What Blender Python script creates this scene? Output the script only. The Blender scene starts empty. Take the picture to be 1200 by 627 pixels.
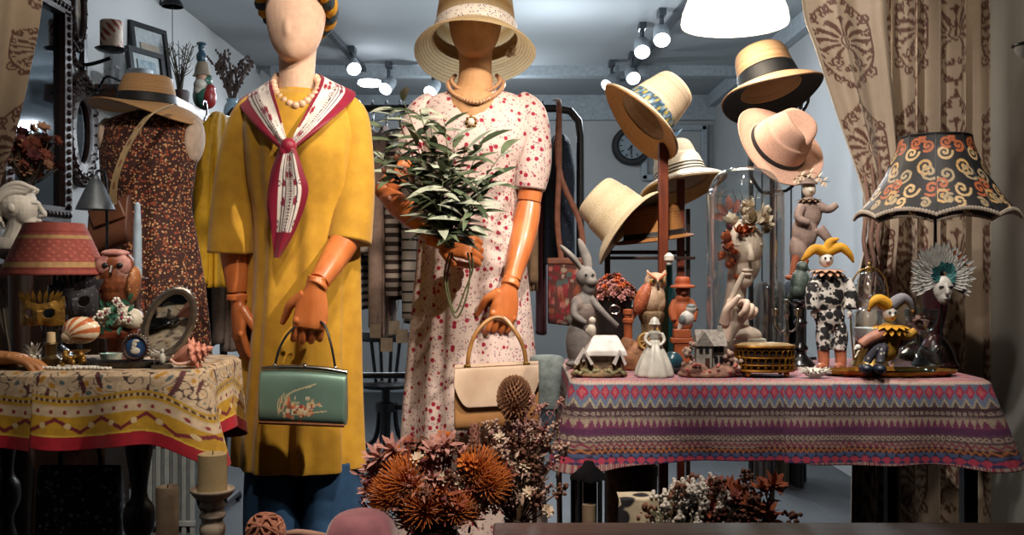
import bpy, math, random
import numpy as np
from mathutils import Vector, Matrix, Euler, Quaternion

SC = bpy.context.scene
COL = SC.collection
F, CZ = 1150.0, 1.0            # focal length in pixels of a 1200 px wide frame, camera height
PI = math.pi
rnd = random.Random(7)


def P(px, py, d):
    return Vector(((px - 600) / F * d, d, CZ - (py - 313.5) / F * d))


def C(h, k=1.0):
    out = []
    for i in (0, 2, 4):
        c = int(h[i:i + 2], 16) / 255
        out.append(k * (c / 12.92 if c <= .04045 else ((c + .055) / 1.055) ** 2.4))
    return tuple(out)


def rgba(c):
    if isinstance(c, str):
        c = C(c)
    return (c[0], c[1], c[2], 1)


# ---------------------------------------------------------------- materials
MATS = {}


def mat(name, col='808080', rough=.6, metal=0., col2=None, scale=40., bump=0., bscale=None, coat=0., sheen=0.,
        trans=0., ior=1.45, emis=None, estr=0., kind='noise', stretch=(1, 1, 1), layers=(), freq=60., duty=.5,
        axis='Z', coord='Object', vamp=.78, detail=4., sss=0., alpha=1., contrast=(.35, .65), transl=0.):
    if name in MATS:
        return MATS[name]
    m = bpy.data.materials.new(name)
    m.use_nodes = True
    nt = m.node_tree
    N, L = nt.nodes, nt.links
    bs = N['Principled BSDF']
    bs.inputs['Roughness'].default_value = rough
    bs.inputs['Metallic'].default_value = metal
    bs.inputs['Coat Weight'].default_value = coat
    bs.inputs['Sheen Weight'].default_value = sheen
    bs.inputs['Transmission Weight'].default_value = trans
    bs.inputs['IOR'].default_value = ior
    bs.inputs['Alpha'].default_value = alpha
    if sss:
        bs.inputs['Subsurface Weight'].default_value = sss
        bs.inputs['Subsurface Scale'].default_value = .01
    if emis is not None:
        bs.inputs['Emission Color'].default_value = rgba(emis)
        bs.inputs['Emission Strength'].default_value = estr
    tc = N.new('ShaderNodeTexCoord')
    mp = N.new('ShaderNodeMapping')
    mp.inputs['Scale'].default_value = stretch
    L.new(tc.outputs[coord], mp.inputs['Vector'])
    vec = mp.outputs['Vector']

    def noise(sc, det=detail):
        n = N.new('ShaderNodeTexNoise')
        n.inputs['Scale'].default_value = sc
        n.inputs['Detail'].default_value = det
        L.new(vec, n.inputs['Vector'])
        return n

    def mix(fac, a, b, mode='MIX'):
        x = N.new('ShaderNodeMix')
        x.data_type = 'RGBA'
        x.blend_type = mode
        for sock, val in ((x.inputs[0], fac), (x.inputs[6], a), (x.inputs[7], b)):
            if hasattr(val, 'is_linked'):
                L.new(val, sock)
            elif isinstance(val, (int, float)):
                sock.default_value = val
            else:
                sock.default_value = rgba(val)
        return x.outputs[2]

    def ramp(src, a, b):
        r = N.new('ShaderNodeMapRange')
        r.inputs['From Min'].default_value = a
        r.inputs['From Max'].default_value = b
        L.new(src, r.inputs['Value'])
        return r.outputs['Result']
    base = rgba(col)
    if kind == 'vcol':
        at = N.new('ShaderNodeAttribute')
        at.attribute_name = 'Col'
        nn = noise(scale)
        v = mix(ramp(nn.outputs['Fac'], .3, .7), (vamp,) * 3, (1.88 - vamp,) * 3)
        c = mix(1.0, at.outputs['Color'], v, 'MULTIPLY')
    elif kind == 'dots':
        nn = noise(scale)
        c = mix(ramp(nn.outputs['Fac'], *contrast), base, rgba(col2) if col2 else tuple(x * .85 for x in base[:3]))
        for (sc, rad, lc, prob) in layers:
            vo = N.new('ShaderNodeTexVoronoi')
            vo.inputs['Scale'].default_value = sc
            L.new(vec, vo.inputs['Vector'])
            mr = N.new('ShaderNodeMapRange')
            mr.inputs['From Min'].default_value = rad * 1.12
            mr.inputs['From Max'].default_value = rad * .88
            L.new(vo.outputs['Distance'], mr.inputs['Value'])
            sp = N.new('ShaderNodeSeparateColor')
            L.new(vo.outputs['Color'], sp.inputs[0])
            lt = N.new('ShaderNodeMath')
            lt.operation = 'LESS_THAN'
            L.new(sp.outputs[0], lt.inputs[0])
            lt.inputs[1].default_value = prob
            mu = N.new('ShaderNodeMath')
            mu.operation = 'MULTIPLY'
            L.new(mr.outputs[0], mu.inputs[0])
            L.new(lt.outputs[0], mu.inputs[1])
            c = mix(mu.outputs[0], c, lc)
    elif kind == 'stripe':
        se = N.new('ShaderNodeSeparateXYZ')
        L.new(vec, se.inputs[0])
        mu = N.new('ShaderNodeMath')
        mu.operation = 'MULTIPLY'
        mu.inputs[1].default_value = freq
        L.new(se.outputs[axis], mu.inputs[0])
        fr = N.new('ShaderNodeMath')
        fr.operation = 'FRACT'
        L.new(mu.outputs[0], fr.inputs[0])
        lt = N.new('ShaderNodeMath')
        lt.operation = 'LESS_THAN'
        lt.inputs[1].default_value = duty
        L.new(fr.outputs[0], lt.inputs[0])
        c = mix(lt.outputs[0], base, col2)
        nn = noise(scale)
    else:
        nn = noise(scale)
        c = mix(ramp(nn.outputs['Fac'], *contrast), base, rgba(col2) if col2 else tuple(x * .78 for x in base[:3]))
    L.new(c, bs.inputs['Base Color'])
    if bump:
        bn = noise(bscale or scale * 3, 3.)
        b = N.new('ShaderNodeBump')
        b.inputs['Strength'].default_value = min(1., bump)
        b.inputs['Distance'].default_value = .004
        L.new(bn.outputs['Fac'], b.inputs['Height'])
        L.new(b.outputs['Normal'], bs.inputs['Normal'])
    if transl:
        tl = N.new('ShaderNodeBsdfTranslucent')
        L.new(c, tl.inputs['Color'])
        mx = N.new('ShaderNodeMixShader')
        mx.inputs[0].default_value = transl
        L.new(bs.outputs[0], mx.inputs[1])
        L.new(tl.outputs[0], mx.inputs[2])
        L.new(mx.outputs[0], N['Material Output'].inputs['Surface'])
    if kind == 'glass':
        lw = N.new('ShaderNodeLayerWeight')
        lw.inputs['Blend'].default_value = .25
        tr = N.new('ShaderNodeBsdfTransparent')
        tr.inputs['Color'].default_value = rgba(col)
        gl = N.new('ShaderNodeBsdfGlossy')
        gl.inputs['Roughness'].default_value = rough
        mx = N.new('ShaderNodeMixShader')
        mr = N.new('ShaderNodeMapRange')
        mr.inputs['To Min'].default_value = .01
        mr.inputs['To Max'].default_value = .55
        L.new(lw.outputs['Facing'], mr.inputs['Value'])
        L.new(mr.outputs[0], mx.inputs[0])
        L.new(tr.outputs[0], mx.inputs[1])
        L.new(gl.outputs[0], mx.inputs[2])
        L.new(mx.outputs[0], N['Material Output'].inputs['Surface'])
    MATS[name] = m
    return m


# ---------------------------------------------------------------- geometry
def spl(keys, n, closed=False):
    """Catmull-Rom through the rows of keys, n samples."""
    K = np.asarray(keys, float)
    k = len(K)
    if k < 3 and not closed:
        t = np.linspace(0, 1, n)[:, None]
        return K[0] * (1 - t) + K[-1] * t
    t = np.linspace(0, k if closed else k - 1, n, endpoint=not closed)
    i = np.minimum(np.floor(t).astype(int), k - 1 if closed else k - 2)
    u = (t - i)[:, None]
    if closed:
        a, b, c, d = K[(i - 1) % k], K[i % k], K[(i + 1) % k], K[(i + 2) % k]
    else:
        a, b, c, d = K[np.maximum(i - 1, 0)], K[i], K[i + 1], K[np.minimum(i + 2, k - 1)]
    return .5 * (2 * b + (c - a) * u + (2 * a - 5 * b + 4 * c - d) * u * u + (3 * b - a - 3 * c + d) * u ** 3)


def R3(rot):
    return Euler(rot).to_matrix() if not isinstance(rot, (Matrix, Quaternion)) else (rot if isinstance(rot, Matrix) else rot.to_matrix())


class G:
    def __init__(s):
        s.v, s.f = [], []

    def add(s, V, Fs, M=None):
        b = len(s.v)
        if M is not None:
            V = [M @ Vector(p) for p in V]
        s.v += [tuple(map(float, p)) for p in V]
        s.f += [tuple(int(i) + b for i in q) for q in Fs]
        return s

    def box(s, c, sz, rot=None):
        x, y, z = (k / 2 for k in sz)
        V = [Vector((a, b, d)) for a in (-x, x) for b in (-y, y) for d in (-z, z)]
        if rot is not None:
            m = R3(rot)
            V = [m @ p for p in V]
        return s.add([p + Vector(c) for p in V], [(0, 1, 3, 2), (4, 6, 7, 5), (0, 4, 5, 1), (2, 3, 7, 6), (0, 2, 6, 4), (1, 5, 7, 3)])

    def sheet(s, X, Y, Z, cu=False, cv=False):
        X = np.asarray(X, float)
        nv, nu = X.shape
        V = np.stack([X, np.broadcast_to(Y, X.shape), np.broadcast_to(Z, X.shape)], -1).reshape(-1, 3)
        i = np.arange(nv if cv else nv - 1)[:, None]
        j = np.arange(nu if cu else nu - 1)[None]
        j2, i2 = (j + 1) % nu, (i + 1) % nv
        Q = np.stack([i * nu + j, i * nu + j2, i2 * nu + j2, i2 * nu + j], -1).reshape(-1, 4)
        b = len(s.v)
        s.v += [tuple(p) for p in V.tolist()]
        s.f += [tuple(q) for q in (Q + b).tolist()]
        return s

    def rings(s, A, cap=True):
        """loft a (k, n, 3) array of closed rings"""
        A = np.asarray(A, float)
        k, n = A.shape[:2]
        b = len(s.v)
        s.sheet(A[..., 0], A[..., 1], A[..., 2], cu=True)
        if cap:
            s.f.append(tuple(b + i for i in range(n))[::-1])
            s.f.append(tuple(b + (k - 1) * n + i for i in range(n)))
        return s

    def tube(s, pts, r, n=8, m=None, flat=1., closed=False, up=None, cap=True):
        pts = np.asarray([tuple(p) for p in pts], float)
        r = np.asarray(r, float) * np.ones(len(pts))
        if m:
            q = spl(np.column_stack([pts, r]), m, closed)
            pts, r = q[:, :3], np.maximum(q[:, 3], 1e-5)
        k = len(pts)
        if closed:
            T = np.roll(pts, -1, 0) - np.roll(pts, 1, 0)
        else:
            T = np.gradient(pts, axis=0)
        T /= np.maximum(np.linalg.norm(T, axis=1), 1e-9)[:, None]
        ref = np.array(up if up is not None else ((0, 0, 1) if abs(T[0][2]) < .9 else (0, 1, 0)), float)
        a = np.linspace(0, 2 * PI, n, endpoint=False)
        A = np.zeros((k, n, 3))
        u = ref - T[0] * ref.dot(T[0])
        u /= np.linalg.norm(u)
        for i in range(k):
            u = u - T[i] * u.dot(T[i])
            u /= max(np.linalg.norm(u), 1e-9)
            w = np.cross(T[i], u)
            A[i] = pts[i] + r[i] * (np.cos(a)[:, None] * u * flat + np.sin(a)[:, None] * w)
        if closed:
            return s.sheet(A[..., 0], A[..., 1], A[..., 2], cu=True, cv=True)
        return s.rings(A, cap)

    def lathe(s, c, prof, n=24, sx=1., sy=1., rot=None, m=None, mod=None):
        prof = np.asarray(prof, float)
        if m:
            prof = spl(prof, m)
        a = np.linspace(0, 2 * PI, n, endpoint=False)
        rr = np.maximum(prof[:, 0], 1e-5)[:, None] * (mod(a)[None] if mod else 1.)
        A = np.stack([rr * np.cos(a) * sx, rr * np.sin(a) * sy, prof[:, 1:2] + 0 * a], -1)
        if rot is not None:
            A = A @ np.array(R3(rot)).T
        return s.rings(A + np.array(tuple(c)), True)

    def ell(s, c, r, rot=None, n=14, m=9):
        if not hasattr(r, '__len__'):
            r = (r, r, r)
        t = np.linspace(.02, PI - .02, m)
        a = np.linspace(0, 2 * PI, n, endpoint=False)
        A = np.stack([np.sin(t)[:, None] * np.cos(a) * r[0], np.sin(t)[:, None] * np.sin(a) * r[1], -np.cos(t)[:, None] * r[2] + 0 * a], -1)
        if rot is not None:
            A = A @ np.array(R3(rot)).T
        return s.rings(A + np.array(tuple(c)), True)

    def leaf(s, base, d, l, w, curl=.3, up=(0, 0, 1), fold=.15, seg=5):
        base, d, up = Vector(base), Vector(d).normalized(), Vector(up)
        side = d.cross(up)
        if side.length < 1e-3:
            side = d.cross(Vector((0, 1, 0)))
        side.normalize()
        nrm = side.cross(d).normalized()
        V, Fs = [], []
        for i in range(seg + 1):
            t = i / seg
            p = base + d * (l * t) - nrm * (curl * l * t * t)
            ww = w * .5 * (math.sin(PI * (t * .9 + .08)) ** .8) if t < 1 else w * .03
            V += [p - side * ww + nrm * (fold * ww), p, p + side * ww + nrm * (fold * ww)]
        for i in range(seg):
            a = 3 * i
            Fs += [(a, a + 1, a + 4, a + 3), (a + 1, a + 2, a + 5, a + 4)]
        return s.add(V, Fs)

    def prism(s, poly, y0, y1):
        """outline in x,z extruded from y0 to y1"""
        n = len(poly)
        V = [(p[0], y0, p[1]) for p in poly] + [(p[0], y1, p[1]) for p in poly]
        return s.add(V, [tuple(range(n)), tuple(range(2 * n - 1, n - 1, -1))] + [((i + 1) % n, i, n + i, n + (i + 1) % n) for i in range(n)])

    def xf(s, M):
        s.v = [tuple(M @ Vector(p)) for p in s.v]
        return s

    def merge(s, o, M=None):
        return s.add(o.v, o.f, M)


def mesh_of(name, g, m, smooth=40):
    me = bpy.data.meshes.new(name)
    me.from_pydata(g.v, [], g.f)
    me.update()
    if smooth:
        me.polygons.foreach_set('use_smooth', [True] * len(me.polygons))
        if smooth < 180:
            me.set_sharp_from_angle(angle=math.radians(smooth))
    if m is not None:
        me.materials.append(m)
    return me


def put(name, me, parent=None, loc=(0, 0, 0), rot=(0, 0, 0), sc=1.):
    o = bpy.data.objects.new(name, me)
    COL.objects.link(o)
    o.location = loc
    o.rotation_euler = rot
    o.scale = (sc,) * 3 if not hasattr(sc, '__len__') else sc
    if parent is not None:
        o.parent = parent
    return o


def paint(me, fn):
    """surface print: one colour per vertex from its local position"""
    n = len(me.vertices)
    co = np.zeros(n * 3)
    me.vertices.foreach_get('co', co)
    c = np.asarray(fn(co.reshape(-1, 3)), float)
    setcol(me, c)


def setcol(me, c):
    c = np.asarray(c, float).reshape(-1, 3)
    at = me.color_attributes.new('Col', 'FLOAT_COLOR', 'POINT')
    at.data.foreach_set('color', np.column_stack([c, np.ones(len(c))]).ravel())


def bake(o):
    dg = bpy.context.evaluated_depsgraph_get()
    me = bpy.data.meshes.new_from_object(o.evaluated_get(dg))
    o.modifiers.clear()
    old = o.data
    o.data = me
    me.name = old.name
    return o


def mk(name, g, m, parent=None, smooth=40, bevel=0., sub=0, solid=0., rem=0., it=4, col=None, loc=(0, 0, 0), rot=(0, 0, 0), kind=None, label=None):
    o = put(name, mesh_of(name, g, m, 180 if rem else smooth), parent, loc, rot)
    if rem:
        r = o.modifiers.new('r', 'REMESH')
        r.mode = 'VOXEL'
        r.voxel_size = rem
        r.use_smooth_shade = True
        q = o.modifiers.new('s', 'SMOOTH')
        q.factor, q.iterations = .5, it
        bpy.context.view_layer.update()
        bake(o)
    if col is not None:
        if callable(col):
            paint(o.data, col)
        else:
            setcol(o.data, col)
    if solid:
        q = o.modifiers.new('t', 'SOLIDIFY')
        q.thickness = solid
        q.offset = 0
    if bevel:
        q = o.modifiers.new('b', 'BEVEL')
        q.width, q.segments = bevel, 2
        q.limit_method = 'ANGLE'
    if sub:
        q = o.modifiers.new('u', 'SUBSURF')
        q.levels = q.render_levels = sub
    if kind:
        o['kind'] = kind
    if label:
        o['label'] = label
    return o


def tag(o, label, cat, group=None, kind=None):
    o['label'] = label
    o['category'] = cat
    if group:
        o['group'] = group
    if kind:
        o['kind'] = kind
    return o


def struct(name, g, m, bevel=0., smooth=30):
    o = mk(name, g, m, None, smooth, bevel)
    o['kind'] = 'structure'
    return o


class Fig:
    """A thing whose base stands at photo column px on height z at distance d; its parts are laid out in local metres,
    with p() / s turning photo measurements into them."""

    def __init__(f, name, label, cat, px, d, z=None, py=None, rz=0., group=None):
        f.s = d / F
        f.px, f.d = px, d
        f.py = 313.5 + (CZ - z) / f.s if z is not None else py
        f.root = bpy.data.objects.new(name, None)
        f.root.empty_display_size = .05
        COL.objects.link(f.root)
        f.root.location = P(px, f.py, d)
        f.root.rotation_euler = (0, 0, rz)
        tag(f.root, label, cat, group)

    aim = False

    def p(f, x, y, dy=0):
        if f.aim:      # (x, y) seen at its own distance, not at the base's
            k = 1 + dy / F
            return Vector(((x - 600) * f.s * k - (f.px - 600) * f.s, dy * f.s, (f.py - 313.5) * f.s - (y - 313.5) * f.s * k))
        return Vector(((x - f.px) * f.s, dy * f.s, (f.py - y) * f.s))

    def e(f, g, x, y, rx, rz, ry=None, dy=0, rot=None, n=20, m=13):
        g.ell(f.p(x, y, dy), (rx * f.s, (rx if ry is None else ry) * f.s, rz * f.s), rot, n, m)
        return g

    def t(f, g, pts, r, n=8, m=None, flat=1., closed=False, up=None):
        r = [k * f.s for k in r] if hasattr(r, '__len__') else r * f.s
        g.tube([f.p(*q) for q in pts], r, n, m, flat, closed, up)
        return g

    def l(f, g, x, prof, n=24, dy=0, m=None, sy=1., mod=None):
        """lathe about the vertical at column x; profile rows are (radius, row)"""
        g.lathe(f.p(x, f.py, dy), [(r * f.s, (f.py - y) * f.s) for r, y in prof], n, 1., sy, None, m, mod)
        return g

    def b(f, g, x0, y0, x1, y1, dep, dy=0, rot=None):
        c = f.p((x0 + x1) / 2, (y0 + y1) / 2, dy)
        g.box(c, (abs(x1 - x0) * f.s, dep * f.s, abs(y1 - y0) * f.s), rot)
        return g

    def part(f, name, g, m, parent=None, **k):
        if k.get('rem'):
            k['rem'] *= f.s
        if k.get('bevel'):
            k['bevel'] *= f.s
        if k.get('solid'):
            k['solid'] *= f.s
        return mk(name, g, m, parent or f.root, **k)


def copy_tree(o, parent=None):
    c = o.copy()
    COL.objects.link(c)
    c.parent = parent
    for ch in [x for x in KIDS.get(o.name, [])]:
        copy_tree(ch, c)
    return c


KIDS = {}


def copies(root):
    KIDS.clear()
    for o in bpy.data.objects:
        if o.parent:
            KIDS.setdefault(o.parent.name, []).append(o)
    return copy_tree(root)


# ---------------------------------------------------------------- printed patterns (strokes in a tile)
def seg_dist(U, V, line):
    """distance of every (U, V) to a polyline"""
    D = np.full(U.shape, 9e9)
    L = np.asarray(line, float)
    for (a, b) in zip(L[:-1], L[1:]):
        d = b - a
        t = np.clip(((U - a[0]) * d[0] + (V - a[1]) * d[1]) / max(d.dot(d), 1e-12), 0, 1)
        D = np.minimum(D, np.hypot(U - a[0] - t * d[0], V - a[1] - t * d[1]))
    return D


def spiral(cx, cy, r0, a0, turns, r1=.0, n=22):
    t = np.linspace(0, 1, n)
    a = a0 + t * turns * 2 * PI
    r = r0 + (r1 - r0) * t
    return np.stack([cx + r * np.cos(a), cy + r * np.sin(a)], 1)


def ssin(x, w=.2):
    return np.clip(np.sin(x) / w, -1, 1)


def lerp(a, b, t):
    t = np.clip(np.asarray(t, float), 0, 1)[..., None]
    return np.asarray(a) * (1 - t) + np.asarray(b) * t


def hash2(i, j):
    h = np.sin(i * 127.1 + j * 311.7) * 43758.5453
    return h - np.floor(h)
# ================================================================ render settings, camera, light
SC.view_settings.view_transform = 'Standard'
SC.view_settings.look = 'None'
SC.view_settings.exposure = 0.0
SC.view_settings.gamma = 1.0
SC.view_settings.use_curve_mapping = False
SC.cycles.use_denoising = True
SC.cycles.max_bounces = 8
SC.cycles.transparent_max_bounces = 12
SC.cycles.caustics_reflective = False
SC.cycles.caustics_refractive = False
SC.cycles.sample_clamp_indirect = 4.0

cd = bpy.data.cameras.new('camera')
cam = bpy.data.objects.new('camera', cd)
COL.objects.link(cam)
cd.sensor_width = 36
cd.lens = 36 * F / 1200
cd.clip_start = .02
cam.location = (0, 0, CZ)
cam.rotation_euler = (PI / 2, 0, 0)
SC.camera = cam

w = bpy.data.worlds.new('world')
SC.world = w
w.use_nodes = True
w.node_tree.nodes['Background'].inputs[0].default_value = (.72, .8, .9, 1)
w.node_tree.nodes['Background'].inputs[1].default_value = .10


def spot(name, loc, target, power, angle=50, blend=.5, col=(1, .84, .66), rad=.03):
    l = bpy.data.lights.new(name, 'SPOT')
    l.energy, l.color, l.spot_size, l.spot_blend, l.shadow_soft_size = power, col, math.radians(angle), blend, rad
    o = bpy.data.objects.new(name, l)
    COL.objects.link(o)
    o.location = loc
    o.rotation_euler = (Vector(target) - Vector(loc)).to_track_quat('-Z', 'Y').to_euler()
    return o


def lamp(name, loc, power, col=(1, .85, .7), rad=.05):
    l = bpy.data.lights.new(name, 'POINT')
    l.energy, l.color, l.shadow_soft_size = power, col, rad
    o = bpy.data.objects.new(name, l)
    COL.objects.link(o)
    o.location = loc
    return o


WARM = (1, .87, .72)
COOL = (.86, .93, 1)
# window spotlights, on the ceiling just inside the glass (above the picture)
spot('window_spot', (1.0, 1.5, 2.33), (-.42, 2.45, 1.1), 225, 40, .6, WARM)
spot('window_spot', (-.2, 1.2, 2.33), (-.52, 2.45, 1.1), 40, 46, .8, WARM)
spot('window_spot', (.95, 1.75, 2.33), (1.12, 2.68, 1.75), 20, 50, .8, (1, .84, .66))
spot('window_spot', (-.7, 1.3, 2.33), (-.98, 1.86, 1.7), 40, 44, .8, WARM)
spot('window_spot', (.12, 1.3, 2.33), (-.10, 2.8, 1.1), 112, 44, .6, WARM)
spot('window_spot', (.05, 1.25, 2.33), (.50, 2.55, 1.0), 110, 46, .7, (1, .91, .82))
spot('window_spot', (.40, 1.95, 2.33), (.52, 2.3, .8), 80, 40, .7, (1, .92, .84))
spot('window_spot', (.95, 1.9, 2.33), (.92, 2.3, .8), 30, 34, .7, (1, .92, .84))
spot('window_spot', (-.3, 1.2, 2.33), (-.62, 2.1, .75), 60, 34, .7, WARM)
spot('window_spot', (.2, 1.5, 2.33), (.75, 3.0, 1.4), 78, 44, .6, (1, .93, .85))
spot('window_spot', (.05, .95, 2.33), (-.08, 1.95, .5), 185, 30, .7, WARM)
spot('window_spot', (.75, 1.35, 2.33), (.95, 2.35, .9), 50, 42, .8, WARM)
spot('window_spot', (-.45, 1.6, 2.33), (-1.15, 3.2, 1.3), 62, 44, .7, (1, .9, .8))

# ================================================================ the room
WL, WR, YB, ZC = -1.75, 1.62, 7.9, 2.38
m_wall = mat('cool_grey_paint', 'b4b6b6', .85, scale=3, col2='aeb0b0')
m_wall2 = mat('pale_grey_paint', '9a9b98', .8, scale=4, col2='949591')
m_ceil = mat('ceiling_paint', 'a3a9ac', .8, scale=2, col2='9ea4a7')
m_floor = mat('grey_plank', '4a4e52', .5, kind='stripe', axis='X', freq=7, duty=.97, col2='3c3f42', scale=8, stretch=(1, 1, 1))
m_white = mat('white_trim', 'aab4ba', .6)
m_dark = mat('black_metal', '17181b', .4, metal=.6, col2='24252a')
m_black = mat('black_paint', '121214', .45, col2='1c1c20')
m_wood = mat('chestnut_wood', '6b3018', .4, col2='4a1d0e', scale=9, stretch=(6, 6, 1), bump=.1)
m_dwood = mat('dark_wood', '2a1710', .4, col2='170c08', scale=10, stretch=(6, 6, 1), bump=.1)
m_bwood = mat('brown_plank', '4a2f26', .55, col2='38221b', scale=8, stretch=(1, 8, 8), bump=.2)

struct('floor', G().box((0, 4, -.05), (4.2, 9, .1)), m_floor)
struct('ceiling', G().box((0, 4.2, ZC + .05), (4.2, 8.4, .1)), m_ceil)
struct('wall_left', G().box((WL - .06, 4.5, 1.2), (.12, 7.5, 2.5)), m_wall)
struct('wall_right', G().box((WR + .06, 5.4, 1.2), (.12, 5.2, 2.5)), m_wall)
struct('wall_back', G().box((0, YB + .06, 1.2), (4.2, .12, 2.5)), m_wall)
struct('wall_side', G().box((1.50, 2.15, 1.2), (.28, 1.5, 2.5)), m_wall2)
struct('wall_front', G().box((0, -.6, 1.2), (4.2, .1, 2.5)), m_black)
struct('trim_1', G().box((0, 6.75, ZC - .035), (3.3, .10, .07)), m_white)
struct('trim_2', G().box((0, YB - .03, ZC - .10), (3.3, .06, .2)), m_white)
struct('trim_3', G().box((WR - .03, 5.6, ZC - .05), (.06, 4.4, .1)), m_white)
g = G()
for (x, z, a, b) in ((1.30, 1.72, .52, .05), (1.30, 2.12, .52, .05), (1.06, 1.92, .05, .44), (1.54, 1.92, .05, .44)):
    g.box((x, YB - .03, z), (a, .06, b))
struct('trim_4', g, m_white, .008)
struct('trim_5', G().box((1.345, 2.06, 1.2), (.026, .92, 2.4)), mat('window_post', '1a1b1e', .5))
struct('baseboard_left', G().box((WL + .012, 4.9, .06), (.024, 6, .12)), m_white)
struct('baseboard_back', G().box((0, YB - .012, .06), (3.2, .024, .12)), m_white)

# ceiling tracks and spotlights
m_track = mat('grey_track', '50565c', .4, metal=.5)
m_can = mat('spot_housing', 'aeb6bc', .35, metal=.3)
m_glow = mat('spot_glow', 'ffffff', .5, emis='f2f6ff', estr=9.)
r1 = G().box((0, 0, .0), (.035, 2.6, .03))
o = mk('track_rail', r1, m_track, loc=(.86, 5.75, ZC - .03), rot=(0, 0, math.radians(3)))
tag(o, 'grey ceiling track running back towards the clock with five spotlights', 'track rail')
o = mk('track_rail', G().box((0, 0, 0), (.035, 2.3, .03)), m_track, loc=(-1.05, 5.6, ZC - .03), rot=(0, 0, math.radians(-2)))
tag(o, 'grey ceiling track between the two mannequin heads and the shelf', 'track rail')
prof_can = [(.010, .055), (.036, .055), (.042, .04), (.047, -.045), (.042, -.06)]
spots = [
    ((1.03, 4.95, 2.245), (-.35, -1.0, -1), 'white ceiling spotlight nearest the big white lampshade'),
    ((.80, 5.25, 2.25), (-.1, -1.0, -1), 'white ceiling spotlight second from the big white lampshade'),
    ((.735, 5.55, 2.25), (-.1, -1.1, -1), 'white ceiling spotlight in the middle of the five on the clock side track'),
    ((.77, 6.3, 2.24), (.1, -1.4, -1), 'bright round ceiling spotlight above the clock, beside the tilted one'),
    ((.665, 6.55, 2.245), (-.9, -.9, -1), 'ceiling spotlight tilted sideways just above the cream sun hat brim'),
    ((-1.0, 6.15, 2.27), (.5, -1.3, -1), 'ceiling spotlight right beside the cream fabric head of the yellow mannequin'),
    ((-.83, 6.6, 2.23), (-.45, -1.2, -1), 'ceiling spotlight midway between the two mannequin heads'),
    ((-.53, 6.6, 2.21), (-.45, -1.2, -1), 'ceiling spotlight next to the straw hat of the floral mannequin'),
]
for i, (loc, dr, lab) in enumerate(spots):
    t = bpy.data.objects.new('ceiling_spotlight', None)
    COL.objects.link(t)
    t.location = loc
    tag(t, lab, 'spotlight', 'ceiling spotlights on the tracks')
    q = Vector(dr).to_track_quat('-Z', 'Y')
    t.rotation_euler = (0, 0, 0)
    mk('housing', G().lathe((0, 0, 0), prof_can, 20, rot=q), m_can, t)
    mk('lens', G().lathe((0, 0, 0), [(.001, -.056), (.040, -.056), (.043, -.062), (.001, -.064)], 20, rot=q), m_glow, t)
    mk('stem', G().tube([(0, 0, .05), (0, 0, ZC - loc[2] - .01)], .012, 8).box((0, 0, ZC - loc[2] - .02), (.04, .09, .035)), m_track, t)
    spot('track_lamp', Vector(loc) + Vector(dr).normalized() * .09, Vector(loc) + Vector(dr), 55, 110, .9, COOL, .04)
o = mk('ceiling_light', G().lathe((0, 0, 0), [(.001, .02), (.07, .02), (.075, .0), (.06, -.012), (.001, -.016)], 28), m_glow, loc=(-.90, 6.2, ZC - .22))
tag(o, 'flat round ceiling light glowing beside the yellow mannequin shoulder', 'ceiling light')
for (x, y, pw) in ((-.9, 4.4, 13), (.2, 5.2, 17), (.9, 4.6, 12), (-.2, 6.6, 17)):
    lamp('shop_fill', (x, y, 1.95), pw, COOL, .02)  # unseen fill points without fixtures, added to brighten the back of the shop

# large white pendant, top right
f = Fig('pendant_lamp', 'large white glowing pendant lampshade hanging at the top of the window', 'pendant lamp', 861, 2.75, py=31)
g = f.l(G(), 861, [(61, 27), (59, 14), (50, -10), (34, -38), (20, -50), (20, -51), (35, -39), (51, -10), (60.5, 14), (62.5, 27), (61, 30), (59, 28)], 40)
f.part('lamp_shade', g, mat('white_glass_shade', 'fff6ea', .4, emis='fff1dc', estr=1.6), smooth=60)
g = f.e(G(), 861, 4, 22, 24)
f.part('bulb', g, mat('warm_bulb', 'ffffff', .5, emis='fff0d8', estr=14.))
f.part('cord', f.t(G(), [(861, -50, 0), (861, -262, 0)], 1.5), m_black)
lamp('pendant_bulb', P(861, 34, 2.75), 9, (1, .88, .7), .06)

# wall clock
f = Fig('wall_clock', 'round black wall clock on the pale back wall', 'clock', 740, 7.84, py=171)
s = f.s
Rx = Euler((PI / 2, 0, 0))
f.part('clock_case', G().lathe((0, 0, 0), [(15.5, 4), (17, 7), (21, 7), (23, 4), (23, 0), (.1, 0)][::-1] if 0 else [(.1, -4), (23, -4), (23, 3), (21, 7), (17.5, 7), (15.5, 4), (15.5, 2), (.1, 2)], 40, rot=Rx).xf(Matrix.Scale(s, 4)), m_black)
f.part('clock_face', G().lathe((0, 0, 0), [(.1, 2), (15.6, 2), (15.6, 2.6), (.1, 2.6)], 32, rot=Rx).xf(Matrix.Scale(s, 4)), mat('clock_face_grey', '93a0a8', .6))
g = G()
for k in range(12):
    a = k * PI / 6
    g.box((math.sin(a) * 12.6, -3.0, math.cos(a) * 12.6), (1.1, .6, 3.6), (0, a, 0))
f.part('hour_marks', g.xf(Matrix.Scale(s, 4)), m_black)
f.part('hour_hand', G().box((-2.2, -3.4, -2.6), (1.7, .6, 7.5), (0, math.radians(220), 0)).xf(Matrix.Scale(s, 4)), m_black)
f.part('minute_hand', G().box((-.6, -3.8, -5), (1.2, .6, 11), (0, math.radians(187), 0)).xf(Matrix.Scale(s, 4)), m_black)

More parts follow.
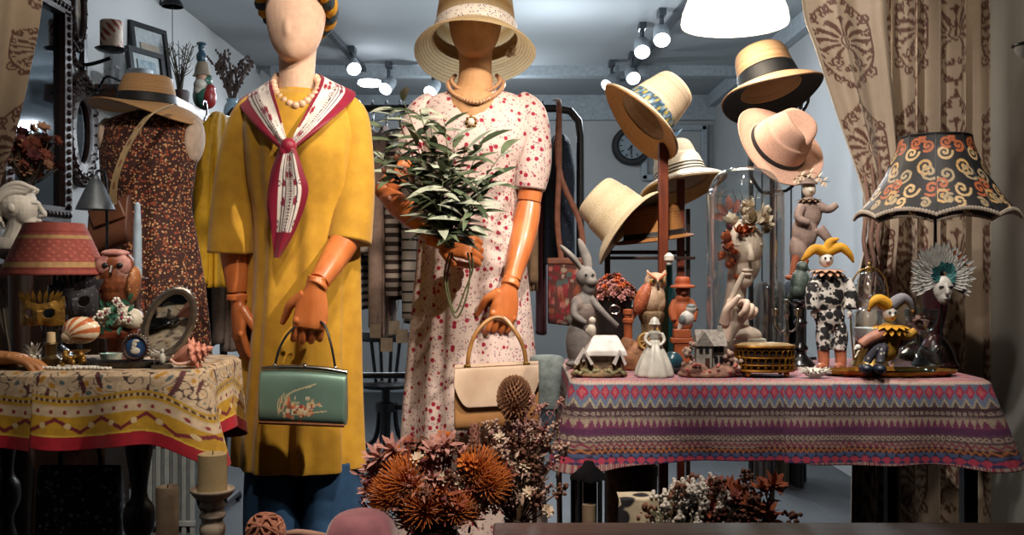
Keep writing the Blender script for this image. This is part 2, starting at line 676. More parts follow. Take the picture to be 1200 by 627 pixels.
# low plinth under the front of the display and the plank bench at the front
f = Fig('display_plinth', 'low dark display plinth under the candles and dried flowers', 'plinth', 560, 1.8, 0)
f.root.location = (-.215, 1.7975, 0)
mk('top', G().box((0, 0, .40), (.97, .395, .03)), m_dwood, f.root, bevel=.004)
for sx in (-1, 1):
    for sy in (-1, 1):
        mk('leg', G().box((sx * .44, sy * .16, .1925), (.05, .05, .385)), m_dwood, f.root, bevel=.003)
t = bpy.data.objects.new('plank_bench', None)
COL.objects.link(t)
t.location = (.6, 1.52, 0)
tag(t, 'brown wooden plank bench along the bottom front of the window', 'bench')
mk('seat_plank', G().box((0, 0, .565), (1.26, .12, .05)), m_bwood, t, bevel=.004)
for sx in (-.55, .55):
    mk('leg', G().box((sx, 0, .27), (.05, .1, .54)), m_bwood, t, bevel=.003)
# ================================================================ mannequins and what they wear
m_head = mat('linen_head', 'c6a48d', .75, col2='bf9b84', scale=60, bump=.15, bscale=500)
m_limb = mat('orange_wood', 'c4733f', .38, col2='b06030', scale=7, stretch=(5, 5, 1), coat=.2)
m_must = mat('mustard_jersey', 'b98a1c', .8, col2='a87a14', scale=25, bump=.12, bscale=260, sheen=.2)
m_navy = mat('navy_cloth', '22466a', .8, col2='1b3a5a', scale=30, bump=.1, bscale=400)


def hand(g, M, curl, thumb=(.5, .4), s=1., mir=1, spread=.0):
    """palm, four fingers and a thumb; z runs along the fingers, +x to the thumb, the palm faces -y"""
    h = G()
    K = spl([(-.025, .023, .0175), (0, .0235, .017), (.03, .033, .0165), (.06, .040, .015), (.085, .040, .0135), (.100, .036, .010)], 14)
    a = np.linspace(0, 2 * PI, 20, endpoint=False)
    h.rings(np.stack([K[:, 1:2] * np.cos(a), K[:, 2:3] * np.sin(a), K[:, 0:1] + 0 * a], -1))
    for i, (x, L, r) in enumerate(((.030, .070, .0086), (.010, .079, .0089), (-.011, .073, .0085), (-.0305, .057, .0076))):
        c = curl[i] if hasattr(curl[0], '__len__') else curl
        th, p = 0., np.array([x, 0, .085])
        pts = [tuple(p)]
        dx = spread * (x / .03)
        for (k, fr) in ((0, .46), (1, .30), (2, .26)):
            th += c[k]
            dvec = np.array([dx * math.cos(th), -math.sin(th), math.cos(th)])
            p = p + dvec * (L * fr + (.012 if k == 0 else 0))
            pts.append(tuple(p))
        h.tube(pts, [r * 1.05, r * 1.05, r * .98, r * .8], 10, m=16)
        h.ell(pts[-1], r * .82, None, 10, 7)
        h.ell(pts[1], r * 1.08, None, 10, 7)
        h.ell((x, .002, .085), r * 1.25, None, 10, 7)
    a1, a2 = thumb
    p0 = Vector((.022, -.004, .022))
    d1 = Vector((math.sin(a1), -.35, math.cos(a1))).normalized()
    p1 = p0 + d1 * .042
    d2 = Vector((math.sin(a1 - a2), -.5, math.cos(a1 - a2))).normalized()
    p2 = p1 + d2 * .030
    p3 = p2 + d2 * .022
    h.tube([p0, p1, p2, p3], [.015, .0115, .0098, .0075], 10, m=14)
    h.ell(p3, .0078, None, 10, 7)
    S = Matrix.Diagonal((s * mir, s, s, 1))
    g.merge(h, M @ S)
    return g


def frame(o, z, y):
    """matrix with the given z axis and (roughly) the given y axis"""
    z = Vector(z).normalized()
    x = Vector(y).cross(z).normalized()
    y = z.cross(x)
    M = Matrix((x, y, z)).transposed().to_4x4()
    M.translation = Vector(o)
    return M


def garment(f, keys, n=96, m=90, fold=None):
    """closed tube of cloth: keys (row, column, rx, ry, dy) in photo pixels"""
    K = spl(keys, m)
    a = np.linspace(0, 2 * PI, n, endpoint=False)[None]
    t = np.linspace(0, 1, m)[:, None]
    k = 1. if fold is None else fold(a, t)
    X = (K[:, 1:2] - f.px + K[:, 2:3] * np.cos(a) * k) * f.s
    Y = (K[:, 4:5] + K[:, 3:4] * np.sin(a) * k) * f.s
    Z = (f.py - K[:, 0:1] + 0 * a) * f.s
    return X, Y, Z


# ---------------------------------------------------------------- yellow mannequin
f = M1 = Fig('display_mannequin', 'cream faced mannequin in a mustard tunic and navy trousers holding a green handbag', 'mannequin', 347, 2.45, 0)
g = G()
K = spl([(-33, 1, 1, 0), (-30, 12, 14, 0), (-20, 25, 30, 2), (-4, 32.5, 40, 2), (14, 34.5, 42, 0), (32, 32.5, 41, -2), (48, 28.5, 37, -5), (60, 23, 31, -9), (69, 16, 23, -14), (75, 8, 13, -19)], 30)
a = np.linspace(0, 2 * PI, 28, endpoint=False)[None]
g.rings(np.stack([(K[:, 1:2] * np.cos(a)) * f.s, (K[:, 3:4] + K[:, 2:3] * np.sin(a)) * f.s, (f.py - K[:, 0:1] + 0 * a) * f.s], -1))
f.t(g, [(347, 30, 8), (347, 70, 6), (347, 95, 2), (347, 118, 0), (347, 135, 0)], [24, 21.5, 21, 24, 40], 20, m=20)
f.e(g, 346, 40, 6, 16, 6, dy=-38.5)
f.part('head', g, m_head, rem=1.6, it=10)


def fold1(a, t):
    w = np.clip((t - .25) / .5, 0, 1)
    return 1 + w * (.055 * np.sin(6 * a + 1 + .8 * t) + .045 * np.sin(11 * a + 2.6 + 2 * t) + .022 * np.sin(19 * a + 4 * t)) + .022 * np.sin(9 * a + 12 * t) * (1 - w) * np.clip(t * 6 - .6, 0, 1) + .006 * np.sin(14 * a + 9 * t)


keys = [(106, 347, 22, 21, 0), (109, 347, 25, 23, 0), (113, 348, 36, 30, 0), (118, 350, 52, 37, 2), (126, 351, 64, 42, 2), (145, 352, 70, 48, 0), (175, 354, 69, 56, -2),
        (210, 355, 68, 52, 0), (250, 356, 63, 46, 2), (300, 357, 62, 47, 2), (370, 356, 64, 50, 2), (440, 354, 67, 53, 2), (500, 352, 71, 56, 2), (540, 352, 73, 58, 2), (546, 352, 72, 57, 2)]
g = G().sheet(*garment(f, keys, 110, 110, fold1), cu=True)
f.t(g, [(303, 124, 4), (290, 140, 2), (280, 180, 0), (275, 230, -4), (274, 270, -6), (273, 297, -6)], [17, 20, 22, 24, 26, 27], 24, m=30)
f.t(g, [(396, 123, 4), (411, 138, 0), (416, 175, -4), (417, 220, -10), (414, 262, -18), (412, 284, -22)], [17, 20, 21, 23, 25, 26], 24, m=30)
tunic = f.part('tunic', g, m_must, solid=1.2, smooth=180)
g = G()
for cx in (321, 389):
    K = [(538, cx, 31, 38, 2), (600, cx, 34, 40, 2), (700, cx, 34, 41, 2), (776, cx, 35, 42, 2)]
    g.sheet(*garment(f, K, 48, 40, lambda a, t: 1 + .03 * np.sin(6 * a + 3 * t)), cu=True)
f.part('trousers', g, m_navy, solid=1.5, smooth=180)
g = G()
for cx in (321, 389):
    f.e(g, cx, 776, 15, 8, 30, dy=-10)
f.part('shoes', g, m_black)
f.aim = True
# viewer's left arm hangs straight, the other bends to the handbag
g = f.t(G(), [(273, 262, -6), (275, 300, -6), (277, 325, -8), (278, 342, -8)], [17, 16, 13.5, 11.5], 18, m=16)
f.part('forearm', g, m_limb)
g = f.t(G(), [(278, 345, -8), (278, 352, -8)], [12.3, 12.3], 18)
hand(g, frame(f.p(279, 352, -8), (.06, -.1, -1), (-.8, -.5, 0)), (.25, .35, .3), (.5, .3), 1., 1)
f.part('hand', g, m_limb, rem=1.1, it=3)
g = f.t(G(), [(410, 262, -20), (402, 285, -32), (386, 312, -62), (374, 330, -80)], [19, 17, 14, 11.5], 18, m=16)
f.part('forearm', g, m_limb)
g = f.t(G(), [(373, 332, -82), (370, 337, -85)], [12.3, 12.3], 18)
hand(g, frame(f.p(370, 336, -85), (-.16, -.02, -1), (.25, -1, .0)), ((.35, 1.1, .9), (.35, 1.2, .9), (.4, 1.2, .9), (.4, 1.2, .9)), (.75, .5), .98, -1)
f.part('hand', g, m_limb, rem=1.1, it=3)

# braided headband
f = Fig('braided_headband', 'braided mustard and slate headband round the cream fabric head', 'headband', 347, 2.45, py=30)
for k, (nm, mm) in enumerate((('mustard_strand', mat('mustard_band', 'c08a18', .8)), ('slate_strand', mat('slate_band', '33434c', .8)))):
    pts = []
    for i in range(120):
        t = i / 120 * 2 * PI
        q = 13 * t + k * PI
        r = 1 + .07 * math.cos(q)
        pts.append((347 + 39 * r * math.cos(t), 4 - 24 * -math.sin(t) * 1 + 5.5 * math.sin(q), 48 * r * math.sin(t)))
    f.part(nm, f.t(G(), pts, 7.2, 8, closed=True), mm)

# pearl necklaces
m_pearl = mat('pearl', 'd9b79c', .25, col2='c9a083', coat=.6, scale=20)


def necklace(name, label, px, d, py, path, n, r, group='pearl necklaces'):
    f = Fig(name, label, 'necklace', px, d, py=py, group=group)
    f.aim = True
    q = spl(path, 400)
    L = np.r_[0, np.cumsum(np.linalg.norm(np.diff(q, axis=0), axis=1))]
    me = None
    for i in range(n):
        s = L[-1] * (i + .5) / n
        p = [np.interp(s, L, q[:, k]) for k in range(3)]
        if me is None:
            me = mesh_of('pearl', G().ell((0, 0, 0), r * f.s, None, 12, 8), m_pearl)
        put('pearl', me, f.root, f.p(*p))
    f.part('string', f.t(G(), [tuple(x) for x in q[::10]], .8, 6), m_pearl)
    return f


necklace('pearl_necklace', 'chunky pearl necklace on the mustard collar of the yellow mannequin', 347, 2.45, 110,
         [(326, 88, 10), (321, 98, -8), (326, 112, -28), (347, 124, -42), (367, 113, -30), (374, 100, -10), (370, 90, 10)], 19, 5.0)

# printed silk scarf with crimson border
m_vcol = mat('printed_silk', kind='vcol', rough=.55, scale=20, sheen=.1)


def scarf_colour(u, v, border, seed=0.):
    """u across (0 = plain edge, 1 = crimson edge), v along"""
    c = lerp(C('d9d0c8'), C('d2c8c1'), ssin(v * 40))
    x, y = u * 9 + seed, v * 17
    i, j = np.floor(x), np.floor(y)
    h = hash2(i, j)
    rr = np.hypot(x - i - .5, y - j - .5)
    c = np.where(((h > .62) & (h < .82) & (rr < .34) & (rr > .2))[..., None], np.array(C('6a5660')), c)
    c = np.where(((h > .86) & (rr < .46 + .1 * np.sin(6 * np.arctan2(y - j - .5, x - i - .5))))[..., None], np.array(C('8a1030')), c)
    ln = np.abs(u - border + .1) < .02
    c = np.where(ln[..., None], np.array(C('3d3340')), c)
    dots = (np.hypot((v * 60) % 1 - .5, (u - border + .26) * 9) < .33)
    c = np.where(dots[..., None], np.array(C('5a4450')), c)
    c = np.where(((u < .09))[..., None] & (v[..., None] < .75), np.array(C('7c0628')), c)
    c = np.where(((np.abs(u - border + .18) < .012))[..., None], np.array(C('6a5660')), c)
    return np.where((u > border)[..., None], np.array(C('7c0628')), c)


def strip(f, g, A, B, nu, nv, bow=0., fold=0., nf=2):
    """cloth between the curves A (u=0) and B (u=1); returns u, v"""
    a, b = spl(A, nv), spl(B, nv)
    u = np.linspace(0, 1, nu)[None, :, None]
    q = a[:, None] * (1 - u) + b[:, None] * u
    v = np.linspace(0, 1, nv)
    q[..., 2] -= bow * np.sin(PI * u[..., 0]) + fold * np.sin(2 * PI * nf * u[..., 0] + 3 * v[:, None])
    k = 1 + q[..., 2] / F
    g.sheet(((q[..., 0] - 600) * k - (f.px - 600)) * f.s, q[..., 2] * f.s, ((f.py - 313.5) - (q[..., 1] - 313.5) * k) * f.s)
    return np.broadcast_to(u[..., 0], (nv, nu)), np.broadcast_to(v[:, None], (nv, nu))


f = Fig('silk_scarf', 'white printed silk scarf with crimson border knotted on the yellow mannequin', 'scarf', 340, 2.45, py=300)
f.aim = True
for nm, A, B in (('lapel', [(340, 90, 26), (323, 90, 16), (319, 100, -18), (327, 130, -54), (337, 168, -70)], [(340, 112, 46), (296, 112, 36), (280, 121, -4), (300, 148, -56), (332, 178, -69)]),
                 ('lapel', [(352, 90, 26), (374, 87, 16), (374, 100, -18), (355, 138, -56), (340, 166, -70)], [(352, 112, 46), (399, 104, 36), (416, 113, -4), (386, 142, -54), (345, 174, -71)])):
    g = G()
    u, v = strip(f, g, A, B, 60, 120, 4, 1.0, 2)
    f.part(nm, g, m_vcol, smooth=180, col=scarf_colour(u.ravel(), v.ravel() * .9, .70, 3 if A[0][0] > 345 else 0), solid=1.2)
g = G()
u, v = strip(f, g, [(330, 174, -76), (320, 200, -74), (315, 232, -70), (318, 268, -66), (321, 302, -66)], [(346, 174, -76), (355, 200, -76), (361, 226, -72), (347, 268, -68), (328, 302, -66)], 60, 120, 5, 2.2, 1.4)
uu = np.where(u < .5, .5 + (.5 - u) * .9, .42 + (u - .5) * 1.0)
uu = np.maximum(uu, np.where(v > .78, .95, 0))
f.part('tail', g, m_vcol, smooth=180, col=scarf_colour(uu.ravel() * 1.0, v.ravel() * .7, .74, 9), solid=1.2)
g = G()
u, v = strip(f, g, [(326, 178, -70), (317, 205, -68), (313, 240, -66), (318, 270, -63)], [(340, 178, -70), (338, 210, -69), (330, 240, -67), (322, 275, -64)], 24, 60, 3, 1, 1)
f.part('tail', g, mat('crimson_silk', '86082c', .5, sheen=.1), smooth=180, solid=1.2)
f.part('knot', f.e(f.e(G(), 338, 172, 9, 10, 9, dy=-74), 333, 178, 6, 8, 7, dy=-75), mat('crimson_silk'), rem=1.0)

# ---------------------------------------------------------------- floral mannequin
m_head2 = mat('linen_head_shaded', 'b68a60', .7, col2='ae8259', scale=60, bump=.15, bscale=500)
m_floral = mat('floral_crepe', 'cdb9b0', .75, kind='dots', col2='c2aba4', scale=30, bump=.1, bscale=300,
               layers=((130, .32, '85757c', .55), (88, .28, '9a6a74', .5), (50, .31, '8f1230', .62)))
f = M2 = Fig('display_mannequin', 'mannequin in a white dress with red flowers, straw hat and plant in its arm', 'mannequin', 557, 2.78, 0)
g = G()
K = spl([(-18, 1, 1, 0), (-15, 12, 14, 0), (-6, 22, 26, 2), (8, 29, 35, 2), (22, 31, 37, 0), (38, 29.5, 36, -2), (50, 26, 33, -5), (59, 21, 27, -9), (66, 14, 20, -14), (70, 7, 12, -18)], 30)
a = np.linspace(0, 2 * PI, 28, endpoint=False)[None]
g.rings(np.stack([(K[:, 1:2] * np.cos(a)) * f.s, (K[:, 3:4] + K[:, 2:3] * np.sin(a)) * f.s, (f.py - K[:, 0:1] + 0 * a) * f.s], -1))
f.t(g, [(557, 30, 6), (557, 62, 5), (557, 85, 2), (557, 104, 0), (556, 125, -2), (556, 160, -4)], [22, 20, 19.5, 24, 40, 40], 20, m=20)
f.e(g, 557, 32, 4, 12, 5, dy=-37)
f.part('head', g, m_head2, rem=1.5, it=6)


def fold2(a, t):
    w = np.clip((t - .3) / .4, 0, 1)
    return 1 + w * (.045 * np.sin(6 * a + .5) + .045 * np.sin(11 * a + 2) + .015 * np.sin(19 * a)) + .004 * np.sin(17 * a + 7 * t)


keys = [(103, 557, 24, 19, 8), (108, 557, 36, 27, 6), (114, 558, 52, 33, 4), (124, 558, 66, 38, 2), (145, 558, 70, 44, 0), (175, 556, 65, 49, -2), (205, 552, 58, 44, 0), (235, 551, 54, 40, 2),
        (280, 552, 58, 45, 3), (340, 553, 63, 50, 3), (420, 553, 70, 56, 3), (500, 553, 76, 62, 3), (600, 553, 82, 68, 3), (680, 553, 86, 71, 3)]
X, Y, Z = garment(f, keys, 120, 110, fold2)
dip = np.exp(-((X / f.s) / 17.) ** 2) * (Y < .03) * np.clip(1 - np.arange(110)[:, None] / 12, 0, 1)
Z = Z - dip * 22 * f.s
g = G().sheet(X, Y, Z, cu=True)
f.t(g, [(604, 122, 3), (618, 136, 0), (624, 165, -3), (624, 195, -5), (621, 222, -6)], [18, 22, 21, 21, 17.5], 24, m=30)
f.t(g, [(512, 122, 3), (497, 138, 0), (489, 165, -6), (482, 190, -10)], [18, 22, 21, 18], 24, m=30)
f.part('dress', g, m_floral, solid=1.2, smooth=180)
g = f.t(G(), [(556, 680, 0), (556, 770, 0)], [14, 14], 14)
f.l(g, 556, [(1, 764), (60, 766), (60, 776), (1, 778)][::-1] if 0 else [(60, 778), (60, 770), (14, 764), (1, 762)], 28)
f.part('stand', g, m_dark)
f.aim = True
g = f.t(G(), [(622, 205, -6), (622, 223, -6), (620, 236, -7)], [13.5, 14.5, 14], 18)
f.part('upper_arm', g, m_limb)
g = f.e(G(), 620, 240, 13.5, 7, dy=-7)
f.t(g, [(620, 240, -7), (616, 262, -14), (610, 290, -28), (603, 315, -40), (600, 328, -46)], [14, 15.5, 14, 11.5, 10], 18, m=16)
f.part('forearm', g, m_limb)
g = f.t(G(), [(599, 330, -47), (597, 336, -50)], [11, 11], 18)
hand(g, frame(f.p(597, 335, -50), (-.22, -.12, -1), (.3, -1, .0)), ((.25, .8, .6), (.45, 1.1, .9), (.5, 1.2, .9), (.5, 1.2, .9)), (.8, .55), .98, -1)
f.part('hand', g, m_limb, rem=1.0, it=3)
g = f.t(G(), [(478, 185, -12), (466, 205, -18), (452, 219, -24)], [13, 13, 11], 18, m=10)
f.part('upper_arm', g, m_limb)
g = f.e(G(), 449, 223, 10.5, 10.5, dy=-26)
f.part('elbow_joint', g, m_limb)
g = f.t(G(), [(453, 228, -30), (468, 241, -48), (488, 258, -66), (507, 276, -80)], [10, 14, 13, 9.5], 18, m=16)
f.part('forearm', g, m_limb)
g = f.t(G(), [(508, 277, -81), (513, 280, -84)], [10.5, 10.5], 18)
hand(g, frame(f.p(512, 280, -84), (1, -.12, -.22), (-.1, -1, .5)), ((.7, 1.35, 1.0), (.8, 1.4, 1.0), (.85, 1.4, 1.), (.9, 1.4, 1.)), (.7, .9), 1., -1)
f.part('hand', g, m_limb, rem=1.0, it=3)

m_pearl = mat('bronze_pearl', 'b98d68', .3, col2='a07552', coat=.5, scale=20)
necklace('pearl_necklace', 'upper short strand of bronze pearls round the floral mannequin neck', 557, 2.78, 104,
         [(534, 88, 6), (529, 95, -8), (537, 104, -24), (557, 110, -33), (577, 104, -24), (586, 95, -8), (582, 88, 6)], 34, 2.6)
necklace('pearl_necklace', 'lower longer strand of bronze pearls round the floral mannequin neck', 557, 2.78, 112,
         [(531, 92, 10), (525, 100, -12), (534, 112, -34), (557, 120, -46), (579, 112, -34), (590, 100, -12), (585, 92, 10)], 40, 2.8)
f = Fig('brooch', 'small pearl brooch at the neckline of the floral dress', 'brooch', 552, 2.66, py=150)
f.part('pearl', f.e(G(), 552, 143, 4.5, 5, 4), mat('ivory_pearl', 'd6c4b2', .3, coat=.5))
g = G()
for k in range(8):
    f.e(g, 552 + 5.5 * math.cos(k * PI / 4), 143 + 6 * math.sin(k * PI / 4), 2, 2, 2, dy=1)
f.part('setting', g, mat('antique_gold', '8a6a34', .35, metal=.8))
# ================================================================ hats
def straw_colour(R, c1, c2, rows):
    t = (R * rows) % 1.
    k = np.abs(t - .5) * 2
    return lerp(C(c1), C(c2), k ** 2)


def hat(name, label, px, py, d, up, rc, rt, hc, rb, droop=0., wave=None, cols=('c9a06a', 'a87f4c'), under=None, band=None, bandh=9, pinch=0., twist=0., rows=26, round_=.35, group=None, front=None, stripes=None, rough=.75, bands=None, transl=0.):
    """straw or felt hat: rc / rt crown radius at base and top, hc height, rb brim radius, all in photo pixels at distance d"""
    f = Fig(name, label, 'hat', px, d, py=py, group=group)
    up = Vector(up).normalized()
    q = up.to_track_quat('Z', 'Y')
    f.root.rotation_euler = (q @ Quaternion((0, 0, 1), twist)).to_euler()
    s = f.s
    prof = [(.5, hc), (rt * .5, hc * 1.0), (rt * .85, hc * (1 - .06 * round_)), (rt * 1.0, hc * (1 - round_ * .5)), (rt * .6 + rc * .4, hc * .5), (rc, hc * .1), (rc * 1.06, 0), (rc * .6 + rb * .4, -droop * .18), (rc * .25 + rb * .75, -droop * .55), (rb, -droop)]
    pr = spl(prof, 84)
    n = 96
    a = np.linspace(0, 2 * PI, n, endpoint=False)[None]
    rr, zz = pr[:, 0:1], pr[:, 1:2]
    bt = np.clip((rr - rc * 1.05) / (rb - rc * 1.05), 0, 1) * (np.arange(84)[:, None] > 45)
    wv = 0 if wave is None else wave(a) * bt ** 1.5
    X, Y, Z = rr * np.cos(a), rr * np.sin(a), zz + wv + 0 * a
    if pinch:
        top = np.clip(Z / hc, 0, 1) ** 2 * (np.arange(84)[:, None] < 50)
        Z = Z - pinch * top * np.exp(-(Y / (rt * .35)) ** 2) * hc
        sx = 1 - .38 * top * np.exp(-((X - rt * .8) / (rt * .7)) ** 2)
        Y = Y * sx
    g = G().sheet(X * s, Y * s, Z * s, cu=True)
    L = np.r_[0, np.cumsum(np.hypot(np.diff(pr[:, 0]), np.diff(pr[:, 1])))]
    L = L / L[-1]
    c = straw_colour(L[:, None] + 0 * a, cols[0], cols[1], rows)
    if stripes:
        for (u0, u1, sc_) in stripes:
            c = np.where((((L > u0) & (L < u1))[:, None] & (a > -1))[..., None], np.array(C(sc_)), c)
    body = f.part('straw_body', g, mat('straw_%s' % cols[0], kind='vcol', rough=rough, scale=300, bump=.25, bscale=700, transl=transl), smooth=180, col=c.reshape(-1, 3), solid=0 if transl else 1.4)
    if under:
        g = G()
        pu = spl([(rc * 1.0, -1.6), (rc * .6 + rb * .4, -droop * .18 - 1.6), (rc * .25 + rb * .75, -droop * .55 - 1.6), (rb * .985, -droop - 1.2)], 24)
        bt2 = np.clip((pu[:, 0:1] - rc * 1.05) / (rb - rc * 1.05), 0, 1)
        wv = 0 if wave is None else wave(a) * bt2 ** 1.5
        g.sheet(pu[:, 0:1] * np.cos(a) * s, pu[:, 0:1] * np.sin(a) * s, (pu[:, 1:2] + wv + 0 * a) * s, cu=True)
        f.part('brim_lining', g, mat('lining_' + under, under, .8, scale=200, bump=.2), smooth=180, solid=.8)
    for (z0, z1, bc, nm) in (bands or ([(1.0, 1.0 + bandh, band, 'hat_band')] if band else [])):
        zs = np.linspace(z0, z1, 8)
        r = np.interp(zs, pr[::-1, 1][pr[::-1, 0] <= rc * 1.08], pr[::-1, 0][pr[::-1, 0] <= rc * 1.08]) + 1.1
        r = np.r_[r[0] - .9, r, r[-1] - .9]
        zs = np.r_[zs[0], zs, zs[-1]]
        sh = np.ones((len(zs), n)) * r[:, None]
        g = G().sheet(sh * np.cos(a) * s, sh * np.sin(a) * s, (zs[:, None] + 0 * a) * s, cu=True)
        f.part(nm, g, mat('ribbon_' + bc, bc, .6, scale=80, bump=.1), smooth=180)
    return f


h = hat('sun_hat', 'wide straw cloche hat tilted back on the floral mannequin head', 557, 50, 2.745, (0, .34, .94), 49, 43, 84, 71, 16, lambda a: 3 * np.sin(2 * a + .5), ('dcc8a2', 'b8945e'), None, None, rows=38, round_=.6, transl=.55)
hat_band = G()
f = h
g = G()
a = np.linspace(0, 2 * PI, 90, endpoint=False)[None]
zs = np.array([4, 5, 10, 16, 20, 21])[:, None]
r = np.array([49, 50.4, 50.1, 49.4, 49.1, 48])[:, None]
g.sheet(r * np.cos(a) * f.s, r * np.sin(a) * f.s, (zs + 0 * a) * f.s, cu=True)
f.part('hat_band', g, mat('dotted_ribbon', 'd8ccc0', .7, kind='dots', col2='c9bcb0', layers=((150, .3, '33304a', .6),)), smooth=180)
g = G()
for k in range(7):
    aa = 3.7 + .16 * math.cos(k * .9)
    f_ = (51 * math.cos(aa), 51 * math.sin(aa), 6 + 5 * math.sin(k * .9))
    g.ell([q * f.s for q in f_], (4 * f.s, 3 * f.s, 3.2 * f.s))
f.part('cloth_flower', g, mat('white_flower', 'd8cfc0', .7), rem=.9)

hat('sun_hat', 'tan straw hat with black band and wavy brim on the brown floral dress form', 172, 122, 3.2, (.06, -.06, 1), 33, 29, 33, 64, 9, lambda a: 6 * np.sin(a * 2 + .8) - 7 * np.cos(a + .9), ('b98d5c', '9a7148'), None, '14110f', 11, rows=34, round_=.7)
hat('sun_hat', 'cream straw hat tipped sideways with a blue and yellow ribbon', 755, 137, 2.7, (.72, .17, .67), 33, 28, 56, 58, 9, lambda a: 4 * np.sin(a * 2), ('dcc6a8', 'c8ad8a'), 'c09058', None, rows=30, round_=.7)
h = bpy.data.objects['sun_hat.002']
f = Fig.__new__(Fig)
f.s, f.root = 2.7 / F, h
a = np.linspace(0, 2 * PI, 160, endpoint=False)[None]
zs = np.array([1, 1.5, 6, 12, 16, 16.5])[:, None]
r = np.array([33, 34.8, 34.4, 33.6, 33.0, 31.5])[:, None]
g = G().sheet(r * np.cos(a) * f.s, r * np.sin(a) * f.s, (zs + 1.2 * np.sin(a * 7) * .4) * f.s, cu=True)
q = (a * 9 + zs * .35)
c = np.where((np.sin(q * 1.3) > .82)[..., None], np.array(C('b5a03a')), np.where((np.sin(q * 2.1 + 1) > .55)[..., None], np.array(C('7f98a8')), np.array(C('27475f'))))
f.part('hat_band', g, mat('printed_ribbon', kind='vcol', rough=.5, scale=60), smooth=180, col=c.reshape(-1, 3))
g = G()
for k in (-1, 1):
    g.leaf((-.5 * f.s, -34.5 * f.s, 8 * f.s), (k * .85, -.35, .45), 22 * f.s, 13 * f.s, .2, (0, -1, 0), .5)
    g.leaf((-.5 * f.s, -34.5 * f.s, 8 * f.s), (k * .9, -.3, -.25), 24 * f.s, 9 * f.s, .2, (0, -1, 0), .3)
f.part('bow', g, mat('blue_bow', '2b4c66', .5, col2='6d8aa0', scale=60), solid=1.)
hat('sun_hat', 'white sun hat with black stripes round the crown on the wooden rack', 799, 212, 2.86, (-.22, .28, .93), 31, 25, 46, 52, 10, lambda a: 4 * np.sin(a * 2 + 2), ('d8d2c6', 'bfb9ad'), 'b7935f', None, rows=40, round_=.8,
    bands=[(3, 4.6, '15161a', 'hat_band'), (7, 8.6, '15161a', 'hat_band'), (11, 12.6, '15161a', 'hat_band')], stripes=[(.975, .99, '15161a')])
hat('sun_hat', 'cream felt hat hanging on its side from the left of the wooden rack', 731, 259, 2.8, (-.72, .16, .66), 34, 31, 48, 56, 10, lambda a: 4 * np.sin(a * 2 + 1), ('d8c6a4', 'd2be9a'), None, None, rows=5, round_=.9, rough=.85)
hat('straw_boater', 'brown ribbed straw boater with dark band resting on the rack rail', 767, 278, 2.88, (-.13, -.05, 1), 35, 32, 36, 46, 3, None, ('a9713a', '6f4420'), None, '1d1512', 6, rows=22, round_=.25)
hat('sun_hat', 'tan straw cloche with wide black band at the top of the hat stand', 903, 103, 2.95, (-.2, .30, .93), 36, 30, 50, 60, 12, lambda a: 6 * np.sin(a * 2 + 2.6), ('c09a74', 'a07a56'), '2a221d', '101216', 20, rows=40, round_=.35)
hat('fedora', 'dusty pink fedora with pinched crown and braided dark band', 911, 172, 2.8, (.34, -.74, .52), 34, 27, 48, 57, -4, lambda a: 4 * np.sin(a * 2), ('d0a690', 'c89c86'), None, '1c1a1e', 5, pinch=.32, twist=2.0, rows=4, round_=.8, rough=.9)

# ---------------------------------------------------------------- supports for the hats
f = Fig('hat_rack', 'reddish wooden hat rack with tall posts and dark rails behind the right table', 'hat rack', 777, 2.72, 0)
for (x, y0, dy, w) in ((777, 168, 0, 11), (808, 205, 60, 9)):
    f.part('post', f.b(G(), x - w / 2, y0, x + w / 2, f.py, w, dy), m_wood, bevel=.8)
for (y, hgt) in ((292, 5), (362, 8), (300, 4)):
    f.part('rail', f.b(G(), 715, y, 822, y + hgt, 5, 80 if y != 300 else 40), m_dwood, bevel=.6)
f.part('back_post', f.b(G(), 716, 210, 723, f.py, 7, 80), m_dwood, bevel=.6)
f.part('back_post', f.b(G(), 818, 240, 823, f.py, 7, 80), m_dwood, bevel=.6)
f = Fig('hat_stand', 'thin black metal hat stand with red knobs behind the pink fedora', 'hat stand', 905, 3.1, 0)
f.part('pole', f.t(G(), [(905, 70, 0), (905, f.py, 0)], 3), m_black)
for (x, y, dy) in ((866, 132, -10), (940, 100, -20), (930, 178, -40), (872, 180, -30)):
    g = f.t(G(), [(905, y + 45, 0), ((905 + x) / 2, y + 46, dy / 2), (x, y + 25, dy), (x, y, dy)], 2, m=14)
    ar = f.part('arm', g, m_black)
    f.part('knob', f.e(G(), x, y, 5, 5, dy=dy), mat('red_knob', '5a1216', .3, coat=.5), parent=ar)
g = G()
for k in range(3):
    f.t(g, [(905, f.py - 60, 0), (905 + 60 * math.cos(k * 2.1), f.py - 4, 60 * math.sin(k * 2.1))], 3)
f.part('tripod_foot', g, m_black)

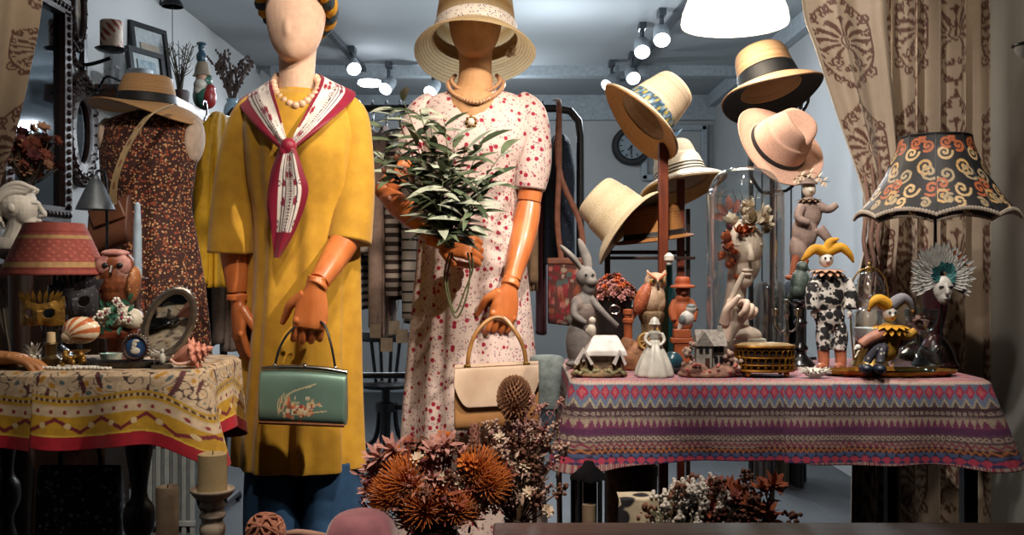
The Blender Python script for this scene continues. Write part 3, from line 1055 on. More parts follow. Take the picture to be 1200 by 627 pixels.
# ================================================================ handbags
def bag_body(f, x0, x1, ytop, ybot, t0, t1, tilt=0., bulge=4., nx=140, ny=130, dy=0., sq=3.2, topcurve=0.):
    """rounded handbag body: rings along x, side outline narrow at the top"""
    b = np.linspace(0, 2 * PI, ny, endpoint=False)
    u = np.linspace(0, 1, nx)
    hc, hh = (ytop + ybot) / 2, (ybot - ytop) / 2
    cz = np.sign(np.cos(b)) * np.abs(np.cos(b)) ** (2 / sq)
    cy = np.sign(np.sin(b)) * np.abs(np.sin(b)) ** (2 / sq)
    w = t0 + (t1 - t0) * (1 - cz) / 2
    end = np.clip(np.minimum(u, 1 - u) / .02, 0, 1)[:, None] ** .5
    X = (x0 + (x1 - x0) * u)[:, None] + 0 * b
    Yy = dy + cy * w * (.9 + .1 * end)
    rows = hc - cz * hh * (.985 + .015 * end) + tilt * (u - .5)[:, None] - topcurve * (np.sin(PI * u))[:, None] * (cz > 0) * cz
    A = np.stack([(X - f.px) * f.s, Yy * f.s, (f.py - rows) * f.s], -1)
    return G().rings(A), X, rows, Yy


f = Fig('handbag', 'green metallic handbag with painted flower spray hanging from the yellow mannequin hand', 'handbag', 356, 2.24, py=496)
g, X, R, Yy = bag_body(f, 306, 406, 437, 496, 9, 17, 4, topcurve=2, nx=260, ny=230)
c = np.broadcast_to(np.array(C('647f74')), X.shape + (3,)).copy()
rr_ = random.Random(3)
for k in range(80):
    t = rr_.random() ** .8
    cx, cy = 344 + rr_.gauss(0, 9) + t * 18, 476 + rr_.gauss(0, 6) + t * 4
    rad = rr_.uniform(1.1, 2.6)
    cc = rr_.choice(['d38a66', 'c46a52', 'd9b48c', 'b04c3c', 'e0cfae', '8e5a3e'])
    m_ = (np.hypot(X - cx, R - cy) < rad) & (Yy < 0)
    c = np.where(m_[..., None], np.array(C(cc)), c)
for q in ([(330, 482), (333, 468), (345, 458), (372, 449)], [(334, 480), (340, 462), (352, 455), (366, 452)], [(330, 484), (329, 470), (336, 460)], [(345, 484), (365, 482), (385, 480)], [(345, 470), (362, 470), (380, 474)]):
    D = seg_dist(X, R, spl(q, 20))
    c = np.where(((D < .7) & (Yy < 0))[..., None], np.array(C('c9bb93')), c)
f.part('bag_body', g, mat('painted_lacquer', kind='vcol', rough=.36, metal=.45, scale=8, coat=.3), smooth=60, col=c.reshape(-1, 3))
m_steel = mat('polished_steel', 'b9b5aa', .2, metal=1., col2='a5a196')
f.part('frame_bar', f.t(G(), [(307, 433, 0), (330, 431, 0), (356, 431, 0), (382, 433, 0), (407, 437, 0)], [3.4, 3.6, 3.6, 3.6, 3.4], 10, m=20, flat=1.), m_steel)
f.part('base_trim', f.t(G(), [(306, 493, -9), (356, 495, -10), (405, 497, -9)], 2.6, 8), mat('copper_trim', '8a5a3e', .35, metal=.7))
f.part('clasp', f.e(G(), 357, 429, 4, 3.5, 4), m_steel)
f.part('handle', f.t(G(), [(322, 430, 0), (327, 410, 0), (336, 392, 4), (350, 379, 12), (364, 376, 14), (378, 381, 10), (388, 404, 0), (393, 432, 0)], 1.5, 8, m=40), m_black)
for x, y in ((322, 429), (393, 432)):
    f.part('handle_ring', f.e(G(), x, y, 2.6, 3.6, 2.6), m_steel)

f = Fig('handbag', 'cream and tan leather handbag with bamboo handle hanging from the floral mannequin hand', 'handbag', 582, 2.5, py=502)
g, X, R, Yy = bag_body(f, 533, 631, 430, 502, 8, 17, -5, topcurve=0)
m_tan = mat('tan_leather', 'a87a4e', .45, col2='93673e', scale=12)
f.part('bag_body', g, m_tan, smooth=60)
g = G()
u = np.linspace(0, 1, 60)[None]
v = np.linspace(0, 1, 30)[:, None]
edge = 474 - 26 * np.clip(1 - u / .18, 0, 1) ** 2 - 26 * np.clip((u - .82) / .18, 0, 1) ** 2
rows = 429 + (edge - 429) * v - 5 * (u - .5)
g.sheet((533 + 98 * u + 0 * v - f.px) * f.s, (-9.2 - 9 * v ** .7 + 0 * u) * f.s, (f.py - rows) * f.s)
f.part('flap', g, mat('cream_leather', 'b8a08a', .5, col2='a68c74', scale=14), solid=1.2, smooth=180)
f.part('frame_bar', f.t(G(), [(533, 431, 0), (582, 428, 0), (631, 426, 0)], 3.2, 8), mat('cream_leather'))
g = f.t(G(), [(548, 431, -3), (550, 412, -3), (557, 392, -1), (572, 376, 6), (588, 373, 8), (602, 386, 2), (613, 406, -3), (617, 428, -3)], 2.6, 10, m=60)
f.part('handle', g, mat('bamboo', 'a97a45', .35, col2='7c5428', scale=30, coat=.3))
for x, y in ((548, 430), (617, 427)):
    f.part('handle_ring', f.b(G(), x - 4, y - 3, x + 4, y + 5, 4, -4), mat('antique_gold'), bevel=.8)

# ================================================================ potted sprays: green plant in the arm of the floral mannequin
m_leaf = [mat('olive_leaf', '5d6850', .42, col2='434f38', scale=25), mat('silver_leaf', 'a3a898', .42, col2='838b7a', scale=25), mat('deep_leaf', '3a4632', .42, col2='2a3524', scale=25)]
f = Fig('leafy_plant', 'bunch of long leaved green stems held in the fist of the floral mannequin', 'plant', 535, 2.5, py=372)
f.aim = True
r_ = random.Random(11)
tips = [(447, 150), (462, 128), (440, 175), (473, 118), (492, 128), (486, 162), (505, 150), (520, 138), (532, 165), (460, 190), (545, 178), (562, 170), (588, 180), (577, 205), (500, 190), (520, 205), (545, 215), (500, 222), (562, 235), (510, 245)]
for i, (tx, ty) in enumerate(tips):
    dy0 = r_.uniform(-45, 5) if tx > 474 else r_.uniform(12, 32)
    base = (527 + r_.uniform(-5, 5), 290, -14)
    mid = ((base[0] + tx) / 2 + r_.uniform(-8, 8) + (517 - tx) * .15, (base[1] + ty) / 2 + 8, -20 + dy0 * .6)
    path = spl([base, mid, (tx, ty, dy0)], 24)
    g = f.t(G(), [tuple(x) for x in path], list(np.linspace(1.3, .5, 24)), 6)
    st = f.part('stem', g, mat('green_stem', '55583a', .6))
    for nm, mm, par in (('leaves', m_leaf[i % 3], 0), ('leaves', m_leaf[(i + 1) % 3], 1)):
        g = G()
        for k in range(par, 15, 2):
            t = int(7 + k * 16 / 14)
            p = path[min(t, 23)]
            if p[0] < 515 and p[1] > 192 + (p[0] - 440) * .8:
                continue
            an = k * 2.4 + i
            dv = Vector((math.cos(an) * .9 + (tx - 520) * .006, math.sin(an) * .6 - .25, .35 + r_.uniform(-.5, .6)))
            g.leaf(f.p(*p), dv, r_.uniform(24, 44) * f.s, r_.uniform(7.5, 12) * f.s, r_.uniform(.1, .6), (0, -.5, .8), .25)
        f.part(nm, g, mm, parent=st, smooth=180)
for (pa) in ([(527, 296, -14), (521, 320, -14), (525, 350, -10), (535, 372, -6), (546, 350, -10), (551, 318, -14), (548, 296, -14)],
             [(530, 296, -10), (524, 330, -12), (533, 366, -6), (545, 340, -10), (554, 315, -12), (552, 296, -12)]):
    f.part('looped_stem', f.t(G(), pa, 1.2, 6, m=50), mat('green_stem'))
g = G()
for k in range(10):
    f.e(g, r_.uniform(448, 560), r_.uniform(160, 240), 3, 4, 3, dy=r_.uniform(-35, -5))
f.part('buds', g, mat('brown_bud', '6d4030', .6))
# ================================================================ clothes rack, hanging clothes, stool
f = Fig('clothes_rack', 'black tubular clothes rack standing behind the two mannequins', 'clothes rack', 470, 4.0, 0)
s = 4
pts = [(262, f.py - 12, 0), (262, 160, 0), (264, 142, 0), (274, 130, 0), (292, 127, 0), (650, 127, 0), (668, 130, 0), (678, 142, 0), (680, 160, 0), (680, f.py - 12, 0)]
g = f.t(G(), pts[:1] + [(262, 400, 0)] + pts[1:9] + [(680, 400, 0)] + pts[9:], 4.6, 12)
f.part('frame', g, m_black, smooth=180)
f.part('lower_bar', f.t(G(), [(262, 440, 0), (680, 440, 0)], 3.5, 10), m_black)
for x in (262, 680):
    f.part('foot_bar', f.t(G(), [(x, f.py - 10, -60), (x, f.py - 10, 60)], 4, 10), m_black)
    for dy in (-60, 60):
        f.part('caster', f.e(G(), x, f.py - 6, 5, 6, 6, dy=dy), m_black)
f.part('collar', f.b(G(), 612, 121, 622, 133, 14), m_black, bevel=1)

m_hook = mat('hanger_steel', '6a6d70', .3, metal=.9)


def garment_on_rack(name, label, cat, x, top, bot, rx, ry, m, sleeve=None, waves=4, seed=0, dy=0., lean=0., hem=0., tag_=False, d=4.0, rough=.9):
    f = Fig(name, label, cat, x, d, py=bot)
    rx *= .84
    ph = seed * 1.7
    keys = [(top, x, rx * .25, ry * .25, dy), (top + 5, x, rx * .6, ry * .6, dy), (top + 20, x, rx * .85, ry * .95, dy), (top + 50, x + lean * .3, rx, ry, dy), ((top + bot) / 2, x + lean * .6, rx, ry * .95, dy), (bot, x + lean, rx * 1.05, ry * .97, dy)]
    g = G().sheet(*garment(f, keys, 72, 60, lambda a, t: 1 + (.05 + .14 * t) * np.sin(waves * 2 * a + ph) * np.abs(np.cos(a)) + .05 * np.sin(11 * a + ph + 3 * t)), cu=True)
    body = f.part('body', g, m, solid=1.2, smooth=180)
    if sleeve:
        y1, sr, sx = sleeve
        g = f.t(G(), [(x + sx * .3, top + 16, dy - ry * .7), (x + sx, top + 50, dy - ry * 1.02), (x + sx, (top + y1) / 2 + 20, dy - ry * 1.06), (x + sx * 1.2, y1, dy - ry * 1.02)], [sr * .9, sr, sr * .9, sr * .85], 14, m=24)
        f.part('sleeve', g, m, smooth=180)
    g = f.t(G(), [(x, top + 2, dy), (x, 139, 0), (x, 134, 7), (x, 126, 8), (x, 119, 4), (x, 119, -4), (x, 124, -8)], 1.1, 6, m=30)
    f.t(g, [(x, top + 8, dy - ry * .7), (x, top + 1, dy), (x, top + 8, dy + ry * .7)], 2, 6)
    f.part('hanger', g, m_hook)
    return f


def stripe(name, c1, c2, px_period, duty):
    return mat(name, c1, .85, kind='stripe', col2=c2, freq=1 / (px_period * 4.0 / F), duty=duty, scale=60)


garment_on_rack('dress', 'maroon dress hanging at the far left end of the clothes rack', 'dress', 240, 152, 405, 13, 55, mat('maroon_cloth', '35131b', .85, col2='2a0e15'), seed=1, dy=-10)
garment_on_rack('blouse', 'bright yellow blouse hanging left of the mustard tunic sleeve', 'blouse', 290, 150, 334, 13, 38, mat('yellow_cloth', 'b58a08', .75, col2='a57c05'), (330, 9, -6), seed=2, dy=-110)
garment_on_rack('cardigan', 'grey beige cardigan hanging below the yellow blouse', 'cardigan', 281, 160, 408, 15, 52, mat('taupe_knit', '77675e', .9, col2='685850', scale=80, bump=.2), (398, 8, -8), seed=3)
garment_on_rack('striped_shirt', 'white shirt with black stripes hanging just right of the mustard sleeve', 'shirt', 421, 150, 362, 9.5, 52, stripe('stripes_black', 'b9b0a6', '1d1b1d', 8.5, .5), (356, 8, -2), seed=4)
garment_on_rack('cardigan', 'off white knit hanging behind the mustard tunic sleeve', 'cardigan', 437, 152, 300, 7.5, 55, mat('offwhite_knit', 'b8aca0', .9, col2='a89b90', bump=.2), (296, 8, -2), seed=5)
garment_on_rack('coat', 'long rose beige coat hanging left of the striped brown shirt', 'coat', 453, 150, 392, 8, 60, mat('rose_beige', 'a58b7e', .85, col2='957a6e'), (380, 9, -4), seed=6)
garment_on_rack('striped_shirt', 'brown and white striped shirt hanging under the mannequin elbow', 'shirt', 469, 152, 350, 8.5, 58, stripe('stripes_brown', 'b5a79b', '3b2c29', 10, .5), (345, 9, -2), seed=7)
garment_on_rack('striped_shirt', 'cream shirt with thin dark stripes hanging beside the floral dress', 'shirt', 487, 152, 376, 11, 62, stripe('stripes_thin', 'b8ada2', '2a2624', 11.5, .2), (370, 9, -1), seed=8)
garment_on_rack('blouse', 'grey blouse hanging half hidden behind the floral dress waist', 'blouse', 505, 152, 330, 9, 50, mat('grey_cloth', '6a6668', .9), seed=9)
garment_on_rack('denim_shirt', 'light blue denim shirt seen between the floral sleeve and waist', 'shirt', 606, 152, 300, 11, 50, mat('pale_denim', '6d8ca2', .9, col2='5b7a90', scale=80), seed=10)
garment_on_rack('blouse', 'tan strip of a blouse hanging right of the wooden forearm', 'blouse', 622, 150, 340, 8, 58, mat('tan_cloth', 'a5876a', .85, col2='937557'), (330, 6, 2), seed=11)
garment_on_rack('jacket', 'dark navy speckled jacket hanging by the right post of the rack', 'jacket', 656, 158, 310, 17, 44, mat('navy_speckle', '1a2436', .85, kind='dots', col2='141c2b', layers=((90, .25, '3f5570', .4),)), (300, 11, 4), seed=12, waves=3)
garment_on_rack('scarf', 'narrow wine red scarf hanging right of the floral dress skirt', 'scarf', 636, 160, 395, 6, 30, mat('wine_cloth', '4a1a22', .85), seed=13, dy=60)

# patterned tote bag on brown straps
f = Fig('tote_bag', 'tapestry tote bag with rose pattern and brown straps hanging from the clothes rack', 'bag', 668, 3.66, py=382)
g, X, R, Yy = bag_body(f, 642, 692, 306, 382, 6, 14, 6, nx=70, ny=90)
c = np.broadcast_to(np.array(C('54302a')), X.shape + (3,)).copy()
rr_ = random.Random(5)
for k in range(120):
    cx, cy, rad = rr_.uniform(640, 694), rr_.uniform(305, 384), rr_.uniform(1.2, 4)
    cc = rr_.choice(['8a2f33', 'a8615a', '6d6a5e', '4b5a58', '9d8a78', '7a1f28', '87452c'])
    c = np.where((np.hypot(X - cx, R - cy) < rad)[..., None], np.array(C(cc)), c)
f.part('bag_body', g, mat('tapestry', kind='vcol', rough=.9, scale=200), smooth=60, col=c.reshape(-1, 3))
m_strap = mat('brown_strap', '8a5540', .5, col2='74432f')
f.part('top_trim', f.b(G(), 641, 302, 693, 310, 14), m_strap, bevel=2)
for x0, x1, dy in ((652, 655, -5), (678, 655, -5)):
    f.part('strap', f.t(G(), [(x0 + 6, 306, dy), (x0 + 1, 260, dy), (x1, 200, dy), (x1, 128, -2), (x1 + 1, 108, 50), (x1, 99, 108)], 3.2, 8, m=20, flat=.4), m_strap)

# price tags on the clothes
m_tag = mat('cream_card', 'b5a28c', .8)
m_string = mat('tag_string', '8d8578', .8)
for i, (x, y, lab) in enumerate(((440, 382, 'small cream price tag hanging above the left edge of the black stool'), (453, 398, 'cream price tag hanging lowest, in front of the stool rods'),
                                 (471, 388, 'cream price tag hanging in front of the right edge of the stool seat'), (462, 378, 'cream price tag hanging in the middle above the stool'))):
    f = Fig('price_tag', lab, 'price tag', x, 3.7, py=y + 14, group='price tags below the striped clothes')
    f.part('card', f.b(G(), x - 7, y - 2, x + 7, y + 14, 1, rot=(0, 0, .3 * (i - 1))), m_tag)
    f.part('string', f.t(G(), [(x, y - 1, 0), (x + 2, y - 26, 30)], .6, 5), m_string)

# stool
f = Fig('swivel_stool', 'black iron swivel stool with round seat behind the mannequins', 'stool', 452, 5.3, 0)
g = f.l(G(), 452, [(1, 388), (31, 388), (33, 391), (33, 396), (30, 399), (1, 399)], 36)
f.part('seat', g, mat('black_seat', '17171a', .35))
for k in range(4):
    a = k * PI / 2 + .5
    f.part('rod', f.t(G(), [(452 + 18 * math.cos(a), 398, 18 * math.sin(a)), (452 + 12 * math.cos(a), 448, 12 * math.sin(a))], 2, 8), m_black)
f.part('foot_ring', f.l(G(), 452, [(5, 447), (27, 447), (29, 450), (27, 454), (5, 454)], 32), m_black)
f.part('column', f.l(G(), 452, [(5, 454), (5, 470), (12, 472), (12, 482), (6, 484), (5, 518), (8, 520)], 20), m_black)
f.part('knob', f.t(G(), [(464, 477, 0), (472, 477, -4)], 3, 8), m_black)
for k in range(3):
    a = k * 2 * PI / 3 + .35
    f.part('leg', f.t(G(), [(452 + 11 * math.cos(a), 472, 11 * math.sin(a)), (452 + 13 * math.cos(a), 500, 13 * math.sin(a)), (452 + 20 * math.cos(a), 518, 20 * math.sin(a)), (452 + 38 * math.cos(a), f.py - 3, 38 * math.sin(a))], 2.8, 8, m=20), m_black)
# ================================================================ curtains
def damask():
    """one repeat of the woven motif as a mask, 62 x 130 units, 4 samples per unit"""
    W_, H_, q = 62, 130, 4
    U, V = np.meshgrid((np.arange(W_ * q) + .5) / q - W_ / 2, (np.arange(H_ * q) + .5) / q - H_ / 2)
    X = np.abs(U)
    M = np.zeros(U.shape)

    def st(pts, w0, w1=None, n=18):
        nonlocal M
        p = spl(pts, n) if len(pts) > 2 else np.asarray(pts, float)
        w1 = w0 if w1 is None else w1
        for i in range(len(p) - 1):
            w_ = w0 + (w1 - w0) * i / max(1, len(p) - 2)
            M = np.maximum(M, seg_dist(X, V, p[i:i + 2]) < w_)
    for ang, l0, l1, w_ in ((90, 10, 29, 3.2), (62, 10, 28, 2.9), (36, 10, 27, 2.9), (8, 10, 26, 2.7), (-22, 9, 25, 2.5), (-55, 9, 22, 2.2)):
        a = math.radians(ang)
        st([(l0 * math.cos(a), l0 * math.sin(a)), ((l0 + l1) / 2 * math.cos(a + .09), (l0 + l1) / 2 * math.sin(a + .09)), (l1 * math.cos(a), l1 * math.sin(a))], w_ * .5, w_)
        st([(l1 * .98 * math.cos(a - .17), l1 * .98 * math.sin(a - .17)), (l1 * 1.05 * math.cos(a), l1 * 1.05 * math.sin(a))], .9)
    st([(0, 9), (5, 4), (5, -3), (0, -9)], .9)
    st([(0, 4), (0, -4)], 1.3)
    for (cx, cy, r, a0, tr) in ((13, -24, 6.5, 1.5, -1.4), (6, -33, 4.5, 2, 1.3), (25, 31, 6, 4.4, 1.5), (14, 41, 5.5, 4.2, 1.5), (6, 49, 4, 4, 1.4), (25, -34, 6.5, 1.4, -1.5), (15, -43, 5.5, 1, -1.4), (6, -52, 4, .6, -1.3), (29, 12, 3, 3, 1), (29, -10, 3, 3, -1)):
        st(spiral(cx, cy, r, a0, tr, .6), 1.25, .7, 40)
        M = np.maximum(M, np.hypot(X - cx, V - cy) < 1.3)
    st([(0, 62), (3, 56), (12, 47), (22, 38), (29, 24), (30.5, 4), (29, -18), (22, -34), (10, -46), (0, -58)], 1.0, 1.0, 60)
    for k in range(9):
        a = -1.1 + k * .3
        cx, cy = 27 * math.cos(a) + 1, 38 * math.sin(a)
        st([(cx, cy), (cx + 2.6, cy + 3)], 1.2)
    st([(0, 63), (0, 55)], 1.6)
    st([(0, -62), (0, -54)], 1.4)
    return M.astype(float), W_, H_, q


DM = damask()


def damask_at(U, V):
    M, W_, H_, q = DM
    U, V = U * .82, V * .98
    u = U % 84 - 11
    v = V % H_
    ok = (u >= 0) & (u < W_)
    u = np.clip(u, 0, W_ - .01)
    i = np.minimum((v * q).astype(int), H_ * q - 1)
    j = np.minimum((u * q).astype(int), W_ * q - 1)
    return M[H_ * q - 1 - i, j] * ok


m_curt = mat('woven_curtain', kind='vcol', rough=.6, scale=40, vamp=.9, bump=.08, bscale=500, sheen=.15)


def curtain(f, name, L, R, nu, nv, folds, amp, u_len, v0=0., base='ad9a86', ink='532a1e', u0=0., ph=0., lining=0., parent=None, taper=None):
    """cloth between two edge curves (column, row, dy) with vertical folds; u_len = flat width in pixels"""
    l, r = spl(L, nv), spl(R, nv)
    u = np.linspace(0, 1, nu)[None, :]
    k = np.linspace(0, 1, nv)[:, None]
    q = l[:, None] * (1 - u[..., None]) + r[:, None] * u[..., None]
    A = amp * (np.ones_like(k) if taper is None else np.asarray(taper(k)))
    sn = np.sin(2 * PI * folds * u + ph + .25 * np.sin(5 * k + u * 4))
    y = q[..., 2] - A * (sn + .25 * np.sin(2 * PI * folds * 2.3 * u + 1 + ph))
    x = q[..., 0] + A * .45 * np.cos(2 * PI * folds * u + ph)
    g = G().sheet((x - f.px) * f.s, y * f.s, (f.py - q[..., 1]) * f.s)
    Ln = np.r_[0, np.cumsum(np.linalg.norm(np.diff(l, axis=0), axis=1))][:, None]
    mk_ = damask_at(u * u_len + u0 + 0 * k, Ln + v0 + 0 * u)
    c = lerp(C(base), C(ink), mk_ * .92)
    if lining:
        c = np.where((u < lining)[..., None] & (k[..., None] > -1), np.array(C('b7a58f')), c)
    return f.part(name, g, m_curt, smooth=180, col=c.reshape(-1, 3), solid=.8, parent=parent)


f = Fig('curtain', 'beige curtain with brown damask medallions hanging in deep folds behind the black lampshade', 'curtain', 1085, 2.80, .015)
curtain(f, 'cloth', [(1008, -190, 8), (1008, 200, 8), (1004, f.py, 8)], [(1156, -190, 8), (1157, 200, 8), (1157, f.py, 8)], 300, 330, 5.2, 11, 62 * 5.2, v0=190 - 84, u0=31 - 20)
g = f.t(G(), [(930, -192, -4), (1150, -192, -4)], 3, 10)
f.part('curtain_rod', g, m_dwood)
f = Fig('curtain', 'beige damask curtain panel swept back on a diagonal behind the hats', 'curtain', 1000, 2.71, .015)
curtain(f, 'cloth', [(936, -150, 0), (940, 0, 0), (956, 62, -4), (980, 140, -8), (1008, 222, -8), (1016, 270, -6), (1006, 330, 0), (1000, 450, 0), (996, f.py, 0)],
        [(1046, -150, 8), (1044, 0, 8), (1048, 62, 8), (1054, 140, 6), (1058, 222, 4), (1056, 270, 2), (1056, 330, 8), (1062, 450, 8), (1066, f.py, 8)], 220, 300, 2.2, 8, 62 * 1.75, v0=150 + 65 - 65 - 82 + 62, u0=8, lining=.085, ph=2.2,
        taper=lambda k: .45 + .8 * k)
for k, x in enumerate((1002, 1010, 1018)):
    g = f.t(G(), [(x + 6, 205 - 12 * k, -14), (x + 9, 240, -17), (x + 4, 280, -17), (x + 9, 310, -17), (x + 5, 335, -17)], [1.6, 2.2, 2.6, 2.6, 1.2], 8, m=26)
    f.part('tassel_cord', g, mat('mauve_cord', '7d5f52', .8, scale=90, bump=.3))
f = Fig('curtain', 'beige damask curtain corner swept away at the far left edge of the window', 'curtain', 20, 1.86, .015)
curtain(f, 'cloth', [(-80, -150, 0), (-80, 100, 0), (-70, 300, 0), (-60, f.py, 0)], [(60, -150, 0), (48, 0, 0), (34, 80, 0), (16, 160, -2), (-4, 230, -4), (-20, 320, 0), (-30, f.py, 0)], 170, 260, 1.6, 7, 130, v0=150 + 65 - 65 - 120 + 92, u0=10, ph=.5, base='a8937a')

# ================================================================ tables and table cloths
def rrect(hx, hy, rad, n):
    """perimeter of a rounded rectangle, counter-clockwise from the middle of the front edge; points, normals, arc length"""
    pts, nrm = [], []
    segs = []
    for (cx, cy, a0) in ((hx - rad, -hy + rad, -PI / 2), (hx - rad, hy - rad, 0), (-hx + rad, hy - rad, PI / 2), (-hx + rad, -hy + rad, PI)):
        for k in range(25):
            a = a0 + k / 24 * PI / 2
            segs.append((cx + rad * math.cos(a), cy + rad * math.sin(a), a))
    S_ = np.array([(0, -hy, -PI / 2)] + segs + [(0, -hy, 1.5 * PI)])
    L = np.r_[0, np.cumsum(np.hypot(np.diff(S_[:, 0]), np.diff(S_[:, 1])))]
    t = np.linspace(0, L[-1], n, endpoint=False)
    return np.interp(t, L, S_[:, 0]), np.interp(t, L, S_[:, 1]), np.interp(t, L, S_[:, 2]), t, L[-1]


def tablecloth(name, label, cx, cy, z, hx, hy, rad, n, nd, drop, flare, colour, m, group=None, ny_top=40):
    x, y, a, t, per = rrect(hx, hy, rad, n)
    o_rows = []
    ks = np.linspace(0.02, 1, ny_top)
    V, X, Y, Z, Uu, Dn = [], [], [], [], [], []
    for k in ks:
        X.append(x * k); Y.append(y * k); Z.append(0 * x)
        Dn.append(-(1 - k) * np.minimum(hx, hy) + 0 * x)
    dr = drop(t, per)
    fl = flare(t, per)
    for i in range(1, nd + 1):
        v = i / nd
        d = dr * v
        bend = np.minimum(d, .012)
        out = bend * .8 + fl[0] * v + fl[1] * np.maximum(v - .15, 0) * np.sin(fl[2])
        X.append(x + np.cos(a) * out); Y.append(y + np.sin(a) * out)
        Z.append(-(d - .35 * bend) + 0 * x); Dn.append(d)
    X, Y, Z, Dn = map(np.array, (X, Y, Z, Dn))
    g = G().sheet(X, Y, Z, cu=True)
    c = colour(np.broadcast_to(t, X.shape), Dn, X, Y, per, np.broadcast_to(dr, X.shape))
    o = mk(name, g, m, None, 180, solid=.0016, col=c.reshape(-1, 3), loc=(cx, cy, z))
    return tag(o, label, 'tablecloth', group)


def tri(x):
    x = x - np.floor(x)
    return 1 - np.abs(2 * x - 1)


def kilim(U, D, X, Y, per, dr):
    v = np.where(D > 0, D, np.abs((Y + 9.) % .06 - .0)) / .00063          # rows in the photo's zoomed pixels
    v = np.where(D > 0, v, (np.abs(Y) * 1600) % 60)
    p = .0214
    x = U / p
    c = np.zeros(U.shape + (3,))

    def band(a, b, col):
        nonlocal c
        m_ = (v >= a) & (v < b)
        col = np.broadcast_to(np.array(col), c.shape) if np.ndim(col) < 3 else col
        c = np.where(m_[..., None], col, c)

    def pick(mask, a, b):
        return np.where(mask[..., None], np.array(C(a)), np.array(C(b)))
    fine = tri(x * 3)
    band(-1, 22, pick(fine * 10 + 6 > v, 'b08078', 'a99b90'))
    t1 = tri(x)
    dia = np.abs((v - 46) / 27.) + np.abs(1 - t1 - 0)
    body = pick(dia < .98, 'a32c4a', '66718a')
    body = np.where((dia < .55)[..., None], np.array(C('b85a62')), body)
    up = (tri(x + .5) > (98 - v) / 34.) & (v > 54)
    body = np.where(up[..., None] & (dia >= .98)[..., None], np.array(C('a79a80')), body)
    up2 = up & (tri(x + .5) > (98 - v) / 34. + .35)
    body = np.where(up2[..., None] & (dia >= .98)[..., None], np.array(C('54424c')), body)
    band(22, 98, body)
    band(98, 106, C('3a2027'))
    ring = np.hypot((x * 2 - np.floor(x * 2) - .5) * 17, (v - 117)) 
    band(106, 128, pick((ring < 6) & (ring > 2.6), '9a8b80', '4b3139'))
    band(128, 134, C('7a6a64'))
    t2 = tri(x * 1.6)
    band(134, 165, pick(t2 * 30 > (v - 134), '9a8878', '6d2f4f'))
    band(165, 186, pick((np.floor(x * 8) + np.floor(v / 4)) % 2 > 0, '5b2a4f', '4c2447'))
    r2 = np.hypot((x * 2 - np.floor(x * 2) - .5) * 17, (v - 200))
    band(186, 214, pick((r2 < 8) & (r2 > 4), 'a69684', '5a3f4a'))
    t3 = tri(x * 1.7)
    band(214, 232, pick(np.abs((v - 223) - (t3 - .5) * 12) < 4, '7c2740', '8d7a6c'))
    band(232, 250, pick(np.abs((v - 241) - (t3 - .5) * 12) < 4, 'a5643c', '3d232c'))
    t4 = tri(x)
    band(250, 270, pick(t4 * 22 > (v - 250), '47557a', '2b2740'))
    dia2 = np.abs((v - 272) / 15.) + np.abs(1 - tri(x + .5))
    band(262, 288, pick(dia2 < 1., 'ae3a52', '39335a'))
    band(284, 999, pick(tri(x * 4) > .5, '8c2a40', 'a8958c'))
    wob = .86 + .14 * np.sin(U * 1900) * np.sin(D * 2500)
    return c * wob[..., None]


def corner(t, per, at, w):
    d = np.abs((t - at + per / 2) % per - per / 2)
    return np.exp(-(d / w) ** 2)


m_cloth = mat('woven_cloth', kind='vcol', rough=.9, scale=200, bump=.15, bscale=900)
ZR, ZL = .757, .792
RC, RH = (.585, 2.37), (.445, .25)
hx, hy = RH
cf = hx                                    # arc length from the middle of the front to the right front corner
x_, y_, a_, t_, perR = rrect(hx, hy, .03, 400)
tablecloth('tablecloth', 'red and purple zigzag patterned cloth over the right display table', RC[0], RC[1], ZR, hx, hy, .03, 1300, 80,
           lambda t, p: .180 + .012 * corner(t, p, hx - .01, .08) + .012 * corner(t, p, p - hx + .01, .08) + .006 * np.sin(t * 9) * (np.abs(np.sin(t * 2)) > .1),
           lambda t, p: (.012 + .05 * corner(t, p, hx, .10) + .035 * corner(t, p, p - hx, .10), .008 + .018 * corner(t, p, hx + .15, .25), t * 34), kilim, m_cloth)
t = bpy.data.objects.new('display_table', None)
COL.objects.link(t)
t.location = (RC[0], RC[1], 0)
tag(t, 'dark wooden display table under the red zigzag cloth', 'table')
mk('tabletop', G().box((0, 0, ZR - .018), (2 * hx - .012, 2 * hy - .012, .028)), m_dwood, t, bevel=.004)
for sx in (-1, 1):
    for sy in (-1, 1):
        mk('leg', G().box((sx * (hx - .03), sy * (hy - .03), (ZR - .03) / 2), (.03, .03, ZR - .034)), m_dwood, t, bevel=.003)


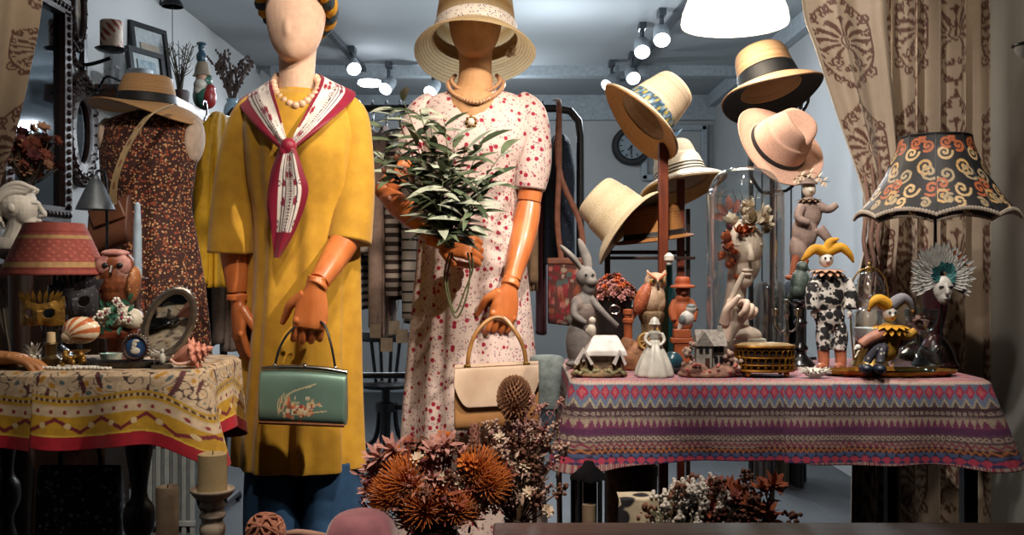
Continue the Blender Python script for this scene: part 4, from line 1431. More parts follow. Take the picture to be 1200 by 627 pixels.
def scarfprint(U, D, X, Y, per, dr):
    e = dr - D                                     # distance from the hem
    c = lerp(C('bda68a'), C('ad967a'), hash2(np.floor(U * 300), np.floor(D * 300)))
    n1 = np.sin(U * 88 + 3 * np.sin(D * 87)) + np.sin(D * 120 + 2.4 * np.sin(U * 71)) + .7 * np.sin(U * 190 + D * 140)
    n2 = np.sin(U * 37 + 5 * np.sin(X * 30)) * np.sin(D * 49 + 4 * np.sin(U * 23))
    c = np.where((np.abs(n1) < .2)[..., None] & (n2 > -.35)[..., None], np.array(C('3a2a26')), c)
    c = np.where((n1 > 2.05)[..., None], np.array(C('4a5a5c')), c)
    c = np.where(((n1 < -1.75))[..., None], np.array(C('a3741e')), c)
    c = np.where(((n2 > .82))[..., None], np.array(C('4a1c22')), c)

    def b(a0, a1, col, cond=None):
        nonlocal c
        m_ = (e >= a0) & (e < a1) & (D > 0)
        if cond is not None:
            m_ = m_ & cond
        c = np.where(m_[..., None], np.array(C(col)), c)
    b(.026, .105, 'b59b78')
    b(.088, .094, 'a8821c'); b(.094, .100, '4a2c14', (U * 90 % 1) > .4); b(.100, .105, 'a8821c')
    b(.066, .084, 'c0a98c')
    b(.068, .082, '7d1a24', np.hypot((U * 40 % 1 - .5) * 25, (e - .075) * 1000) < 4)
    b(.030, .066, 'b0851a')
    z = tri(U * 11)
    b(.030, .066, '6d1620', np.abs((e - .048) * 1000 - (z - .5) * 26) < 4)
    b(.030, .066, 'c9b184', np.hypot((U * 22 % 1 - .5) * 45, (e - .048) * 1000) < 6)
    b(.026, .030, 'c9a63a')
    b(-1, .026, '9c0d22')
    return c


LC, LH = (-.945, 2.14), (.305, .19)
hx2, hy2 = LH


def drop_l(t, p):
    return .150 + .045 * corner(t, p, hx2 + .02, .05) + .055 * corner(t, p, p - .17, .045) + .05 * corner(t, p, p - hx2, .10) + .045 * corner(t, p, hx2 + 2 * hy2, .1) + .008 * np.sin(t * 21)


tablecloth('tablecloth', 'cream printed silk cloth with crimson border draped over the left display table', LC[0], LC[1], ZL, hx2, hy2, .06, 900, 110, drop_l,
           lambda t, p: (.010 + .03 * corner(t, p, hx2, .10), .012 + .01 * corner(t, p, hx2, .2), t * 40 + .8), scarfprint, mat('printed_cloth', kind='vcol', rough=.7, scale=60, sheen=.1))
t = bpy.data.objects.new('display_table', None)
COL.objects.link(t)
t.location = (LC[0], LC[1], 0)
tag(t, 'dark table with turned legs under the cream and crimson cloth', 'table')
mk('tabletop', G().box((0, 0, ZL - .018), (2 * hx2 - .03, 2 * hy2 - .03, .028)), m_dwood, t, bevel=.01)
turned = [(.018, 0), (.022, .03), (.014, .06), (.02, .16), (.032, .26), (.028, .36), (.016, .42), (.03, .46), (.03, .50), (.016, .53), (.024, .60), (.032, .66), (.032, ZL - .036)]
lm = mesh_of('leg', G().lathe((0, 0, 0), turned, 20, m=50), m_dwood)
for (lx, ly) in ((.17, -.10), (-.2, -.10), (.25, .12), (-.22, .12)):
    put('leg', lm, t, (lx, ly, 0))
# ================================================================ left wall and left corner
m_carved = mat('carved_dark_wood', '38211a', .45, col2='241310', scale=60, bump=.4, bscale=240)
m_mirror = mat('mirror_glass', '565d63', .06, metal=1., col2='51585e')
WQ = Matrix(((0, 0, 1, 0), (1, 0, 0, 0), (0, 1, 0, 0), (0, 0, 0, 1)))   # local x along the wall (away), y up, z out of the wall


def wall_thing(name, label, cat, y, z, group=None):
    t = bpy.data.objects.new(name, None)
    COL.objects.link(t)
    t.matrix_world = Matrix.Translation((WL + .003, y, z)) @ WQ
    return tag(t, label, cat, group)


def oval_frame(t, rx, ry, w, m, orn=26, crest=True, glass=m_mirror, depth=.03, orr=.012, seed=1):
    g = G()
    n = 80
    a = np.linspace(0, 2 * PI, n, endpoint=False)
    prof = [(0, .0), (0, depth * .7), (w * .2, depth), (w * .5, depth * .8), (w * .75, depth * 1.1), (w, depth * .6), (w, 0)]
    rows = [np.stack([(rx - w + u) * np.cos(a), (ry - w + u) * np.sin(a), z + 0 * a], -1) for u, z in prof]
    A = np.array(rows)
    g.sheet(A[..., 0], A[..., 1], A[..., 2], cu=True)
    r_ = random.Random(seed)
    for k in range(orn):
        q = 2 * PI * k / orn
        rr = r_.uniform(.8, 1.3) * orr
        g.ell((rx * 1.02 * math.cos(q), ry * 1.02 * math.sin(q), depth * .5), (rr, rr, depth * .6), None, 8, 6)
        g.tube([((rx - w * .4) * math.cos(q), (ry - w * .4) * math.sin(q), depth), ((rx + orr * 1.5) * math.cos(q + .12), (ry + orr * 1.5) * math.sin(q + .12), depth * .6)], [orr * .5, orr * .3], 6)
    if crest:
        for sg in (-1, 1):
            for k in range(5):
                g.ell((sg * (.012 + .014 * k), ry + .028 - .007 * k + .006 * (k % 2), depth * .6), (.012, .014, depth * .6), None, 8, 6)
                g.ell((sg * (.010 + .012 * k), -ry - .018 + .006 * k, depth * .5), (.010, .012, depth * .5), None, 8, 6)
        g.ell((0, ry + .042, depth * .7), (.014, .018, .016), None, 8, 6)
    mk('frame', g, m, t, 50)
    mk('glass', G().lathe((0, 0, depth * .3), [(.001, 0), (1, 0), (1, -.004), (.001, -.004)], 48, sx=rx - w * .9, sy=ry - w * .9), glass, t)


t = wall_thing('wall_mirror', 'oval mirror in a heavily carved dark wooden frame on the left wall', 'mirror', 3.95, 1.545)
oval_frame(t, .135, .195, .07, m_carved)
t = wall_thing('wall_plaque', 'dark ornate oval plaque hanging high beside the tall mirror', 'plaque', 3.93, 2.03)
oval_frame(t, .065, .14, .03, m_carved, 16, True, mat('dark_painting', '4a4038', .5, col2='6a5a40', scale=20), .02, .008)
t = wall_thing('wall_plaque', 'small dark ornate oval plaque hanging under the larger one', 'plaque', 3.93, 1.865)
oval_frame(t, .045, .06, .018, m_carved, 12, False, mat('pale_cameo', '8a97a0', .5), .015, .006)
t = wall_thing('wall_mirror', 'tall rectangular mirror in a carved dark frame beside the left curtain', 'mirror', 3.56, 1.60)
for nm, c_, sz in (('frame_rail', (0, .40, .02), (.48, .06, .04)), ('frame_rail', (0, -.40, .02), (.48, .06, .04)), ('frame_stile', (-.22, 0, .02), (.06, .76, .04)), ('frame_stile', (.22, 0, .02), (.06, .76, .04))):
    g = G().box(c_, sz)
    L_ = max(sz)
    for k in range(int(L_ / .03)):
        p = -L_ / 2 + .015 + k * .03
        g.ell((c_[0] + (p if sz[0] > sz[1] else 0), c_[1] + (p if sz[1] > sz[0] else 0), .042), (.012, .012, .010), None, 8, 5)
    mk(nm, g, m_carved, t, 50)
g = G()
for sg in (-1, 1):
    for k in range(5):
        g.ell((sg * (.02 + .035 * k), .455 - .008 * k, .03), (.024, .026, .02), None, 8, 6)
mk('crest', g, m_carved, t, 50)
mk('glass', G().box((0, 0, .012), (.40, .76, .01)), m_mirror, t)

# wooden shelf and what stands on it
YS0, YS1, XS1, ZS = 4.1, 6.6, -1.50, 1.768
m_shelf = mat('shelf_wood', '5d4030', .5, col2='49301f', scale=8, stretch=(8, 1, 8))
o = mk('wall_shelf', G().box(((WL + XS1) / 2 + .002, (YS0 + YS1) / 2, ZS - .035), (XS1 - WL - .004, YS1 - YS0, .07)), m_shelf, bevel=.004)
tag(o, 'long thick wooden shelf running back along the left wall', 'shelf')
o = mk('wall_shelf', G().box(((WL + XS1) / 2 - .02, 5.6, 1.44), (XS1 - WL - .06, 1.6, .04)), mat('grey_shelf', '7d878c', .6), bevel=.004)
tag(o, 'grey lower shelf on the left wall behind the dress form shoulder', 'shelf')


def frame_pic(px, d, w, h, z, label, mm, lean=.15, rz=1.2):
    t = bpy.data.objects.new('picture_frame', None)
    COL.objects.link(t)
    t.location = (px, d, z + .004)
    t.rotation_euler = (-lean, 0, rz)
    tag(t, label, 'picture frame')
    f_ = .022
    g = G().box((0, 0, f_ / 2), (w, .025, f_)).box((0, 0, h - f_ / 2), (w, .025, f_)).box((-w / 2 + f_ / 2, 0, h / 2), (f_, .025, h - f_ * 1.9)).box((w / 2 - f_ / 2, 0, h / 2), (f_, .025, h - f_ * 1.9))
    mk('frame', g, m_black, t)
    mk('mat_board', G().box((0, .004, h / 2), (w - f_ * 1.6, .008, h - f_ * 1.6)), mat('mat_board', 'a9b0b2', .7), t)
    mk('picture', G().box((0, -.001, h / 2), (w * .5, .008, h * .5)), mm, t)


frame_pic(-1.60, 4.33, .22, .19, ZS, 'black framed picture leaning low at the front of the shelf', mat('print_grey', '5f7480', .5, col2='8d9ca2', scale=30))
frame_pic(-1.655, 4.56, .24, .36, ZS, 'taller black framed picture standing behind the low one on the shelf', mat('print_tan', '8b7f70', .5, col2='a79b8c', scale=20))
m_tin = mat('pale_tin', 'c0c6c8', .35, col2='b0b6b8')
for (x, y, r, h_, lab) in ((-1.59, 4.19, .052, .075, 'white round tin at the front end of the shelf'), (-1.555, 4.36, .045, .07, 'second white round tin on the shelf, behind the dress form hat')):
    t = bpy.data.objects.new('round_tin', None); COL.objects.link(t); t.location = (x, y, ZS + .001); tag(t, lab, 'tin')
    mk('tin_body', G().lathe((0, 0, 0), [(.001, 0), (r, 0), (r, h_ * .7), (.001, h_ * .7)], 32), m_tin, t)
    mk('lid', G().lathe((0, 0, h_ * .7), [(.001, 0), (r + .002, 0), (r + .002, h_ * .25), (r - .004, h_ * .3), (.001, h_ * .3)], 32), m_white, t)
# iron bracket with a pillar candle
t = wall_thing('candle_bracket', 'dark iron wall bracket with curling branches holding a patterned candle', 'candle bracket', 3.98, 1.80)
g = G().box((0, .02, .01), (.03, .26, .018)).tube([(0, .02, .01), (0, .03, .06), (0, .05, .12)], .008, 8, m=12)
g.tube([(0, -.1, .01), (.02, -.07, .06), (-.02, -.03, .11), (.02, -.04, .15)], .005, 6, m=20).tube([(0, -.06, .01), (-.03, -.09, .08), (.01, -.06, .13), (-.01, -.10, .15)], .004, 6, m=20)
for k in range(8):
    g.leaf((.02 * math.sin(k), -.09 + .016 * k, .03 + .014 * k), (math.sin(k * 2), -.6 + .3 * math.cos(k), .6), .04, .016, .3)
mk('arm', g, m_dark, t, 60)
mk('dish', G().lathe((0, .075, .12), [(.001, 0), (.05, .002), (.062, .012), (.058, .014), (.001, .008)], 28, rot=(-PI / 2, 0, 0)), m_dark, t)
t = bpy.data.objects.new('pillar_candle', None); COL.objects.link(t); t.location = (WL + .125, 3.98, 1.888); tag(t, 'cream pillar candle with red leaf print on the wall bracket', 'candle')
g = G().lathe((0, 0, 0), [(.001, 0), (.042, 0), (.044, .003)] + [(.044, .003 + .004 * k) for k in range(1, 27)] + [(.040, .112), (.001, .110)], 64)
mk('wax', g, mat('printed_wax', kind='vcol', rough=.5), t, col=lambda p: np.where((np.sin(np.arctan2(p[:, 1], p[:, 0]) * 5 + p[:, 2] * 60) * np.sin(p[:, 2] * 110 + np.arctan2(p[:, 1], p[:, 0]) * 3) > .35)[:, None], np.array(C('8c2a2c')), np.array(C('cdb9a2'))))
mk('wick', G().tube([(0, 0, .108), (.001, 0, .12)], .0012, 5), m_black, t)

# dark pendant shades hanging by the shelf
f = Fig('pendant_lamp', 'small dark metal pendant lamp at the top left above the shelf', 'pendant lamp', 202, 4.9, py=10)
f.part('lamp_shade', f.l(G(), 202, [(13, 8), (11, 3), (5, -4), (2, -10), (1, -10), (4, -4), (10, 3), (12, 8)], 24), m_black)
f.part('rod', f.t(G(), [(202, -8, 0), (202, -11.4, 0)], 1, 6), m_black)
f.part('pull_cord', f.t(G(), [(202, 6, 0), (202, 60, 0)], .5, 5), m_black)
# twig bunches, santa figure, vase with branches
m_twig = mat('dry_twig', '4a4238', .8)


def twigs(f, px, y0, y1, spread, n, m, name='branch', r=.9, side=3, buds=None, seed=0):
    r_ = random.Random(seed)
    for i in range(n):
        tx = px + r_.uniform(-spread, spread)
        ty = y1 + abs(tx - px) * .35 + r_.uniform(0, 14)
        dz = r_.uniform(-spread, spread) * .5
        path = spl([(px + r_.uniform(-2, 2), y0, 0), ((px * .6 + tx * .4), (y0 + ty) / 2, dz * .4), (tx, ty, dz)], 12)
        g = f.t(G(), [tuple(x) for x in path], list(np.linspace(r, r * .4, 12)), 5)
        for k in range(side):
            j = r_.randint(4, 10)
            p = path[j]
            q = p + np.array([r_.uniform(-10, 10), -r_.uniform(4, 14), r_.uniform(-6, 6)])
            f.t(g, [tuple(p), tuple((p + q) / 2 + np.array([1.5, 0, 0])), tuple(q)], [r * .6, r * .5, r * .3], 5)
            if buds:
                for w_ in np.linspace(.3, 1, 4):
                    b = p * (1 - w_) + q * w_
                    f.e(g, b[0], b[1], 1.4, 1.9, 1.4, dy=b[2], n=6, m=5)
        if buds:
            for j in range(4, 12):
                f.e(g, path[j][0] + r_.uniform(-2, 2), path[j][1], 1.5, 2, 1.5, dy=path[j][2], n=6, m=5)
        f.part(name, g, m)


f = Fig('twig_bunch', 'bunch of bare grey twigs in a pot on the shelf left of the bearded figurine', 'dried twigs', 211, 4.62, ZS + .001)
f.part('pot', f.l(G(), 211, [(1, f.py), (9, f.py), (11, f.py - 15), (9, f.py - 16), (1, f.py - 14)], 20), m_carved)
twigs(f, 211, f.py - 10, 46, 15, 16, m_twig, seed=2)
f = Fig('santa_figurine', 'bearded figurine in red and green with a small figure on its head on the shelf', 'figurine', 239, 4.8, ZS + .001)
y = f.py
f.part('body', f.e(f.e(G(), 239, y - 16, 13, 16), 239, y - 34, 10, 8), mat('green_glaze', '2f5a48', .4), rem=1.2)
f.part('coat', f.e(f.e(G(), 246, y - 14, 9, 13, dy=-4), 248, y - 24, 6, 6, dy=-5), mat('red_glaze', '8a2524', .4), rem=1.2)
f.part('beard', f.e(f.e(G(), 237, y - 28, 8, 8, dy=-7), 235, y - 22, 6, 6, dy=-8), mat('ivory_glaze', 'b8b0a0', .5), rem=1.2)
f.part('face', f.e(G(), 238, y - 36, 7, 7, dy=-4), mat('skin_glaze', 'b78a70', .5))
f.part('hat', f.l(G(), 237, [(11, y - 40), (9, y - 43), (8, y - 50), (6, y - 56), (2, y - 58)], 18), mat('grey_glaze', '7d6d5a', .5))
f.part('small_figure', f.e(f.e(f.e(G(), 236, y - 62, 6, 8), 236, y - 73, 4, 5), 236, y - 78, 6, 2), mat('blue_glaze', '24414e', .4), rem=1.)
f = Fig('flower_vase', 'pale blue vase of dry budded branches at the far end of the shelf', 'vase', 272, 5.2, ZS + .001)
y = f.py
f.part('vase', f.l(G(), 272, [(1, y), (8, y), (10, y - 8), (9, y - 18), (6, y - 24), (7, y - 27), (6, y - 27), (5, y - 23), (1, y - 20)], 24, m=30), mat('blue_ceramic', '7f97a3', .35))
twigs(f, 272, y - 20, 58, 26, 14, mat('brown_twig', '4b3a33', .8), buds=True, seed=5)

# ---------------------------------------------------------------- dress form in the brown flowered dress
f = Fig('dress_form', 'headless dress form in a brown flowered dress under a tan hat', 'dress form', 178, 3.2, 0)
m_brown = mat('brown_floral', '38170f', .8, kind='dots', col2='2c110b', scale=40, layers=((75, .36, '7d3820', .7), (115, .34, 'a8754e', .6), (80, .26, 'b9946a', .5)))
keys = [(132, 178, 22, 18, 0), (140, 178, 48, 26, 0), (150, 177, 56, 32, 0), (175, 176, 56, 40, -2), (205, 175, 52, 40, -2), (240, 174, 48, 34, 0), (280, 175, 52, 38, 0), (340, 176, 60, 46, 0), (430, 178, 66, 52, 0), (560, 178, 72, 58, 0)]
f.part('dress', G().sheet(*garment(f, keys, 96, 90, fold2), cu=True), m_brown, solid=1., smooth=180)
m_lin = mat('form_linen', 'c3aa95', .8, bump=.1, bscale=400)
for sx in (-1, 1):
    f.part('shoulder_cap', f.e(G(), 178 + sx * 49, 166, 11, 28, 24, rot=(0, sx * .12, 0)), m_lin)
f.part('neck', f.l(G(), 178, [(1, 112), (14, 113), (15, 125), (22, 140), (20, 146)], 24), m_lin)
g = f.t(G(), [(178, 430, 0), (178, f.py - 10, 0)], 8, 12)
f.part('stand', f.l(g, 178, [(1, f.py - 12), (50, f.py - 8), (50, f.py), (1, f.py)], 28), m_dwood)
f = Fig('shoulder_bag', 'brown leather shoulder bag on a printed beige strap across the dress form', 'bag', 130, 2.98, py=292)
g, X, R, Yy = bag_body(f, 106, 152, 236, 292, 6, 13, -18, nx=60, ny=60)
f.part('bag_body', g, mat('saddle_leather', '5d3620', .45, col2='48281a', scale=14), smooth=60)
f.part('flap', f.b(G(), 110, 240, 150, 262, 4, -12, rot=(0, -.35, 0)), mat('saddle_leather'), bevel=2)
st = spl([(190, 120, 26), (184, 138, -22), (172, 160, -34), (158, 188, -36), (144, 220, -26), (136, 250, -8)], 60)
g = G()
tt = np.linspace(-1, 1, 8)[None]
g.sheet((st[:, 0:1] + tt * 4.6 - f.px) * f.s, (st[:, 2:3] + 0 * tt) * f.s, (f.py - st[:, 1:2] + tt * 2.4) * f.s)
q = np.arange(60)[:, None] + 0 * tt
c = np.where(((np.abs(tt) < .5) & (np.sin(q * .7) * np.cos(tt * 3) > .55))[..., None], np.array(C('7a4a30')), np.array(C('a58c66')))
f.part('strap', g, mat('printed_strap', kind='vcol', rough=.8), smooth=180, solid=1.5, col=c.reshape(-1, 3))

# black adjustable lamp with grey cone shade, wall side
f = Fig('backdrop', 'low dark wooden cabinet added for darkness behind the left table', 'backdrop', 40, 2.71, 0)  # added dark backdrop with doors, covers the bright wall behind the table
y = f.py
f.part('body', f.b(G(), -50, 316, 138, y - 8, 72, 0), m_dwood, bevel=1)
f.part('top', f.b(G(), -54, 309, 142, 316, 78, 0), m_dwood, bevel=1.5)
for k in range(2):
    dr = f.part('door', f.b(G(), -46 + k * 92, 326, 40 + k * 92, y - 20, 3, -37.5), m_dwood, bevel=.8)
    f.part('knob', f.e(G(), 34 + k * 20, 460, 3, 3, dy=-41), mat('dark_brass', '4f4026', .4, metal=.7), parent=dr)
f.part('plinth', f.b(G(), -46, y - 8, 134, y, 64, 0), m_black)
f = Fig('desk_lamp', 'grey cone shaded lamp with bare bulb behind the red lampshade', 'lamp', 112, 2.70, CZ - (308.6 - 313.5) / F * 2.71 + .002)
g = f.l(G(), 112, [(22, 246), (20, 240), (10, 218), (5, 210), (3.5, 206), (2.5, 206), (4, 210), (9, 218), (19, 240)], 28, m=40)
f.part('lamp_shade', g, mat('gunmetal', '3c4146', .45, metal=.4), smooth=180)
f.part('bulb', f.e(G(), 114, 238, 5, 6), mat('clear_bulb', 'b9bcb8', .1, trans=.8))
f.part('stem', f.t(G(), [(112, 207, 0), (113, 200, 4), (120, 206, 8), (122, 260, 8), (122, f.py - 4, 8)], 1.8, 8, m=30), m_dark)
f.part('base', f.l(G(), 122, [(1, f.py - 5), (17, f.py - 4), (19, f.py), (1, f.py)], 28, dy=8), m_dark)

# pedestal with the classical bust
f = Fig('pedestal', 'dark round pedestal under the white bust behind the left table', 'pedestal', 24, 2.5, 0)
f.part('column', f.l(G(), 24, [(1, 292), (30, 292), (32, 296), (28, 300), (14, 306), (12, 400), (18, 520), (12, 620), (34, f.py - 12), (36, f.py), (1, f.py)], 28), m_dwood)
zb = CZ - (292 - 313.5) / F * 2.5
f = Fig('classical_bust', 'white plaster bust with wavy hair facing right at the left edge', 'bust', 24, 2.5, zb + .001)
m_plas = mat('aged_plaster', 'b3aea5', .6, col2='96918a', scale=12)
g = G()
f.e(g, 20, 238, 22, 22, 20)
f.e(g, 31, 246, 14, 20, 16)
f.e(g, 36, 260, 9, 9, 11)
f.e(g, 41, 268, 5, 4.5, 7)
f.t(g, [(43, 236, 0), (50, 248, 0), (53, 252, 0), (46, 254, 0)], [2.6, 3.2, 2.6, 2.6], 8, m=10)
f.e(g, 45.5, 259, 3.2, 1.9, 5); f.e(g, 45, 263, 3, 1.8, 5)
f.e(g, 42, 238, 4.4, 2.2, 10)
f.t(g, [(24, 250, 2), (20, 270, 4), (16, 290, 4)], [15, 14, 22], 14, m=12)
f.e(g, 14, 290, 32, 14, 20)
f.part('head', g, m_plas, rem=.8, it=2)
g = G()
r_ = random.Random(4)
for k in range(22):
    a = r_.uniform(-.3, 2.6)
    dy = r_.uniform(-20, 14)
    x0, y0 = 34 - 6 + 22 * math.cos(a * .9 + .5), 236 - 20 * math.sin(a * .9 + .5) + 3
    f.t(g, [(44 - k * .5, 222 + k * .35, dy * .7), (30 - k * .6, 216 + k * .8, dy), (14 - k * .5, 222 + k * 1.0, dy * 1.05), (4 - k * .2, 236 + k * .9, dy), (8, 246 + k, dy * .8)], [2.4, 3.4, 3.8, 3.4, 2], 7, m=16)
f.e(g, 22, 244, 5, 6, 4, dy=-17)
f.part('hair', g, m_plas, rem=1., it=2)

f = Fig('dried_flowers', 'reddish brown dried flower bunch hanging in front of the tall mirror', 'dried flowers', 34, 2.9, py=214)
m_rust = [mat('rust_petal', '6d3322', .85), mat('wine_petal', '4d1c1c', .85), mat('straw_petal', '8a6248', .85)]
r_ = random.Random(9)
protos = []
for k in range(3):
    g = G()
    for j in range(16):
        a = j * 2.4
        g.leaf((0, 0, 0), (math.cos(a), math.sin(a), .3 + .08 * j), 5.5 * f.s, 3 * f.s, .3)
    protos.append(mesh_of('flower_head', g, m_rust[k], 180))
g = G()
for k in range(90):
    x, y, dy = r_.gauss(34, 13), r_.gauss(182, 14), r_.gauss(0, 10)
    x, y = min(max(x, 8), 62), min(max(y, 152), 212)
    put('flower_head', protos[k % 3], f.root, f.p(x, y, dy), (r_.uniform(-1, 1), r_.uniform(-1, 1), r_.uniform(0, 6)), r_.uniform(1.2, 2.0))
    f.t(g, [(x, y, dy), (34 + (x - 34) * .3, 214, dy * .3)], .7, 5)
f.part('stems', g, m_twig)
yf = 313.5 + CZ / f.s
f.part('tall_vase', f.l(G(), 34, [(5, 213), (7, 216), (4, 240), (9, 330), (14, 450), (13, 600), (18, yf - 4), (19, yf), (1, yf)], 24, m=50), m_dwood)

# ================================================================ on the left table
zt = ZL + .001
f = Fig('table_lamp', 'table lamp with red striped cloth shade on the left table', 'lamp', 64, 2.2, zt)
prof = np.array([(32, 262), (58.5, 321)])
a = np.linspace(0, 2 * PI, 120, endpoint=False)[None]
v = np.linspace(0, 1, 60)[:, None]
rr = 32 + 26.5 * v
g = G().sheet(rr * np.cos(a) * f.s, rr * np.sin(a) * f.s, (f.py - 262 - 59 * v + 0 * a) * f.s, cu=True)
vv = v + 0 * a
c = np.broadcast_to(np.array(C('7a382f')), vv.shape + (3,)).copy()
c = np.where((np.abs(vv - .28) < .035)[..., None] | (np.abs(vv - .82) < .045)[..., None], np.array(C('8f7048')), c)
c = np.where((np.abs(vv - .90) < .02)[..., None] | (np.abs(vv - .18) < .02)[..., None], np.array(C('6d2622')), c)
c = np.where(((np.sin(a * 26) * np.sin(v * 46) > .72) & (vv > .35) & (vv < .75))[..., None], np.array(C('9c5648')), c)
f.part('lamp_shade', g, mat('printed_linen', kind='vcol', rough=.85, scale=90, bump=.15, bscale=500), smooth=180, solid=1.2, col=c.reshape(-1, 3))
f.part('shade_ring', f.t(G(), [(64 + 58 * math.cos(q), 321, 58 * math.sin(q)) for q in np.linspace(0, 2 * PI, 48, endpoint=False)], 1.2, 6, closed=True), mat('red_braid', '7a2f28', .8))
y = f.py
f.part('stem', f.l(G(), 64, [(3, 268), (3, 330), (7, 334), (9, 345), (13, 360), (15, 380), (11, 396), (9, 404), (16, 410), (20, y - 6), (21, y), (1, y)], 28, m=60), mat('black_lacquer', '141214', .25, coat=.4))
f.part('bulb', f.e(G(), 64, 300, 9, 13), mat('frosted_bulb', 'c5c0b6', .4))
f.part('finial_figure', f.e(f.e(f.e(G(), 78, 336, 5, 9, dy=-14), 78, 325, 3.6, 4, dy=-14), 86, 338, 7, 3, dy=-14), m_plas, rem=1.)

# owl on its flowered stand
f = Fig('owl_statue', 'brown owl statue with pinkish face perched on white ceramic flowers', 'owl statue', 138, 2.2, zt)
y = f.py
m_owl = mat('owl_brown', '7a4224', .5, col2='522813', scale=50, bump=.2)
g = f.e(f.e(f.e(G(), 138, 330, 23, 27, 19), 138, 309, 19, 15, 17), 138, 345, 19, 18, 17)
f.part('body', g, m_owl, rem=1.1)
g = f.e(f.e(G(), 129, 311, 12, 12, 4, dy=-12), 147, 311, 12, 12, 4, dy=-12)
f.e(g, 138, 297, 17, 5, 9, dy=-8)
f.part('face_disc', g, mat('owl_pink', 'b08078', .55, col2='8d5a54', scale=60), rem=.9)
for sx in (-1, 1):
    ey = f.part('eye', f.e(G(), 138 + sx * 8.5, 311, 4.0, 3.2, 2.4, dy=-15.6), m_black)
    f.part('wing', f.e(G(), 138 + sx * 20, 333, 7, 21, 14, dy=-3, rot=(0, sx * .12, 0)), mat('owl_wing', '8f5a34', .55, kind='dots', col2='6a3b20', layers=((170, .3, 'c09468', .6),)))
f.part('beak', f.t(G(), [(138, 312, -18), (138, 319, -22), (138, 323, -18)], [2.6, 2.2, .4], 8), mat('horn', '3a241c', .4))
g = f.e(f.e(f.e(G(), 138, 372, 24, 16, 18), 124, 378, 13, 11, 14, dy=-3), 156, 374, 13, 13, 14, dy=-3)
f.part('rock_base', g, mat('ivory_glaze'), rem=1.2)
r_ = random.Random(8)
lf, fl = G(), G()
for k in range(28):
    x, yy = r_.uniform(112, 166), r_.uniform(350, 384)
    q = f.p(x, yy, -17 - r_.uniform(0, 5))
    lf.leaf(q, (r_.uniform(-1, 1), -.4, r_.uniform(-.6, .8)), 10 * f.s, 5 * f.s, .3, (0, -1, 0), .3)
for k in range(9):
    x, yy = r_.uniform(116, 164), r_.uniform(352, 382)
    fg = G()
    for j in range(6):
        aa = j * PI / 3
        f.e(fg, x + 3.4 * math.cos(aa), yy + 3.4 * math.sin(aa), 2.4, 2.4, 1.4, dy=-22, n=8, m=6)
    fo = f.part('porcelain_flower', fg, mat('porcelain_white', 'd0cabd', .3, coat=.4))
    f.part('flower_centre', f.e(G(), x, yy, 1.7, 1.7, 1.4, dy=-23.5, n=8, m=6), mat('berry_red', '7d1f38', .4), parent=fo)
f.part('leaves', lf, mat('green_glaze'), smooth=180)
f.part('wooden_foot', f.l(G(), 138, [(1, 386), (26, 386), (30, 389), (30, 394), (14, 397), (12, y - 8), (20, y), (1, y)], 28, sy=.7), m_wood)

# grey blue taper candle in a candlestick
f = Fig('taper_candle', 'tall pale blue taper candle on a dark stick behind the owl', 'candle', 161, 2.3, zt)
y = f.py
f.part('wax', f.l(G(), 161, [(1, 237), (3.2, 239), (4.6, 270), (5.2, 326), (1, 326)], 16), mat('blue_wax', '8fa2b2', .5, sss=.1))
f.part('candlestick', f.l(G(), 161, [(1, 325), (10, 325), (11, 328), (5, 332), (4, 360), (7, 368), (4, 376), (5, 404), (16, y - 5), (17, y), (1, y)], 24, m=60), m_carved)

# nautilus shell
f = Fig('nautilus_shell', 'striped orange and white nautilus shell standing on the left table', 'shell', 96, 2.08, zt)
g = f.e(G(), 95, 387, 22, 16, 12, n=90, m=60)
f.e(g, 82, 394, 10, 9, 9, n=40, m=24)


def nautilus_colour(p):
    x, z = p[:, 0] / f.s + 96 - 80, f.py - p[:, 2] / f.s
    dx, dz = x, 396 - z
    an = np.arctan2(dz, dx)
    r = np.hypot(dx, dz)
    st_ = (np.sin(an * 16 + r * .10) > .05) & (r > 9) & (an > -.1)
    return np.where(st_[:, None], np.array(C('b0623a')), np.array(C('d2bfa4')))


f.part('shell', g, mat('shell_gloss', kind='vcol', rough=.3, coat=.3), smooth=180, col=nautilus_colour)
f.part('stand', f.l(G(), 94, [(12, 410), (10, 412), (4, 415), (4, f.py - 4), (14, f.py), (1, f.py)][::1], 20), mat('antique_gold'))


def venetian(f, name, x0, x1, y0, y1, mm, bulge, dy, eyes=True, trim=None):
    nu, nv = 60, 40
    u, v = np.meshgrid(np.linspace(-1, 1, nu), np.linspace(-1, 1, nv))
    yy = v * (.62 + .38 * np.abs(u) ** 1.2)
    X = (x0 + x1) / 2 + u * (x1 - x0) / 2
    Yq = (y0 + y1) / 2 - yy * (y1 - y0) / 2 - 3 * np.abs(u) ** 3 + 3 * (1 - np.abs(u)) * (v < 0)
    Dd = dy - bulge * (1 - u ** 2) * (1 - .4 * v ** 2) - 4 * np.exp(-(u / .12) ** 2) * (v < .3)
    g = G().sheet((X - f.px) * f.s, Dd * f.s, (f.py - Yq) * f.s)
    if eyes:
        keep = []
        for q in g.f:
            ii = [i for i in q]
            uc = np.mean([u.ravel()[i] for i in ii]); vc = np.mean([v.ravel()[i] for i in ii])
            if ((abs(uc) - .45) / .22) ** 2 + ((vc - .05) / .36) ** 2 > 1:
                keep.append(q)
        g.f = keep
    return f.part(name, g, mm, smooth=180, solid=1.2)


